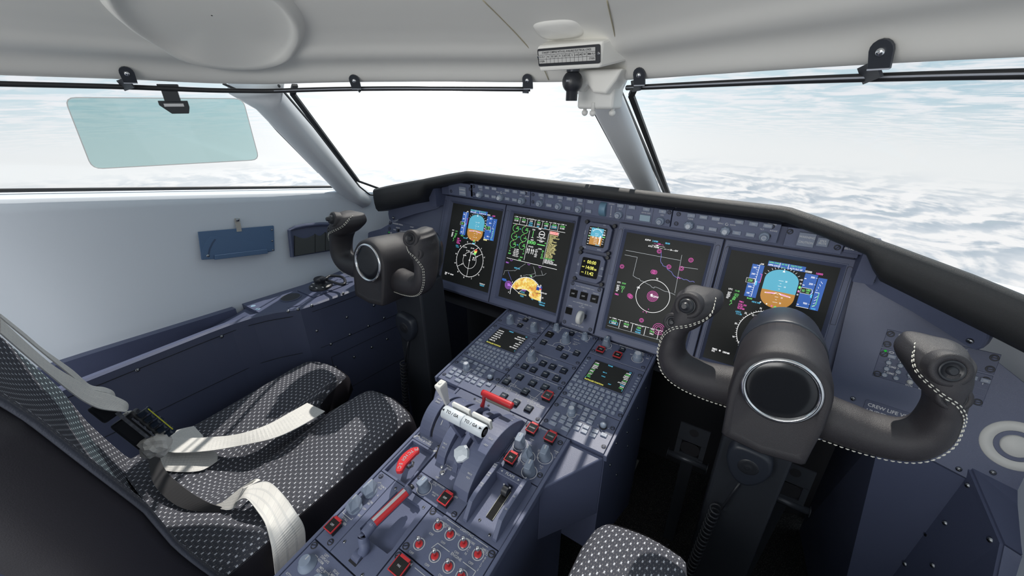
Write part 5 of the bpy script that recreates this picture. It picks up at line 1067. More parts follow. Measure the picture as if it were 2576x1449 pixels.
# ================================================================ CONTROL YOKES
def yoke(cxx,label,labc):
    c=V((cxx,.598,-.378)); T=thing('control_yoke',label,'control yoke',c)
    # hub : arch section extruded fore-aft
    def arch(r,zb,wb,n=18):
        pts=[(r*math.cos(a),r*math.sin(a)*1.02) for a in [PI*i/n for i in range(n+1)]]   # right -> top -> left
        pts+=[(-r*1.01,-.030),(-wb,-.072),(-wb*.97,zb+.004),(-wb*.90,zb),(0,zb-.006),(wb*.90,zb),(wb*.97,zb+.004),(wb,-.072),(r*1.01,-.030)]
        return pts
    ch_=c+V((-.006 if cxx>-.3 else .004,0,0))
    def hubsec(y,r,zb,wb,zo=0): return [ch_+V((x,y+.16*(z),z+zo*(1 if z>-.05 else .4))) for x,z in arch(r,zb,wb)]
    b=MB(); S=[hubsec(-.010,.0490,-.085,.046),hubsec(-.0135,.0555,-.094,.0535),hubsec(-.008,.0600,-.099,.0565),hubsec(.010,.0615,-.101,.057),hubsec(.06,.0620,-.101,.056,-.006),hubsec(.108,.0625,-.098,.054,-.013)]
    k=len(S[0]); vs=[p for s_ in S for p in s_]; fs=[(j*k+i,(j+1)*k+i,(j+1)*k+(i+1)%k,j*k+(i+1)%k) for j in range(len(S)-1) for i in range(k)]
    fs+=[tuple(range((len(S)-1)*k,len(S)*k))[::-1]]; b.add(vs,fs,LEATHER,True)
    # concave dish around the badge
    def front(z,r,dep=0): return None
    tilt=math.atan(.16); BF=Matrix.Translation(ch_+V((0,-.0100,.004)))@Matrix.Rotation(PI/2-tilt,4,'X')
    n=k; pr=[]
    base=[p for p in S[0]]; ringn=[]
    for rr,dz in((.0505,.0000),(.0470,-.006)):
        pr.append([BF@V((rr*math.cos(2*PI*i/48),rr*math.sin(2*PI*i/48),dz)) for i in range(48)])
    # bridge ring: fan from outline to circle by angle
    ang=[math.atan2((BF.inverted()@p).y,(BF.inverted()@p).x) for p in base]
    circ=[BF@V((.0470*math.cos(a),.0455*math.sin(a),-.007)) for a in ang]
    b.add(base+circ,[(i,(i+1)%n,n+(i+1)%n,n+i)[::1] for i in range(n)],LEATHER,True); b.build('hub',T)
    b=MB(); S=[hubsec(.1085,.0630,-.100,.055,-.013),hubsec(.1150,.0640,-.101,.056,-.013),hubsec(.150,.0635,-.100,.054,-.017),hubsec(.195,.0590,-.094,.050,-.020),hubsec(.210,.054,-.088,.044,-.020)]
    vs=[p for s_ in S for p in s_]; fs=[(j*k+i,(j+1)*k+i,(j+1)*k+(i+1)%k,j*k+(i+1)%k) for j in range(len(S)-1) for i in range(k)]; fs+=[tuple(range((len(S)-1)*k,len(S)*k))[::-1],tuple(range(k))]
    b.add(vs,fs,YSHROUD,True); b.build('rear_shroud',T)
    b=MB(BF@Matrix.Translation((0,0,-.0060))); b.lathe([(.0485,-.002),(.0500,.004),(.0495,.0090),(.0465,.0110),(.0435,.0100),(.0428,.004)],CHROME,n=64,cap=False); b.build('chrome_ring',T)
    b=MB(BF@Matrix.Translation((0,0,-.0060))); b.lathe([(.0432,.0070),(.0410,.0080),(.030,.0086),(.015,.0086),(.001,.0088)],mat('badge_face',(.012,.013,.016,1),.18,spec=.5),n=48); b.build('badge',T)
    # horns
    for sg in(-1,1):
        key=[((.040,.036,-.044),.036,.031),((.080,.032,-.045),.0310,.031),((.116,.028,-.043),.0275,.031),((.147,.027,-.034),.0255,.031),((.163,.030,-.012),.0215,.033),((.165,.036,.018),.0185,.036),((.161,.042,.042),.0200,.040),((.152,.046,.062),.0270,.043),((.145,.048,.080),.0310,.040),((.143,.052,.094),.0240,.032),((.142,.055,.101),.0110,.016)]
        P_=smooth_path([p[0] for p in key],4); 
        def interp(i,q):
            f=i/4; a=int(min(f,len(key)-1)); bb=min(a+1,len(key)-1); t=f-a; t=t*t*(3-2*t); return key[a][q]*(1-t)+key[bb][q]*t
        N=len(P_); nr=28; vs=[]; frames=[]
        for i,p in enumerate(P_):
            t=(P_[min(i+1,N-1)]-P_[max(i-1,0)]); t.y=0; t.normalize(); out=V((t.z,0,-t.x))   # outward from the yoke centre
            rn,ry_=interp(i,1),interp(i,2); frames.append((p,out,rn,ry_))
            head=max(0,min(1,(i/4-6.2)/1.8)); 
            for k_ in range(nr):
                a=2*PI*k_/nr; ca,sa=math.cos(a),math.sin(a); ro=rn
                q=p+out*(ro*math.copysign(abs(ca)**.9,ca))+V((0,1,0))*(ry_*math.copysign(abs(sa)**.9,sa))
                inn=max(0,-ca)*max(0,sa+.35); q+= (-out*.016+V((0,.020,0)))*(inn*head*(1-.0*head)) *(1 if i<N-2 else .3)
                vs.append(c+V((q.x*sg,q.y,q.z)))
        fs=[(j*nr+i,j*nr+(i+1)%nr,(j+1)*nr+(i+1)%nr,(j+1)*nr+i) for j in range(N-1) for i in range(nr)]+[tuple(range((N-1)*nr,N*nr)),tuple(range(nr))[::-1]]
        if sg<0: fs=[f[::-1] for f in fs]
        b=MB(); b.add(vs,fs,LEATHER,True); h=b.build('grip_horn',T,subd=1)
        # double row of thread along the outer rear seam
        st=MB(); path=[]
        for i in range(2,N-3):
            p,out,rn,ry_=frames[i]; f=i/4
            th=math.radians(-42) if f<5.0 else math.radians(-42-((f-5.0)/(N/4-5.9))**1.1*150)
            if f<1.2: pass
            ca,sa=math.cos(th),math.sin(th)
            q=p+out*(rn*1.015*math.copysign(abs(ca)**.9,ca))+V((0,1,0))*(ry_*1.015*math.copysign(abs(sa)**.9,sa)); nn=(out*ca+V((0,1,0))*sa).normalized(); path.append((q,nn))
        # resample
        pts=[path[0]];
        for (q,nn) in path[1:]:
            seg=(q-pts[-1][0]).length; m_=max(1,int(seg/.0005))
            q0,n0=pts[-1]
            for j in range(1,m_+1): pts.append((q0.lerp(q,j/m_),n0.lerp(nn,j/m_).normalized()))
        d=0; start=None; L_=.0040; gap=.0022; acc=0; i0=0
        for i in range(1,len(pts)):
            acc+=(pts[i][0]-pts[i-1][0]).length
            if acc>=L_:
                a,bq=pts[i0],pts[i]; t=(bq[0]-a[0]).normalized(); side=t.cross(a[1]).normalized()
                for o in(-.0016,.0016):
                    p0=a[0]+side*o+a[1]*.0008; p1=bq[0]+side*o+bq[1]*.0008
                    f=lambda v:c+V((v.x*sg,v.y,v.z)); st.tube([f(p0),f(p0.lerp(p1,.5)+a[1]*.0004),f(p1)],[.0005,.00085,.0005],THREAD,n=6)
                j=i; g=0
                while j<len(pts)-1 and g<gap: g+=(pts[j+1][0]-pts[j][0]).length; j+=1
                i0=j; acc=-(0)
                acc=-sum((pts[k2][0]-pts[k2-1][0]).length for k2 in range(i+1,j+1))
        st.build('stitching',T,kind=None)
        # thumb buttons facing the pilot
        for nm,(x,y,z),r,ht_ in(('trim_button',(.1460,.010,.088),.0185,.020),('thumb_button',(.1600 if sg>0 else .1680,.008,.055),.0155 if sg>0 else .0135,.018)):
            if sg<0 and nm=='trim_button': x=.152;y=.012
            F=Matrix.Translation(c+V((x*sg,y,z)))@Matrix.Rotation(sg*.18,4,'Z')@Matrix.Rotation(PI/2-.30,4,'X')
            b=MB(F); b.lathe([(r*1.18,-.018),(r*1.15,-.004),(r*1.06,0),(r*.72,.0006),(r*.70,-.004)],LEATHER,n=36,cap=False); 
            b.lathe([(r*.72,-.005),(r*.70,.0005),(r*.60,.002),(r*.52,-.0015),(r*.30,-.0015)],BLACKP,n=36)
            if sg<0 and nm=='trim_button': b.lathe([(r*.62,0),(r*.60,.006),(r*.45,.008),(r*.34,.008),(r*.30,.014),(r*.2,.0155)],BLACKP,n=30)
            else: b.lathe([(r*.30,-.0015),(r*.29,.0025),(r*.2,.0038)],BLACKP,n=24)
            b.build(nm,T)
    # column
    Tc=thing('control_column',labc,'control column',(cxx,.75,-1.3))
    b=MB(); x0=cxx-.054; x1=cxx+.060
    q=[V((x0,.700,-.470)),V((x1,.700,-.470)),V((x1,.795,-.470)),V((x0,.795,-.470)),V((x0+.008,.700,-1.3)),V((x1+.004,.700,-1.3)),V((x1+.004,.84,-1.3)),V((x0+.008,.84,-1.3))]
    b.add(q,[(0,1,2,3),(7,6,5,4),(0,4,5,1),(1,5,6,2),(2,6,7,3),(3,7,4,0)],CYL); b.build('column_box',Tc,bevel=.006)
    b=MB(); b.box((cxx,.735,-.470),(.092,.09,.030),YSHROUD); b.build('collar',Tc)
yoke(.078,'right control yoke with black round badge, large in front of the right displays','dark column post under the right yoke')
yoke(-.828,'left control yoke with black round badge near the left wall','dark column post under the left yoke')
def handset(cxx,label):
    T=thing('hand_microphone',label,'microphone',(cxx,.69,-.62)); z=-.613
    F=frame((cxx-.002,.6985,z),(1,0,0),(0,0,1)); b=MB(F)
    ol=smooth_path([(-.034,.030,0),(-.020,.040,0),(.016,.038,0),(.033,.026,0),(.036,-.004,0),(.022,-.036,0),(0,-.050,0),(-.022,-.036,0),(-.037,.0,0)],5,True)
    n=len(ol); vs=[(p.x*s_,p.y*s_,zz) for zz,s_ in((0,1),(.014,1),(.020,.93),(.021,.80)) for p in ol]
    b.add(vs,[(j*n+i,j*n+(i+1)%n,(j+1)*n+(i+1)%n,(j+1)*n+i) for j in range(3) for i in range(n)]+[tuple(range(3*n,4*n))],YSHROUD,True); b.lathe([(.018,.0205),(.016,.0225),(.010,.0215),(.004,.0235)],BLACKP,n=24); b.build('case',T)
    b=MB(); c0=V((cxx-.030,.680,-.745)); c1=V((cxx-.045,.670,-1.05)); pts=[V((cxx-.004,.69,-.665)),V((cxx-.012,.685,-.70))]
    for i in range(24*10+1):
        t=i/240; a=t*24*2*PI; p=c0.lerp(c1,t); pts.append(p+V((.0095*math.cos(a),.0095*math.sin(a),0)))
    pts+=smooth_path([pts[-1],c1+V((-.02,0,-.06)),c1+V((-.06,.02,-.08)),c1+V((-.09,.05,-.02)),c1+V((-.05,.06,.06))],6)[1:]
    b.tube(pts,.0024,BLACKP,n=6); b.build('coiled_cord',T)
handset(.078,'black hand microphone with coiled cord on the right column'); handset(-.828,'black hand microphone with coiled cord on the left column')
# ---- rudder pedals
def pedal(x,label):
    T=thing('rudder_pedal',label,'pedal',(x,.885,-.95)); y=.885
    b=MB(frame((x,y,-.80),(1,0,0),(0,.10,1)))
    b.box((0,.030,0),(.070,.050,.004),CYL)
    for sx in(-1,1): b.box((sx*.029,-.015,0),(.012,.044,.004),CYL)
    b.box((0,-.040,0),(.070,.012,.004),CYL)
    b.disc(0,.036,.011,DARK,.0024); b.poly(rrect(-.023,-.034,.023,.002,.016),DARK,.0003); b.build('pedal_plate',T)
    b=MB(); b.tube([(x-.048,y-.006,-.850),(x+.048,y-.006,-.850)],.0085,CYL,n=20); 
    for k in(-1,1): b.tube([(x+k*.048,y-.006,-.850),(x+k*.0495,y-.006,-.850)],.0125,CYL,n=20)
    b.build('foot_bar',T)
    b=MB(); b.bar((x,y+.02,-.77),(x,y+.10,-1.3),.03,.02,CYL,up=(0,1,0)); b.build('pedal_arm',T)
for x,l in((-.030,'rudder pedal left of the right column'),(.186,'rudder pedal right of the right column'),(-.936,'rudder pedal left of the left column, in shadow'),(-.720,'rudder pedal right of the left column, in shadow')): pedal(x,l)
# ================================================================ CABIN SHELL
def structure(o): o['kind']='structure'; return o
def interp_poly(tab,y):
    if y<=tab[0][0]: return tab[0][1:]
    for a,b in zip(tab,tab[1:]):
        if y<=b[0]:
            t=(y-a[0])/(b[0]-a[0]); return tuple(a[i]+(b[i]-a[i])*t for i in range(1,len(a)))
    return tab[-1][1:]
SILL=[(-.9,-1.36,-.135),(-.3,-1.34,-.145),(.104,-1.30,-.181),(.823,-1.21,-.280),(1.0,-1.20,-.31),(1.3,-1.12,-.38)]
BOT=[(-.9,-1.29),(.065,-1.262),(.60,-1.185),(.71,-1.185),(.95,-1.215),(1.3,-1.20)]
def wallpt(y,s):       # left wall; s 0 = sill, 1 = console level, 2 = floor
    x,z=interp_poly(SILL,y); xb,=interp_poly(BOT,y)
    if s<=1:
        k=s; bulge=-.012*math.sin(PI*k); return V((x+(xb-x)*k+bulge,y,z+(-.53-z)*k))
    return V((xb,y,-.53+(-1.3+.53)*(s-1)))
def wall(sg,name):
    b=MB(); ny=44; prof=[]
    # roll-over lip outward at the sill, then wall down
    def fn(u,v):
        y=-.9+2.2*u
        if v<.25:
            k=v/.25; p=wallpt(y,0); a=k*PI/2; q=V((p.x-.075*(1-k)+.0,y,p.z+.012*math.sin(a)-.004*(1-k)))
            if k>=.999: q=p
            q.z=p.z-.0+.006*(1-k)
        elif v<.75: p=wallpt(y,(v-.25)*2); k=(v-.25)*2; q=V((p.x-.018*math.exp(-k*14)*0,y,p.z)); 
        else: q=wallpt(y,1+(v-.75)*4)
        return mx(q) if sg>0 else q
    b.grid(ny,24,fn,WALLM,flip=(sg>0)); o=b.build(name,None,loc=(CX+sg*.9,.2,-1.3)); structure(o)
    m=o.modifiers.new('s','SOLIDIFY'); m.thickness=.02; m.offset=1 if True else -1
    return o
wall(-1,'wall_left'); wall(1,'wall_right')
b=MB(); b.add([(-1.6,-.9,-1.3),(.9,-.9,-1.3),(.9,1.5,-1.3),(-1.6,1.5,-1.3),(-1.6,-.9,-1.34),(.9,-.9,-1.34),(.9,1.5,-1.34),(-1.6,1.5,-1.34)],[(0,1,2,3),(7,6,5,4),(0,4,5,1),(1,5,6,2),(2,6,7,3),(3,7,4,0)],CARPET); structure(b.build('floor'))
b=MB(); b.box((CX,1.32,-.93),(1.5,.03,.80),mat('firewall',(.03,.03,.035,1),.7)); structure(b.build('wall_front'))
# cowling shelf under the windscreen outside
# ---- ceiling
EDGE=[(0,.846,.035),(.06,.840,.035),(.125,.812,.035),(.24,.752,.036),(.375,.683,.037),(.48,.618,.036),(.555,.566,.034),(.60,.525,.032),(.635,.478,.032),(.675,.42,.033),(.725,.307,.037),(.775,.163,.039),(.80,.03,.041),(.825,-.12,.045),(.85,-.45,.05),(.86,-.9,.05)]
EP=smooth_path(EDGE,6); EP=[V((p.x,p.y,p.z)) for p in EP]
PROFILE=[(-.030,.055),(-.020,.020),(-.008,.004),(0,0),(.012,-.002),(.024,.003),(.034,.014),(.046,.026),(.062,.033),(.080,.037),(.096,.044),(.115,.058),(.145,.072),(.19,.088),(.25,.107),(.32,.127),(.42,.150),(.55,.175),(.72,.20),(.95,.22)]
def edge_n(i):
    a=EP[max(i-1,0)];c=EP[min(i+1,len(EP)-1)]; t=(c-a); t.z=0
    if i==0: t=V((1,0,0))
    t.normalize(); n=V((t.y*min(1,EP[i].x/.30),-t.x,0)).normalized()          # inward (toward centre / aft)
    return n if n.dot(V((-.3,-1,0)))>0 or i>30 and n.x<0 else -n
def ceil_pt(i,d,z):
    p=EP[i]; n=edge_n(i); c=V((p.x*.30,min(p.y,.45)*.25-.35,0)); 
    n2=(V((c.x-p.x,c.y-p.y,0))); D=n2.length; n2.normalize()
    w=min(1,max(0,d)/.35); nn=(n*(1-w)+n2*w).normalized(); dd=min(d,D) if d>0 else d
    return V((p.x+nn.x*dd,p.y+nn.y*dd,p.z+z))
rows=[]
for i in range(len(EP)-1,0,-1): rows.append((i,-1))
for i in range(len(EP)): rows.append((i,1))
def cpt(r,j,t): 
    i,sg=rows[r]; a=PROFILE[j];b_=PROFILE[min(j+1,len(PROFILE)-1)]; p=ceil_pt(i,a[0]+(b_[0]-a[0])*t,a[1]+(b_[1]-a[1])*t); return V((CX+sg*p.x,p.y,p.z))
b=MB(); SUBD=[1]*9+[2]*3+[3]*3+[3]*4; colsj=[]
for j in range(len(PROFILE)-1):
    for k in range(SUBD[min(j,len(SUBD)-1)]): colsj.append((j,k/SUBD[min(j,len(SUBD)-1)]))
colsj.append((len(PROFILE)-1,0))
nr,nc=len(rows),len(colsj); base=[cpt(r,j,t) for r in range(nr) for j,t in colsj]
fs=[(r*nc+k,r*nc+k+1,(r+1)*nc+k+1,(r+1)*nc+k) for r in range(nr-1) for k in range(nc-1)]
bvh=BVHTree.FromPolygons(base,fs)
def chit(x,y):
    d=ray(x,y).normalized(); h=bvh.ray_cast(V((0,0,0)),d); return h[0]
b.add(base,[f[::-1] for f in fs],LINER,True); co=b.build('ceiling',None,loc=(CX,0,.03)); structure(co)
m=co.modifiers.new('sub','SUBSURF'); m.levels=1; m.render_levels=1
m=co.modifiers.new('s','SOLIDIFY'); m.thickness=.012; m.offset=-1
# shallow moulded oval in the headliner (ridge ring + slightly proud dish)
ec=chit(530,28); ea=chit(752,88) ; eb=chit(420,120) or chit(450,110)
print('oval',ec,ea,eb)
def oval():
    mb=MB(); vs=[]; N=64
    cen=ec; 
    prof=[(1.10,-.002),(1.05,.001),(1.0,.010),(.95,.013),(.90,.009),(.84,.006),(.6,.006),(.3,.006),(.01,.006)]
    ax1=(ea-cen); ax1.z=0; L1=ax1.length; ax1.normalize(); ax2=V((-ax1.y,ax1.x,0)); q=(eb-cen); q.z=0
    a_=q.dot(ax1)/L1; L2=abs(q.dot(ax2))/max(.25,math.sqrt(max(.05,1-a_*a_)))
    for s_,h in prof:
        for k in range(N):
            a=2*PI*k/N; p=cen+ax1*(L1*s_*math.cos(a))+ax2*(L2*s_*math.sin(a))
            hh=bvh.ray_cast(V((p.x,p.y,-.3)),V((0,0,1))); z=hh[0].z if hh[0] else p.z
            vs.append(V((p.x,p.y,z-h)))
    fs=[(j*N+k,j*N+(k+1)%N,(j+1)*N+(k+1)%N,(j+1)*N+k) for j in range(len(prof)-1) for k in range(N)]
    mb.add(vs,fs,LINER,True); o=mb.build('trim_1'); structure(o)
oval()
for k,(pa) in enumerate((((1215,0),(1290,75),(1355,150),(1380,200)),((1527,0),(1545,80),(1560,150),(1566,204)))):
    pts=[chit(*p) for p in pa]; pts=[p for p in pts if p]; b=MB(); b.tube([p+V((0,0,-.0006)) for p in smooth_path(pts,6)],.0009,mat('seam',(.42,.38,.27,1),.7),n=6); structure(b.build('trim_%d'%(k+2)))
# ---- rounded pillars
def pillar(name,T,Bm,wt,wb,axis,dep,mt=PILLARM,bulge=0):
    b=MB(); T=V(T);Bm=V(Bm); t=(Bm-T).normalized(); ax=V(axis); ax=(ax-t*ax.dot(t)).normalized(); nn=t.cross(ax)
    N=12; K=20; vs=[]
    for i in range(N+1):
        s_=i/N; w=(wt+(wb-wt)*s_)/2; w*=1+ (.9*max(0,.08-s_)/.08 if s_<.08 else 0)+(.7*max(0,s_-.93)/.07 if s_>.93 else 0)
        p=T.lerp(Bm,s_)
        for k in range(K):
            a=2*PI*k/K; c,sn=math.cos(a),math.sin(a); vs.append(p+ax*(w*math.copysign(abs(c)**.6,c))+nn*(dep/2*math.copysign(abs(sn)**.75,sn)))
    fs=[(j*K+k,j*K+(k+1)%K,(j+1)*K+(k+1)%K,(j+1)*K+k) for j in range(N) for k in range(K)]+[tuple(range(K))[::-1],tuple(range(N*K,(N+1)*K))]
    b.add(vs,fs,mt,True); return structure(b.build(name))
PT=V((-.985,.545,.045)); PB=onz(898,492,-.292)
d1=ray(650,235).normalized(); 
PTc=onp(655,222,(-.985,.53,.03),(.55,-.8,0)); PBc=onp(892,490,(-1.19,.83,-.28),(.55,-.8,0))
PTc*=1.06; PBc*=1.045
pillar('trim_4',PTc+(PTc-PBc)*.03,PBc+(PBc-PTc)*.06,.072,.060,(.83,.55,0),.075); pillar('trim_5',mx(PTc+(PTc-PBc)*.03),mx(PBc+(PBc-PTc)*.06),.072,.060,(-.83,.55,0),.075)
pillar('trim_6',(CX,.90,.040),(CX,1.52,-.335),.072,.078,(1,0,0),.050)
# dark seals beside the pillars
def sealbar(name,pts,w,h,m=SEAL,label=None):
    b=MB()
    for p,q in zip(pts,pts[1:]): b.bar(p,q,w,h,m)
    o=b.build(name); structure(o); return o
sealpl=(( -1.02,.60,.02),(.55,-.8,0))
def sp(x,y,dy=0): return onp(x,y,(-1.19+.21*(1-min(1,max(0,(y-220)/270))),.83+.04-.30*(1-min(1,max(0,(y-220)/270))),0),(.55,-.8,0))
sealbar('trim_8',[sp(742,214),sp(736,236),sp(900,455),sp(953,474)],.012,.006)
sealbar('trim_9',[sp(700,214),sp(790,320),sp(905,470),sp(930,490),sp(950,492)],.0035,.004)
sealbar('trim_10',[sp(560,210),sp(618,236),sp(700,330),sp(802,434)],.005,.005)
for nm,(a,c_),w in(('trim_11',((1500,285),(1606,486)),.009),('trim_12',((1560,230),(1675,492)),.009)):
    P0=ony(*a,1.02);P1=ony(*c_,1.50); sealbar(nm,[P0,P1],w,.006)
P0=[onp(x,y,(-.26,.86,0),(0,1,.0)) for x,y in((1592,206),(1586,243))]
pts=[ony(1607,200,.90),ony(1588,240,.93),ony(1683,492,1.42)]; sealbar('trim_13',pts,.012,.007)
# thin black gasket along the side window bottom
g=[]
for i in range(24): y=-.5+i*.06; p=wallpt(y,0) if y<.88 else wallpt(.88,0); g.append(V((p.x-.055,p.y,p.z+.012)))
b=MB(); b.tube(g,.0042,SEAL,n=6); structure(b.build('trim_14')); b=MB(); b.tube([mx(p) for p in g],.0042,SEAL,n=6); structure(b.build('trim_15'))
# ---- window panes
def pane(name,q):
    b=MB(); b.add([V(p) for p in q],[tuple(range(len(q)))],PANE); o=b.build(name); structure(o); o.modifiers.new('s','SOLIDIFY').thickness=.004; return o
el=lambda i,sg,z=.03:V((CX+sg*EP[i].x,EP[i].y+.03,EP[i].z+z))
for sg,nm in((-1,'window_1'),(1,'window_2')):
    pane(nm,[(CX+sg*.04,.95,.055),(CX+sg*.55,.63,.06),(CX+sg*.86,.97,-.33),(CX+sg*.45,1.40,-.36),(CX+sg*.05,1.55,-.36)])
for sg,nm in((-1,'window_3'),(1,'window_4')):
    pane(nm,[(CX+sg*.63,.55,.06),(CX+sg*.84,.10,.07),(CX+sg*.90,-.6,.08),(CX+sg*1.04,-.6,-.15),(CX+sg*1.0,.10,-.19),(CX+sg*.90,.84,-.29)])
# ================================================================ CEILING FITTINGS
RODOFF=.006
def rail(i0,i1,sg,label,zoff=-.014,r=.0045):
    pts=[]
    for i in range(i0,i1+1,2): p=EP[i]; n_=edge_n(i); pts.append(V((CX+sg*(p.x+n_.x*.012),p.y+n_.y*.012,p.z+zoff)))
    T=thing('sun_visor_rail',label,'rail',pts[0]); b=MB(); b.tube(pts,r,SEAL,n=10); b.build('rod',T)
    b=MB(); b.tube([p+V((0,-r*.98,0)) for p in pts],r*.30,mat('rail_line',(.35,.37,.42,1),.4),n=6); b.build('groove',T); return T
def near_edge(px,sg):      # edge index whose projection has the wanted image x
    best=None
    for i in range(len(EP)):
        P_=V((CX+sg*EP[i].x,EP[i].y,EP[i].z)); z=P_.dot(FW)
        if z<=0.05: continue
        x=IW/2+FPX*P_.dot(_r)/z; e=abs(x-px)
        if best is None or e<best[0]: best=(e,i)
    return best[1]
rail(near_edge(1338,-1),len(EP)-6,-1,'long black visor rail curving along the left window tops'); rail(near_edge(1592,1),len(EP)-6,1,'black visor rail along the top of the right window')
def bracket(px,py,sg,label,k=1.0):
    h=chit(px,py); i=near_edge(px,sg); e=EP[i]; ne=edge_n(i); P_=V((CX+sg*(e.x+ne.x*.012),e.y+ne.y*.012,e.z-.014))
    T=thing('rail_bracket',label,'bracket',P_)
    tc_=-h.normalized(); c_=h+tc_*.012; n=edge_n(i); n=V((n.x*sg,n.y,0)); t=V((-n.y,n.x,0)); 
    if t.dot(_r)<0: t=-t
    nrm_=(n*.85+V((0,0,-.35))).normalized(); u_=nrm_.cross(t); 
    if u_.z<0: u_=-u_
    F=frame(c_,t,u_)
    if (F.to_3x3()@V((0,0,1))).dot(tc_)<0: F=frame(c_,-t,u_)
    b=MB(F); ol=[(-.0100*k,-.016)]+[(.0100*k,-.016)]+[(.0110*k*math.cos(a),.002+.0110*k*math.sin(a)) for a in [PI*q/8 for q in range(9)]]
    b.prism(ol,-.0015,.0015,CYL,ch=.0004); b.build('tab',T)
    b=MB(F@Matrix.Translation((0,.001,.0015))); b.lathe([(.0045,0),(.0042,.0015),(.0028,.0028),(.0008,.0032)],CHROME,n=16); b.build('screw',T)
    b=MB(); q0=F@V((0,-.015,0)); b.bar(q0,P_+V((0,0,.002)),.019*k,.003,CYL,up=tc_); b.build('hanger',T)
    b=MB(F); b.box((0,-.0155,.0018),(.020*k,.0014,.0012),GREYL); b.build('bend_edge',T)
for px,py,sg,l in((320,186,-1,'rail bracket near the top left, above the tinted visor'),(892,204,-1,'rail bracket right of the left pillar top'),(1327,203,-1,'rail bracket just left of the compass'),(1608,190,1,'rail bracket just right of the centre pillar'),(2217,132,1,'large rail bracket near the top right')): bracket(px,py,sg,l)
# tinted visor on its clip
vi=near_edge(405,-1); VP=V((CX-EP[vi].x,EP[vi].y+.004,EP[vi].z-.014)); vn=V((.80,-.60,0)); e0_=EP[max(vi-8,0)];e1_=EP[vi+8]; vt=V((-(e0_.x-e1_.x),e0_.y-e1_.y,0)).normalized(); vnn=V((vt.y,-vt.x,0))
if vnn.x<0: vnn=-vnn
T=thing('sun_visor','teal tinted clear sun visor hanging from the left rail by a black clip','sun visor',VP)
vo=VP+V((0,0,-.02)); cor=[onp(x,y,vo,vnn+V((0,0,-.10))) for x,y in((161,245),(611,248),(652,402),(232,425))]
def rpoly(c,r):
    out=[]
    for k in range(4):
        p=c[k];a=c[k-1];b_=c[(k+1)%4]; u=(a-p).normalized();w=(b_-p).normalized()
        for s_ in range(5):
            t=s_/4; q=p+u*r*(1-t)**2+w*r*t**2; out.append(q)
    return out
pl=rpoly(cor,.016); b=MB(); n=len(pl); off=vnn*.003
b.add([p for p in pl],[tuple(range(n))],VISORG); b.build('tinted_sheet',T)
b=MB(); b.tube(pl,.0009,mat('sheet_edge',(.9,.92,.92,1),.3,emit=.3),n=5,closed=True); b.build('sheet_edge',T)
b=MB(frame(VP+vnn*.004,vt,(0,0,1))); b.box((0,-.009,.002),(.026,.030,.014),BLACKP); b.box((0,.004,.002),(.034,.008,.016),BLACKP); b.prism([(-.024,-.022),(.024,-.022),(.024,-.034),(.020,-.046),(-.008,-.046),(-.024,-.030)],-.002,.008,BLACKP); b.build('clip',T,bevel=.001)
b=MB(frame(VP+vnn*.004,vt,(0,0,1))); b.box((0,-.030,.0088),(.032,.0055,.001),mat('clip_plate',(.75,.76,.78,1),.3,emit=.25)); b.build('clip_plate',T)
# compass correction placard box
def oncl(x,y,yy=.70): return ony(x,y,yy)
T=thing('compass_card_holder','white wedge box with framed compass correction card over the centre windscreen','placard holder',V((-.36,.72,.05)))
FA=[(1352,122),(1512,109),(1506,155),(1356,168)]
yy=.70; c_=[oncl(x,y,yy) for x,y in FA]; ex=(c_[1]-c_[0]).normalized(); F=frame((c_[0]+c_[1]+c_[2]+c_[3])*.25,ex,V((0,-.25,1))); FI=F.inverted(); nz=F.to_3x3()@V((0,0,1))
def pc(x,y): q=FI@onp(x,y,F.translation,nz); return (q.x,q.y)
b=MB(F); o0=[pc(1350,120),pc(1514,106),pc(1534,165),pc(1508,172),pc(1356,180)]; k=len(o0)
vs=[(x,y,0) for x,y in o0[::-1]]; vs=[(pc(1350,117)+(0,)),(pc(1516,103)+(0,)),(pc(1509,171)+(0,)),(pc(1357,180)+(0,)),(pc(1362,100)+(-.08,)),(pc(1550,92)+(-.08,)),(pc(1548,176)+(-.08,)),(pc(1375,186)+(-.08,))]
b.add(vs,[(3,2,1,0),(0,1,5,4),(1,2,6,5),(2,3,7,6),(3,0,4,7),(4,5,6,7)],LINER); b.build('box',T,bevel=.004)
b=MB(F); b.prism(rrect(pc(1353,122)[0],pc(1356,167)[1],pc(1511,109)[0],pc(1352,123)[1],.003),.0005,.003,BLACKP,ch=.0005); b.build('card_frame',T)
x0_,y0_=pc(1359,161);x1_,y1_=pc(1500,115); b=MB(F); b.box(((x0_+x1_)/2,(y0_+y1_)/2,.0032),(x1_-x0_,(y1_-y0_)*.92,.0005),mat('card',(.50,.50,.49,1),.6)); W_=x1_-x0_;H_=(y1_-y0_)*.92; yb=(y0_+y1_)/2-H_/2
for fy in(.34,.68,1,0): b.line([(x0_,yb+H_*fy),(x1_,yb+H_*fy)],.0005,DARK,.0036)
for k in range(15): 
    if k in(1,13): continue
    fx=k/14; b.line([(x0_+W_*fx,yb),(x0_+W_*fx,yb+H_*(.68 if 0<k<14 else 1))],.0005,DARK,.0036)
b.text('STANDBY COMPASS WITH ALL AVAILABLE ELECTRICAL LOADS',x0_+W_/2,yb+H_*.84,.0030,DARK,.0037,sx=.75)
for k,t in enumerate(('N','30','60','E','120','150','S','210','240','W','300')): b.text(t,x0_+W_*((k+2.5)/14),yb+H_*.51,.0030,DARK,.0037)
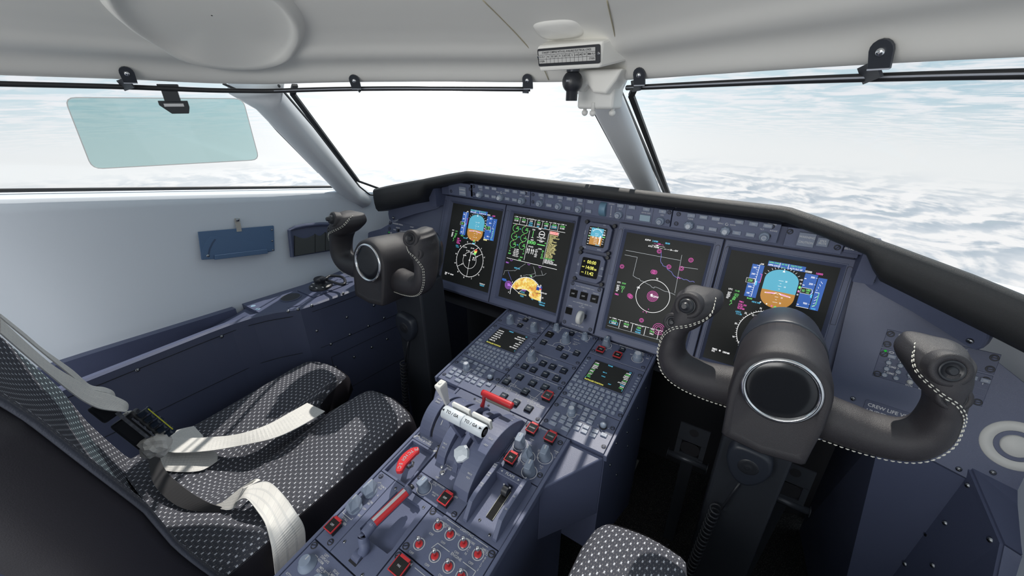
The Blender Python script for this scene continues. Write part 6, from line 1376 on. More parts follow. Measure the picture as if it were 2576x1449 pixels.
b.text('TO FLY',x0_+W_*.06,yb+H_*.51,.0026,DARK,.0037);b.text('STEER',x0_+W_*.06,yb+H_*.17,.0026,DARK,.0037);b.text('TO FLY',x0_+W_*.94,yb+H_*.51,.0026,DARK,.0037);b.text('STEER',x0_+W_*.94,yb+H_*.17,.0026,DARK,.0037)
b.build('correction_card',T)
for x,y in((1356,143),(1507,134)): q=pc(x,y); b=MB(F@Matrix.Translation((q[0],q[1],.003))); b.lathe([(.0025,0),(.0015,.001)],CHROME,n=12); b.build('screw',T)
# standby compass
cc=ony(1440,206,.735); T=thing('standby_compass','black ball standby compass hanging below the framed card','compass',cc+V((0,0,.03)))
b=MB(Matrix.Translation(cc)); b.lathe([(.0225,.0262),(.0225,.0290)],CYL,n=28); b.lathe([(.0125,.028),(.0115,.016)],CYL,n=24,cap=False); b.build('mount',T)
b=MB(Matrix.Translation(cc)); b.lathe([(.001,.0185)]+[(.0185*math.sin(a),.0185*math.cos(a)) for a in [PI*k/14 for k in range(1,12)]]+[(.0105,-.0155),(.0105,-.0300),(.0098,-.031)],BLACKP,n=32); b.build('ball',T)
b=MB(frame(cc+V((0,-.0182,.001)),(1,0,0),(0,0,1))); b.text('SIRS',0,0,.0028,GREYL,.0008); b.build('lettering',T)
# dome light bulge
p_=chit(1408,76); T=thing('ceiling_light','soft white oblong moulded light cover on the ceiling above the compass','light cover',p_)
hn=bvh.ray_cast(V((0,0,0)),ray(1408,76).normalized())[1]
if hn.dot(p_)>0: hn=-hn
F=frame(p_-hn*.004,V((1,0,0)),hn.cross(V((1,0,0)))); 
if (F.to_3x3()@V((0,0,1))).dot(hn)<0: F=frame(p_-hn*.004,V((1,0,0)),-hn.cross(V((1,0,0))))
b=MB(F); prof=[(1.0,0),(.97,.008),(.86,.016),(.66,.020),(.01,.021)]; N=40; vs=[]
for s_,h in prof:
    for k in range(N):
        a=2*PI*k/N; c,sn=math.cos(a),math.sin(a); vs.append((.046*s_*math.copysign(abs(c)**.55,c),.026*s_*math.copysign(abs(sn)**.6,sn)+.006,h*.55))
b.add(vs,[(j*N+k,j*N+(k+1)%N,(j+1)*N+(k+1)%N,(j+1)*N+k) for j in range(4) for k in range(N)],LINER,True); b.build('cover',T)
# white sensor pod with three ball tips
T=thing('sensor_pod','white scalloped pod with three small ball tips, under the ceiling at the centre pillar','sensor pod',ony(1510,230,.80))
b=MB(frame(ony(1512,240,.82),(1,0,0),(0,0,1))); 
b.prism(rrect(-.037,-.024,.037,.022,.006),-.020,.030,IVORY,ch=.004); b.build('pod_body',T,bevel=.003)
b=MB(frame(ony(1505,220,.80),(1,0,0),(0,0,1))); b.prism([(-.050,.028),(-.042,-.003),(-.022,-.008),(-.008,.004),(.004,-.010),(.028,-.012),(.046,.010),(.056,.028)],-.02,.035,LINER,ch=.004); b.build('upper_cowl',T,bevel=.006)
for x,y in((1471,283),(1491,284),(1540,284)):
    c_=ony(x,y,.81 if x!=1491 else .79); b=MB(Matrix.Translation(c_)); b.lathe([(.0035,.018),(.0035,.004)]+[(.0062*math.sin(a),.0062*math.cos(a)) for a in [PI*k/10 for k in range(3,10)]]+[(.001,-.0062)],IVORY,n=20); b.build('ball_tip',T)
# ================================================================ LEFT WALL FITTINGS
wa,wb,wc=wallpt(.30,.3),wallpt(.75,.3),wallpt(.5,.75); wn=(wb-wa).cross(wc-wa).normalized()
if wn.x<0: wn=-wn
ew=(wb-wa); ew.normalize(); ew=ew; 
def WF(off=.02):
    o=wa+wn*off; return frame(o,ew if True else ew,wn.cross(ew))
Fw=WF(.012); 
if (Fw.to_3x3()@V((0,0,1))).dot(wn)<0: print('flip!')
FwI=Fw.inverted(); wz=Fw.to_3x3()@V((0,0,1))
def pw(x,y,h=0): q=FwI@onp(x,y,Fw@V((0,0,h)),wz); return (q.x,q.y)
def cw(x,y): return pw(460+x/5.573,520+y/5.573)
# chart holder
q0=cw(740,500); T=thing('chart_holder','blue metal chart holder plate with beige strap on the left wall','chart holder',Fw@V((q0[0],q0[1],0)))
b=MB(Fw); b.prism([cw(212,352),cw(1262,264),cw(1274,275),cw(1284,620),cw(1180,640),cw(420,735),cw(270,744),cw(262,735)],-.003,.002,BLUE,ch=.0006); b.build('back_plate',T)
b=MB(Fw); b.prism([cw(400,412),cw(1270,530),cw(1280,615),cw(430,735),cw(268,738),cw(262,640),cw(300,520),cw(370,428)],.002,.004,BLUE,ch=.0006); b.build('swing_plate',T)
b=MB(Fw); b.line([cw(450,455),cw(410,510),cw(372,590),cw(352,680)],.0040,mat('slot_blue',(.045,.08,.15,1),.6),.0043); b.build('curved_slot',T)
b=MB(Fw); b.prism([cw(430,680),cw(1165,592),cw(1175,655),cw(440,742)],.002,.010,BLUE,ch=.001); b.build('ledge',T)
b=MB(Fw); c1_,c2_,c3_,c4_=cw(728,165),cw(798,163),cw(822,345),cw(752,352); b.prism([c1_,c2_,cw(803,250),cw(738,255)],-.004,.0005,mat('strap_beige',(.42,.40,.37,1),.7)); b.prism([cw(738,235),cw(803,232),c3_,c4_],.0005,.0035,MATS['strap_beige']); b.build('strap',T)
for x,y,r in((762,185,.0048),(1243,325,.003),(1247,478,.003),(1256,607,.003),(348,688,.0042)):
    q=cw(x,y); b=MB(Fw@Matrix.Translation((q[0],q[1],.0035))); b.lathe([(r,0),(r*.9,.001),(r*.5,.0024),(.0004,.003)],STEEL,n=16); b.build('screw',T)
# map pocket
q0=cw(1800,480); T=thing('map_pocket','dark grey wall pocket with scalloped pouches behind the left yoke','wall pocket',Fw@V((q0[0],q0[1],0)))
topc=[cw(1480,330),cw(1560,295),cw(1700,265),cw(1900,245),cw(2040,242),cw(2300,250)]; botc=[cw(2300,570),cw(2120,612),cw(1520,706)]
b=MB(Fw); b.prism(topc+botc,-.004,.004,PANEL2,ch=.001); b.build('back_board',T)
b=MB(Fw); ob=topc+botc; 
b.line(topc,.010,PANEL2,.009);  b.tube([V((p[0],p[1],.007)) for p in [botc[-1]]+topc],.0060,PANEL2,n=8,smooth=False); b.build('raised_rim',T)
def pouch(xs,yt,sag,xe,yb0,yb1):
    tp=[]
    for k in range(9): t=k/8; tp.append(cw(xs+(xe-xs)*t,yt+sag*math.sin(PI*t)-12*t))
    b=MB(Fw); b.prism(tp+[cw(xe,yb1),cw(xs,yb0)],.004,.011,mat('pocket_lining',(.060,.065,.066,1),.7),ch=.0015); b.build('pouch',T)
    
pouch(1550,405,45,1832,690,645);pouch(1836,380,35,1975,640,620);pouch(1980,355,30,2120,615,600);pouch(2125,340,30,2290,600,575)
# ================================================================ LEFT SIDE CONSOLE
INN=[(-.9,-1.12),(.30,-1.122),(.385,-1.118),(.455,-1.085),(.50,-1.048),(.56,-1.035),(.90,-1.00),(1.1,-.95)]
T=thing('side_console','long dark blue grey side console ledge below the left wall','side console',(-1.15,.2,-1.3)); ZC=-.53
def inn(y): return interp_poly(INN,y)[0]
ys=[-.9+i*.05 for i in range(41)]
b=MB(); vs=[];fs=[]
def hb(mb,sec,m,smooth=False):
    k=len(sec[0]); vs=[p for s_ in sec for p in s_]; fs=[(j*k+i,j*k+(i+1)%k,(j+1)*k+(i+1)%k,(j+1)*k+i) for j in range(len(sec)-1) for i in range(k)]+[tuple(range(k))[::-1],tuple(range((len(sec)-1)*k,len(sec)*k))]; mb.add(vs,fs,m,smooth)
hb(b,[[V((inn(y),y,ZC)),V((inn(y)+.006,y,ZC-.004)),V((inn(y)+.006,y,-1.3)),V((inn(y)-.008,y,-1.3)),V((inn(y)-.012,y,ZC))] for y in ys],PANEL2); b.build('front_face',T)
b=MB(); hb(b,[[V((inn(y)-.012,y,ZC-.0005)),V((interp_poly(BOT,y)[0]-.01,y,ZC-.0005)),V((interp_poly(BOT,y)[0]-.01,y,ZC-.02)),V((inn(y)-.012,y,ZC-.02))] for y in [.425+i*.05 for i in range(13)]],PANEL2); b.build('top_plate',T)
b=MB(); hb(b,[[V((inn(y)-.012,y,ZC-.085)),V((interp_poly(BOT,y)[0],y,ZC-.085)),V((interp_poly(BOT,y)[0],y,ZC-.10)),V((inn(y)-.012,y,ZC-.10))] for y in [-.9+i*.05 for i in range(27)]],PANEL2); b.build('trough_floor',T)
b=MB(); hb(b,[[V((interp_poly(BOT,y)[0]+.022,y,ZC)),V((interp_poly(BOT,y)[0]-.005,y,ZC)),V((interp_poly(BOT,y)[0]-.005,y,ZC-.10)),V((interp_poly(BOT,y)[0]+.018,y,ZC-.10))] for y in [-.9+i*.05 for i in range(27)]],PANEL2); b.build('back_lip',T)
b=MB(); kx0,kx1=inn(.40)-.012,interp_poly(BOT,.38)[0]+.02; b.add([(kx0,.33,ZC-.030),(kx0,.426,ZC-.012),(kx1,.426,ZC-.012),(kx1,.33,ZC-.030),(kx0,.33,ZC-.04),(kx0,.426,ZC-.04),(kx1,.426,ZC-.04),(kx1,.33,ZC-.04)],[(0,1,2,3)[::1],(7,6,5,4),(0,4,5,1),(1,5,6,2),(2,6,7,3),(3,7,4,0)],PANEL2); b.build('knob_plate',T)
def line_on_face(z0,y0,y1,z1=None):
    b=MB(); pts=[]
    for i in range(25): t=i/24; y=y0+(y1-y0)*t; pts.append(V((inn(y)+.0066,y,z0+((z1 or z0)-z0)*t)))
    b.tube(pts,.0008,DARK,n=5); b.build('panel_seam',T)
line_on_face(ZC-.022,-.3,.95);line_on_face(ZC-.145,-.3,.95);line_on_face(ZC-.19,.55,.88);line_on_face(ZC-.33,.55,.88)
b=MB(); b.tube([V((inn(.55)+.0066,.55,ZC-.19)),V((inn(.55)+.0066,.55,ZC-.33))],.0008,DARK,n=5); b.build('panel_seam',T)
def facescrew(x,y):
    # intersect with console face (vertical surface x = inn(y))
    d=ray(x,y); t=.2
    best=None
    for k in range(400):
        t=k*.004; 
        p=d.normalized()*t
        if p.x<=inn(p.y)+.006: best=p; break
    if best is None: return
    yy=best.y; b=MB(frame(V((inn(yy)+.006,yy,best.z)),(0,1,0),(0,0,1))); 
    b.lathe([(.0048,0),(.0045,.0015),(.003,.0035),(.0006,.0042)],STEEL,n=16); b.build('face_screw',T)
cx3=lambda x,y:(560+x/4.025,640+y/4.025)
for x,y in((655,572),(757,553),(900,518),(1212,393),(952,772),(1255,634),(1525,512),(1096,907),(1288,810),(1470,722),(1630,640),(1330,1037),(1507,938),(1662,855),(1145,1138)): facescrew(*cx3(x,y))
facescrew(345,930); facescrew(557,846)
# knobs on console
for k,(x,y,s_) in enumerate(((640,780,1.2),(652,788,1.2),(664,762,.9),(680,769,.9))):
    p=onz(x,y,ZC-.004-.010); T2=thing('console_knob',('tall pale blue knob nearest the trough on the left console','second tall pale blue knob on the left console','short pale blue knob by the window wall on the left console','short pale blue knob nearest the cup recess on the left console')[k],'knob',V((p.x,p.y,ZC-.024)))
    b=MB(Matrix.Translation((p.x,p.y,ZC-.026))); b.lathe([(.0075*s_,0),(.0075*s_,.012*s_),(.0062*s_,.014*s_),(.006*s_,.020*s_),(.005*s_,.0215*s_)],mat('pale_blue_knob',(.26,.42,.56,1),.4),n=24); b.box((0,.002,.0218*s_),(.0016,.006,.0005),WHITE); b.build('knob_cap',T2)
p=onz(731,748,ZC); T2=thing('cup_recess','round recessed cup holder in the left console top','cup holder',V((p.x,p.y,ZC)))
b=MB(Matrix.Translation((p.x,p.y,ZC+.0006))); b.lathe([(.029,-.0005),(.029,.0006),(.0262,.0008),(.0258,.0002)],PANEL2,n=40,cap=False); b.lathe([(.0262,.0006),(.0255,-.0002),(.0001,-.0003)],BLACKP,n=40); b.arc(.0,.0,.018,200,340,.004,PANEL2,.0002); b.build('recess_ring',T2)
p=onz(812,722,ZC); T2=thing('steering_tiller','black steering tiller with looped handle on the left console','tiller',V((p.x,p.y,ZC)))
b=MB(Matrix.Translation((p.x,p.y,ZC))); b.box((.004,0,.001),(.088,.120,.003),PANEL2); b.build('mount_plate',T2,bevel=.0006)
b=MB(Matrix.Translation((p.x,p.y-.005,ZC+.0025))); b.lathe([(.034,0),(.034,.006),(.031,.008),(.016,.009),(.015,.020),(.017,.022),(.017,.029),(.015,.031)],BLACKP,n=40)
for a in(200,250,300,340): t=math.radians(a); b.box((.026*math.cos(t),.026*math.sin(t),.0085),(.008,.003,.0006),WHITE,F=b.F@Matrix.Identity(4))
b.build('dial',T2)
lp=[(812,716),(818,702),(832,694),(858,696),(868,706),(860,716),(838,722)]
b=MB(); b.tube(smooth_path([V((p.x,p.y-.005,ZC+.028))]+[onz(x,y,ZC+.040) for x,y in lp[1:6]]+[V((p.x+.006,p.y+.004,ZC+.028))],5),.0042,BLACKP,n=10); b.build('loop_handle',T2)
# ---- right side box (faceted box below the right outboard panel)
T=thing('right_side_box','dark blue grey faceted lower side box at the bottom right corner','side box',(.45,.6,-1.3))
A=OF@V(po(2225,1090)+(-.004,)); A2=OF@V(po(2360,1168)+(-.004,)); B_=OF@V(po(2436,1207)+(-.004,)); C_=OF@V(po(2443,1181)+(-.002,)); D_=OF@V(po(2680,1300)+(-.002,))
R1=onx(2524,1370,B_.x+.020); R2=onx(2505,1460,B_.x+.02); R3=R1+V((.22,-.06,-.045)); R4=R2+V((.20,-.10,-.12)); print('box',A,B_,C_,D_,R1,R2)
b=MB(); q=[A,A2,B_,C_,R1,R2,V((A.x+.05,1.25,-1.3)),V((B_.x-.01,.86,-1.3)),V((B_.x,.45,-1.3)),V((A.x+.05,1.3,A.z))]
b.add(q,[(0,1,7,6),(1,2,7),(2,4,5,8,7),(2,3,4),(9,0,6)],PANEL2)
b.add([C_,D_,R3,R1],[(0,1,2,3)],PANEL2); b.add([R1,R3,R4,R2],[(0,1,2,3)],PANEL)
o=b.build('box_panels',T); o.modifiers.new('s','SOLIDIFY').thickness=.004
for x,y in((2442,1223),(2385,1318),(2332,1342),(2500,1361),(2354,1425),(2283,1421)):
    # cast on the box triangles
    bb=BVHTree.FromPolygons([v for v in b.v],[f for f in b.f]); h=bb.ray_cast(V((0,0,0)),ray(x,y).normalized())
    if h[0]:
        n_=h[1] if h[1].dot(h[0])<0 else -h[1]; F=frame(h[0]+n_*.004,V((0,1,0)).cross(n_) if abs(n_.y)<.9 else V((1,0,0)),n_.cross(V((0,1,0)).cross(n_))); 
        if (F.to_3x3()@V((0,0,1))).dot(n_)<0: F=F@Matrix.Rotation(PI,4,'X')
        m_=MB(F); m_.lathe([(.0050,-.003),(.0048,.0015),(.003,.0035),(.0006,.0042)],STEEL,n=14); m_.build('screw',T)

# small pale floor strip beside the pedestal
p0_,p1_=onz(1605,1158,-1.285),onz(1588,1196,-1.285); T=thing('floor_marker_strip','short pale strip on the dark floor right of the pedestal','floor strip',p1_); b=MB(); b.bar(p0_,p1_,.008,.006,mat('strip_pale',(.35,.35,.33,1),.5)); b.build('strip',T)
# ================================================================ SEATS
def cushion_z(u,v):    # u -1..1 across, v 0 front .. 1 back
    au=abs(u); z=-.700+.016*math.exp(-((au-.55)/.33)**2)*(1-.5*v)
    z+= .012*(1-v)**2*(1 if au>.15 else 0)
    z-= .026*math.exp(-(u/.17)**2)*max(0,1-v*1.1)                     # groove between the thigh lobes
    z+= -.020*math.exp(-((v-.62)/.22)**2)*(1-au**4)                     # seat well
    z-= .022*max(0,(.07-v)/.07)**2.0                                   # rounded front
    z-= .018*max(0,(au-.90)/.10)**2
    return z
def seat(cxx,label,top,w=.216,y1=.505,y0=.045):
    T=thing('pilot_seat',label,'seat',(cxx,.2,-1.3))
    def yfront(u): k=max(0,min(1,(abs(u)-.14)/.16)); k=k*k*(3-2*k); return y1-.105*(1-k)-.010*abs(u)**6
    b=MB()
    def fn(a,c):
        u=2*a-1; v=c; yf=yfront(u); y=yf+(y0-yf)*v; return V((cxx+u*w*(1-.05*max(0,.15-v)/.15),y,cushion_z(u,v)))
    b.grid(56,40,fn,FABRIC,uvf=lambda a,c:((2*a-1)*w,c*(y1-y0)),flip=True)
    b.build('seat_cushion',T)
    # leather skirt below the fabric
    b=MB(); loop=[]; 
    for i in range(41): u=-1+2*i/40; loop.append((u,0))
    for i in range(1,25): loop.append((1,i/24))
    for i in range(1,21): loop.append((1-2*i/20,1))
    for i in range(1,24): loop.append((-1,1-i/24))
    n=len(loop); vs=[]
    for k,(dz,ex) in enumerate(((.002,.996),(-.003,1.004),(-.012,1.012),(-.05,1.025),(-.12,1.02),(-.20,.98),(-.23,.90))):
        for u,v in loop:
            p=fn((u+1)/2,v); ux=cxx+(p.x-cxx)*ex; yy=p.y+(.004*k if v==0 else 0)*(1 if k<4 else -3); zz=(p.z if k<3 else p.z*(.6)+.4*-.72)+dz; 
            vs.append(V((ux,yy,zz)))
    fs=[(k*n+i,k*n+(i+1)%n,(k+1)*n+(i+1)%n,(k+1)*n+i) for k in range(6) for i in range(n)]+[tuple(range(6*n,7*n))]
    b.add(vs,fs,SHELL,True); b.build('leather_base',T)
    # backrest
    def yb(z): return interp_poly([(-.80,.110),(-.70,.072),(-.634,.058),(-.579,.048),(-.489,.040),(-.385,.018),(-.312,.003),(-.255,-.014),(-.15,-.040),(.05,-.09)],z)[0]
    def half(z): return w*(1.03+.02*math.sin((z+.7)*6)) if z<-.3 else w*1.02
    b=MB(); z0=-.725
    def fb(a,c):
        u=2*a-1; z=z0+(top-z0)*c; au=abs(u); dent=.034*(1-au**3.0) if au<1 else 0
        return V((cxx+u*half(z),yb(z)-dent-.010*max(0,(au-.9)/.1)**2,z))
    b.grid(40,44,fb,FABRIC,uvf=lambda a,c:((2*a-1)*w,c*(top-z0)),flip=False); b.build('backrest_fabric',T)
    b=MB(); sec=[]
    for j in range(45):
        z=z0+(top-z0)*j/44; h=half(z); r=[]
        for u,dy in((-1,-.012),(-1.03,-.025),(-1.04,-.07),(-.95,-.125),(0,-.14),(.95,-.125),(1.04,-.07),(1.03,-.025),(1,-.012),(.5,-.050),(0,-.055),(-.5,-.050)): r.append(V((cxx+u*h,yb(z)+dy,z)))
        sec.append(r)
    hb(b,sec,SHELL,True); b.build('backrest_shell',T)
    # piping bead along the seam
    for sg in(-1,1):
        b=MB(); pts=[fb(0 if sg<0 else 1,j/30)+V((sg*.002,-.002,0)) for j in range(31)]; b.tube(pts,.0035,PIPE,n=8,smooth=True); b.build('piping',T)
    b=MB(); b.box((cxx,.20,-.955),(.30,.30,.12),SHELL); b.box((cxx,.20,-1.16),(.12,.22,.28),CYL); b.box((cxx,.20,-1.285),(.34,.40,.03),CYL); b.build('pedestal_base',T)
    return T
seat(-.828,'left pilot seat in dark dashed fabric with leather sides and loose belts',.05); seat(.078,'right pilot seat cushion in dark dashed fabric, seen at the bottom',-.30,y0=.06)
# ================================================================ HARNESS
def cz(x,y):    # cushion height of the left seat
    u=(x+.828)/.216; u=max(-1,min(1,u)); v=(.505-y)/.46; v=max(0,min(1,v)); return cushion_z(u,v)
def ribbon(b,rows,th=.0016,m=None):   # rows: list of (left point, right point)
    R=rows; N=len(R); m=m or WEB; vs=[];uv={}; b0=len(b.v); L=0; w=(R[0][0]-R[0][1]).length
    for i,(a,c) in enumerate(R):
        if i: L+=(((a+c)-(R[i-1][0]+R[i-1][1]))*.5).length
        t=((R[min(i+1,N-1)][0]+R[min(i+1,N-1)][1])-(R[max(i-1,0)][0]+R[max(i-1,0)][1])); nn=t.cross(c-a)
        nn=nn.normalized()*th/2 if nn.length>1e-9 else V((0,0,th/2))
        vs+=[a+nn,c+nn,c-nn,a-nn]
        for k,q in enumerate((0,w,w,0)): uv[b0+i*4+k]=(L,q)
    fs=[(i*4+k,i*4+(k+1)%4,i*4+4+(k+1)%4,i*4+4+k) for i in range(N-1) for k in range(4)]+[(3,2,1,0),tuple((N-1)*4+k for k in range(4))]
    b.add(vs,fs,m); b.uv={**(b.uv or {}),**uv}
def srib(pl,pr,n=8): a=smooth_path(pl,n); c=smooth_path(pr,n); return list(zip(a,c))
HS=thing('seat_harness','off-white seat belts with black buckle lying across the left seat','seat belt',V((-.80,.25,-.70)))
def ontop(x,y,h=.006):
    d=ray(x,y).normalized(); 
    for k in range(300,1300):
        p=d*(k*.001)
        if p.z<=cz(p.x,p.y)+h and .03<p.y<.52 and -1.05<p.x<-.6: return p
    return onz(x,y,-.69)
# lap strap across the cushion (from the knot up to the groove)
up=[(425,1098),(470,1102),(530,1100),(600,1092),(670,1070),(730,1038),(773,1014)]; dnp=[(405,1130),(440,1139),(520,1135),(600,1122),(690,1102),(760,1070),(817,1035)]
hh=[.03,.030,.032,.040,.045,.035,.020]
b=MB(); ribbon(b,srib([ontop(x,y,h) for (x,y),h in zip(up,hh)],[ontop(x,y,h) for (x,y),h in zip(dnp,hh)])); b.build('crotch_strap',HS)
# under strap pieces near the knot
b=MB(); ribbon(b,srib([ontop(488,1072,.006),ontop(430,1090,.012),ontop(372,1150,.010)],[ontop(512,1098,.006),ontop(470,1135,.006),ontop(440,1180,.004)])); 
ribbon(b,srib([ontop(395,1145,.012),ontop(460,1128,.020),ontop(520,1128,.012),ontop(548,1142,.005)],[ontop(385,1178,.006),ontop(440,1187,.004),ontop(505,1184,.003),ontop(547,1160,.003)])); b.build('folded_strap',HS)
# dark strap sweeping down, then the white loop over the side
def onpt(x,y,X): return onx(x,y,X)
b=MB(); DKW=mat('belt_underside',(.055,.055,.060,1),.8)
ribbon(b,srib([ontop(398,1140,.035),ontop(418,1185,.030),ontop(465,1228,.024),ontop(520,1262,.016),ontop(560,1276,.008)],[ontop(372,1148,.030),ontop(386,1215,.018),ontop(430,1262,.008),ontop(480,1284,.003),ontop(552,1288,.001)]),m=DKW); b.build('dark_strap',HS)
b=MB(); rows=srib([ontop(556,1268,.010),ontop(600,1232,.030),ontop(625,1215,.040),ontop(645,1205,.032),ontop(655,1207,.028)],[ontop(532,1272,.004),ontop(570,1283,.008),ontop(592,1275,.010),ontop(598,1258,.026),ontop(612,1228,.045)])
ribbon(b,rows); 
L1=[ontop(600,1230,.045),ontop(640,1225,.040),ontop(690,1212,.030),ontop(725,1250,.012),onx(745,1285,-.600),onx(766,1330,-.592),onx(768,1380,-.590)]
L2=[ontop(612,1250,.040),ontop(630,1262,.030),ontop(655,1295,.008),ontop(672,1330,.004),onx(680,1362,-.600),onx(688,1410,-.592),onx(695,1447,-.590)]
rows=srib([ontop(597,1262,.010),ontop(605,1235,.030),ontop(628,1222,.040),ontop(672,1212,.034),ontop(708,1240,.016),onx(742,1285,-.604),onx(766,1330,-.592),onx(768,1400,-.590)],[ontop(586,1278,.006),ontop(596,1262,.024),ontop(620,1255,.034),ontop(650,1290,.018),ontop(668,1320,.006),onx(680,1362,-.606),onx(688,1410,-.592),onx(694,1460,-.590)])
ribbon(b,rows); b.build('lap_belt',HS)
# shoulder strap down the seat back
def onback(x,y,X): return onx(x,y,X)
b=MB(); sl=[(0,802),(60,858),(130,918),(190,955),(230,980),(275,992),(318,1012),(322,1030)]; sr=[(0,838),(60,890),(130,948),(180,988),(215,1012),(250,1028),(290,1034),(316,1036)]
Xs=[-.80,-.81,-.82,-.83,-.83,-.83,-.83,-.83]
ribbon(b,srib([onx(x,y,X) for (x,y),X in zip(sl,Xs)],[onx(x,y,X+.03) for (x,y),X in zip(sr,Xs)])); b.build('shoulder_strap',HS)
b=MB(); sl=[(0,790),(60,838),(110,880),(180,930),(225,968),(262,975),(284,985),(290,1000)]; sr=[(0,798),(60,848),(110,890),(172,940),(215,975),(250,985),(270,990),(280,1004)]
ribbon(b,srib([onx(x,y,-.90) for x,y in sl],[onx(x,y,-.885) for x,y in sr])); b.build('second_shoulder_strap',HS)
# loose folds at both ends of the buckle
def crumple(c,ra,seed,name,el=(1,.7,.8)):
    rnd=random.Random(seed); bm=bmesh.new(); bmesh.ops.create_icosphere(bm,subdivisions=3,radius=1); vs=[]
    for v in bm.verts:
        n=v.co; k=1+.34*noise.noise(n*1.9+V((seed,0,0)))+.16*noise.noise(n*4.5+V((0,seed,0))); vs.append(V((c.x+n.x*ra*k*el[0],c.y+n.y*ra*k*el[1],c.z+n.z*ra*k*el[2])))
    fs=[tuple(w.index for w in f.verts) for f in bm.faces]; bm.free(); b=MB(); b.add(vs,fs,WEBP); return b.build(name,HS)
kp_=onx(392,1118,-.785); crumple(kp_,.024,3,'belt_fold',(1.1,.9,.75)); crumple(onx(328,1048,-.83),.012,8,'belt_fold')
# buckle assembly
p0=onx(285,1030,-.83); p1=onx(395,1118,-.79); ax=(p1-p0).normalized(); up_=V((.35,.9,.35)); F=frame((p0+p1)*.5,ax,up_)
b=MB(F); Lb=(p1-p0).length; b.box((.006,-.002,-.004),(Lb*.70,.040,.020),BLACKP,ch=.004); b.build('buckle_block',HS,bevel=.004)
b=MB(F); 
for k in range(5): b.box((-.012+.013*k,.026,.004),(.010,.016,.016),mat('buckle_gloss',(.02,.03,.05,1),.15),ch=.002)
b.build('release_ribs',HS,bevel=.002)
b=MB(F); b.box((.0,.006,.014),(Lb*.86,.005,.002),CHROME); b.box((.010,.013,.013),(Lb*.60,.003,.002),CHROME); b.box((Lb*.44,.004,.010),(.010,.030,.002),CHROME); b.build('chrome_tongue',HS)
b=MB(F); b.box((.012,.0355,.010),(.052,.0012,.0012),mat('yellow_line',(.75,.75,.05,1),.5)); b.build('yellow_mark',HS)
b=MB(F); b.box((-.050,-.006,0),(.034,.030,.020),BLACKP,ch=.004); b.build('strap_guide',HS,bevel=.004)
# ================================================================ WORLD
w=bpy.data.worlds.new('sky'); SC.world=w; w.use_nodes=True; nt=w.node_tree; nt.nodes.clear(); N=nt.nodes.new; Lk=nt.links.new
out_=N('ShaderNodeOutputWorld'); bg=N('ShaderNodeBackground'); Lk(bg.outputs[0],out_.inputs[0]); tc=N('ShaderNodeTexCoord'); sp_=N('ShaderNodeSeparateXYZ'); Lk(tc.outputs['Generated'],sp_.inputs[0])
def M(op,a,b=None,c=None,clamp=False):
    n=N('ShaderNodeMath'); n.operation=op; n.use_clamp=clamp
    for i,q in enumerate((a,b,c)):
        if q is None: continue
        if hasattr(q,'links'): Lk(q,n.inputs[i])
        else: n.inputs[i].default_value=q
    return n.outputs[0]
def MR(v,a,b,c=0,d=1,sm=True):
    n=N('ShaderNodeMapRange'); n.interpolation_type='SMOOTHSTEP' if sm else 'LINEAR'; Lk(v,n.inputs[0]); n.inputs[1].default_value=a;n.inputs[2].default_value=b;n.inputs[3].default_value=c;n.inputs[4].default_value=d; return n.outputs[0]
def CM(f,a,b,bt='MIX'):
    x=N('ShaderNodeMix'); x.data_type='RGBA'; x.blend_type=bt; x.clamp_factor=True
    if hasattr(f,'links'): Lk(f,x.inputs[0])
    else: x.inputs[0].default_value=f
    for i,q in((6,a),(7,b)):
        if hasattr(q,'links'): Lk(q,x.inputs[i])
        else: x.inputs[i].default_value=q
    return x.outputs[2]
zc=sp_.outputs[2]
def plane_uv(sgn,off,scale,dx=0,dy=0):
    den=M('MAXIMUM',M('ADD',M('MULTIPLY',zc,sgn),off),.012); cb=N('ShaderNodeCombineXYZ')
    Lk(M('ADD',M('MULTIPLY',M('DIVIDE',sp_.outputs[0],den),scale),dx),cb.inputs[0]); Lk(M('ADD',M('MULTIPLY',M('DIVIDE',sp_.outputs[1],den),scale),dy),cb.inputs[1]); return cb.outputs[0]
def NZ(vec,sc,det=6,ro=.55,dist=0):
    n=N('ShaderNodeTexNoise'); n.inputs['Scale'].default_value=sc; n.inputs['Detail'].default_value=det; n.inputs['Roughness'].default_value=ro; n.inputs['Distortion'].default_value=dist; Lk(vec,n.inputs['Vector']); return n.outputs['Fac']
# lower cloud deck: billows lit from the sun side
u1=plane_uv(-1,.10,1.0); u2=plane_uv(-1,.10,1.0,.03,-.055)
h1=NZ(u1,2.9,8,.56,.35); h2=NZ(u2,2.9,8,.56,.35)
lit=MR(M('SUBTRACT',h1,h2),-.050,.050,0,1,False); dens=MR(h1,.34,.62)
deck=CM(dens,(.50,.58,.66,1),(.72,.77,.82,1)); deck=CM(lit,deck,(.95,.955,.96,1)); 
deck=CM(MR(h1,.30,.42,1,0),deck,(.50,.59,.65,1))
# upper thin streaks
v1=plane_uv(1,.10,1.0); ms=N('ShaderNodeMapping'); ms.inputs['Scale'].default_value=(1,1,1); Lk(v1,ms.inputs[0])
c1=NZ(ms.outputs[0],1.3,7,.62,.6)
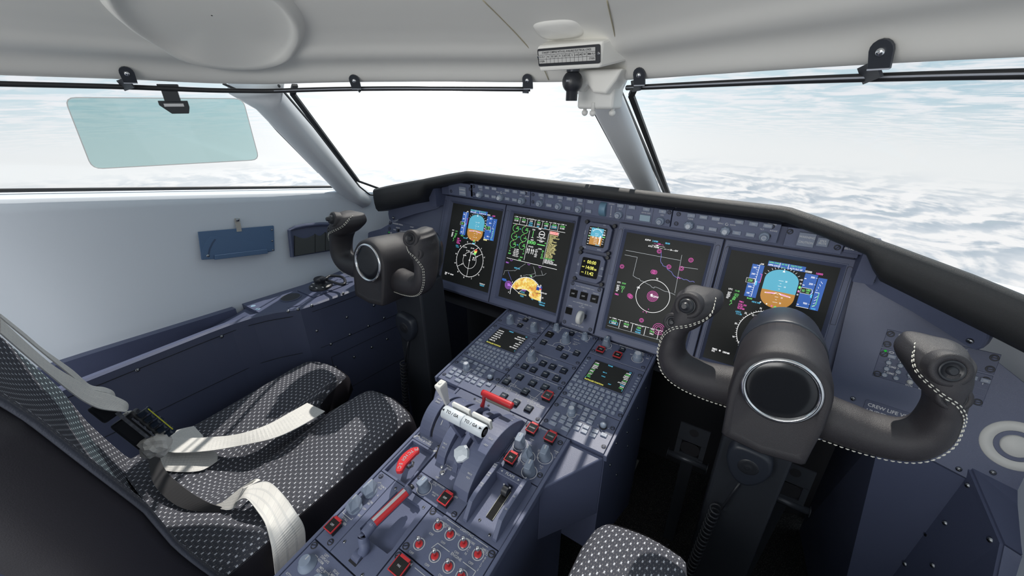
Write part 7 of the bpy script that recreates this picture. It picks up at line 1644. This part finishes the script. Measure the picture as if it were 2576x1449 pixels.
# gentle darkening with angular distance from the sun's glow
sd=ray(1128,205).normalized(); dt=N('ShaderNodeVectorMath'); dt.operation='DOT_PRODUCT'; Lk(tc.outputs['Generated'],dt.inputs[0]); dt.inputs[1].default_value=tuple(sd); dv=dt.outputs['Value']
blue=CM(MR(dv,.40,1.0,0,1),(.42,.60,.70,1),(.66,.80,.86,1)); sky=CM(MR(c1,.40,.60),blue,(.84,.87,.91,1))
haze=(.86,.89,.90,1)
elev=zc
sky=CM(MR(elev,-.10,.03,1,0),sky,haze)
deck=CM(MR(elev,-.175,-.100,0,1),deck,haze)
col=CM(MR(elev,-.125,-.095,0,1),deck,sky)
glow=M('ADD',M('MULTIPLY',M('POWER',M('MAXIMUM',dv,0),16),.50),M('MULTIPLY',M('POWER',M('MAXIMUM',dv,0),900),14)); 
cg=N('ShaderNodeCombineColor'); 
for i in range(3): Lk(glow,cg.inputs[i])
col=CM(1.0,col,cg.outputs[0],'ADD'); Lk(col,bg.inputs[0]); bg.inputs[1].default_value=SKYS
# sunlight
sl=bpy.data.lights.new('sun','SUN'); so=bpy.data.objects.new('sun',sl); COL.objects.link(so); sl.energy=SUNE; sl.angle=math.radians(.6); sl.color=(1,.95,.87)
az=math.radians(SUNAZ); el_=math.radians(SUNEL); sdv=V((math.sin(az)*math.cos(el_),math.cos(az)*math.cos(el_),math.sin(el_))); so.rotation_euler=sdv.to_track_quat('Z','Y').to_euler()
so.location=(0,3,3)
vs_=SC.view_settings; vs_.view_transform='Standard'; vs_.look='None'; vs_.exposure=EXPO; vs_.gamma=1; vs_.use_curve_mapping=False
cy=SC.cycles; cy.max_bounces=7; cy.diffuse_bounces=4; cy.use_adaptive_sampling=True; cy.adaptive_threshold=.02; cy.transparent_max_bounces=12; cy.sample_clamp_indirect=4
try: cy.use_denoising=True
except Exception: pass
# added fill light, unseen behind the pilots, to brighten the interior
dl=bpy.data.lights.new('added_fill_light','AREA'); do=bpy.data.objects.new('added_fill_light',dl); COL.objects.link(do); dl.shape='RECTANGLE'; dl.size=.9; dl.size_y=.5; dl.energy=FILLE; dl.color=(1,.98,.95)
do.location=(CX,-1.0,.10); do.rotation_euler=V((0,-.85,.35)).to_track_quat('Z','Y').to_euler()
GR={'flight_display':'large flight displays across the panel','rail_bracket':'black brackets along the window tops','rudder_pedal':'rudder pedals under the panel','flight_management_keypad':'keypad displays on the pedestal','cursor_control_panel':'cursor control panels on the pedestal','console_knob':'pale blue knobs on the left console','throttle_lever':'twin throttle levers','control_yoke':'control yokes','control_column':'yoke columns','hand_microphone':'microphones on the columns','pilot_seat':'pilot seats','cover_plate':'wing-shaped cover plates','adjustment_plate':'rudder pedal adjustment plates','audio_panel':'audio selector plates','outboard_panel':'outboard side panels','display_control_panel':'display control panels','master_warning_plate':'warning plates','sun_visor_rail':'visor rails'}
for o in list(SC.objects):
    if o.parent is None and o.get('category'):
        k=o.name.split('.')[0]
        if k in GR and not o.get('group'): o['group']=GR[k]
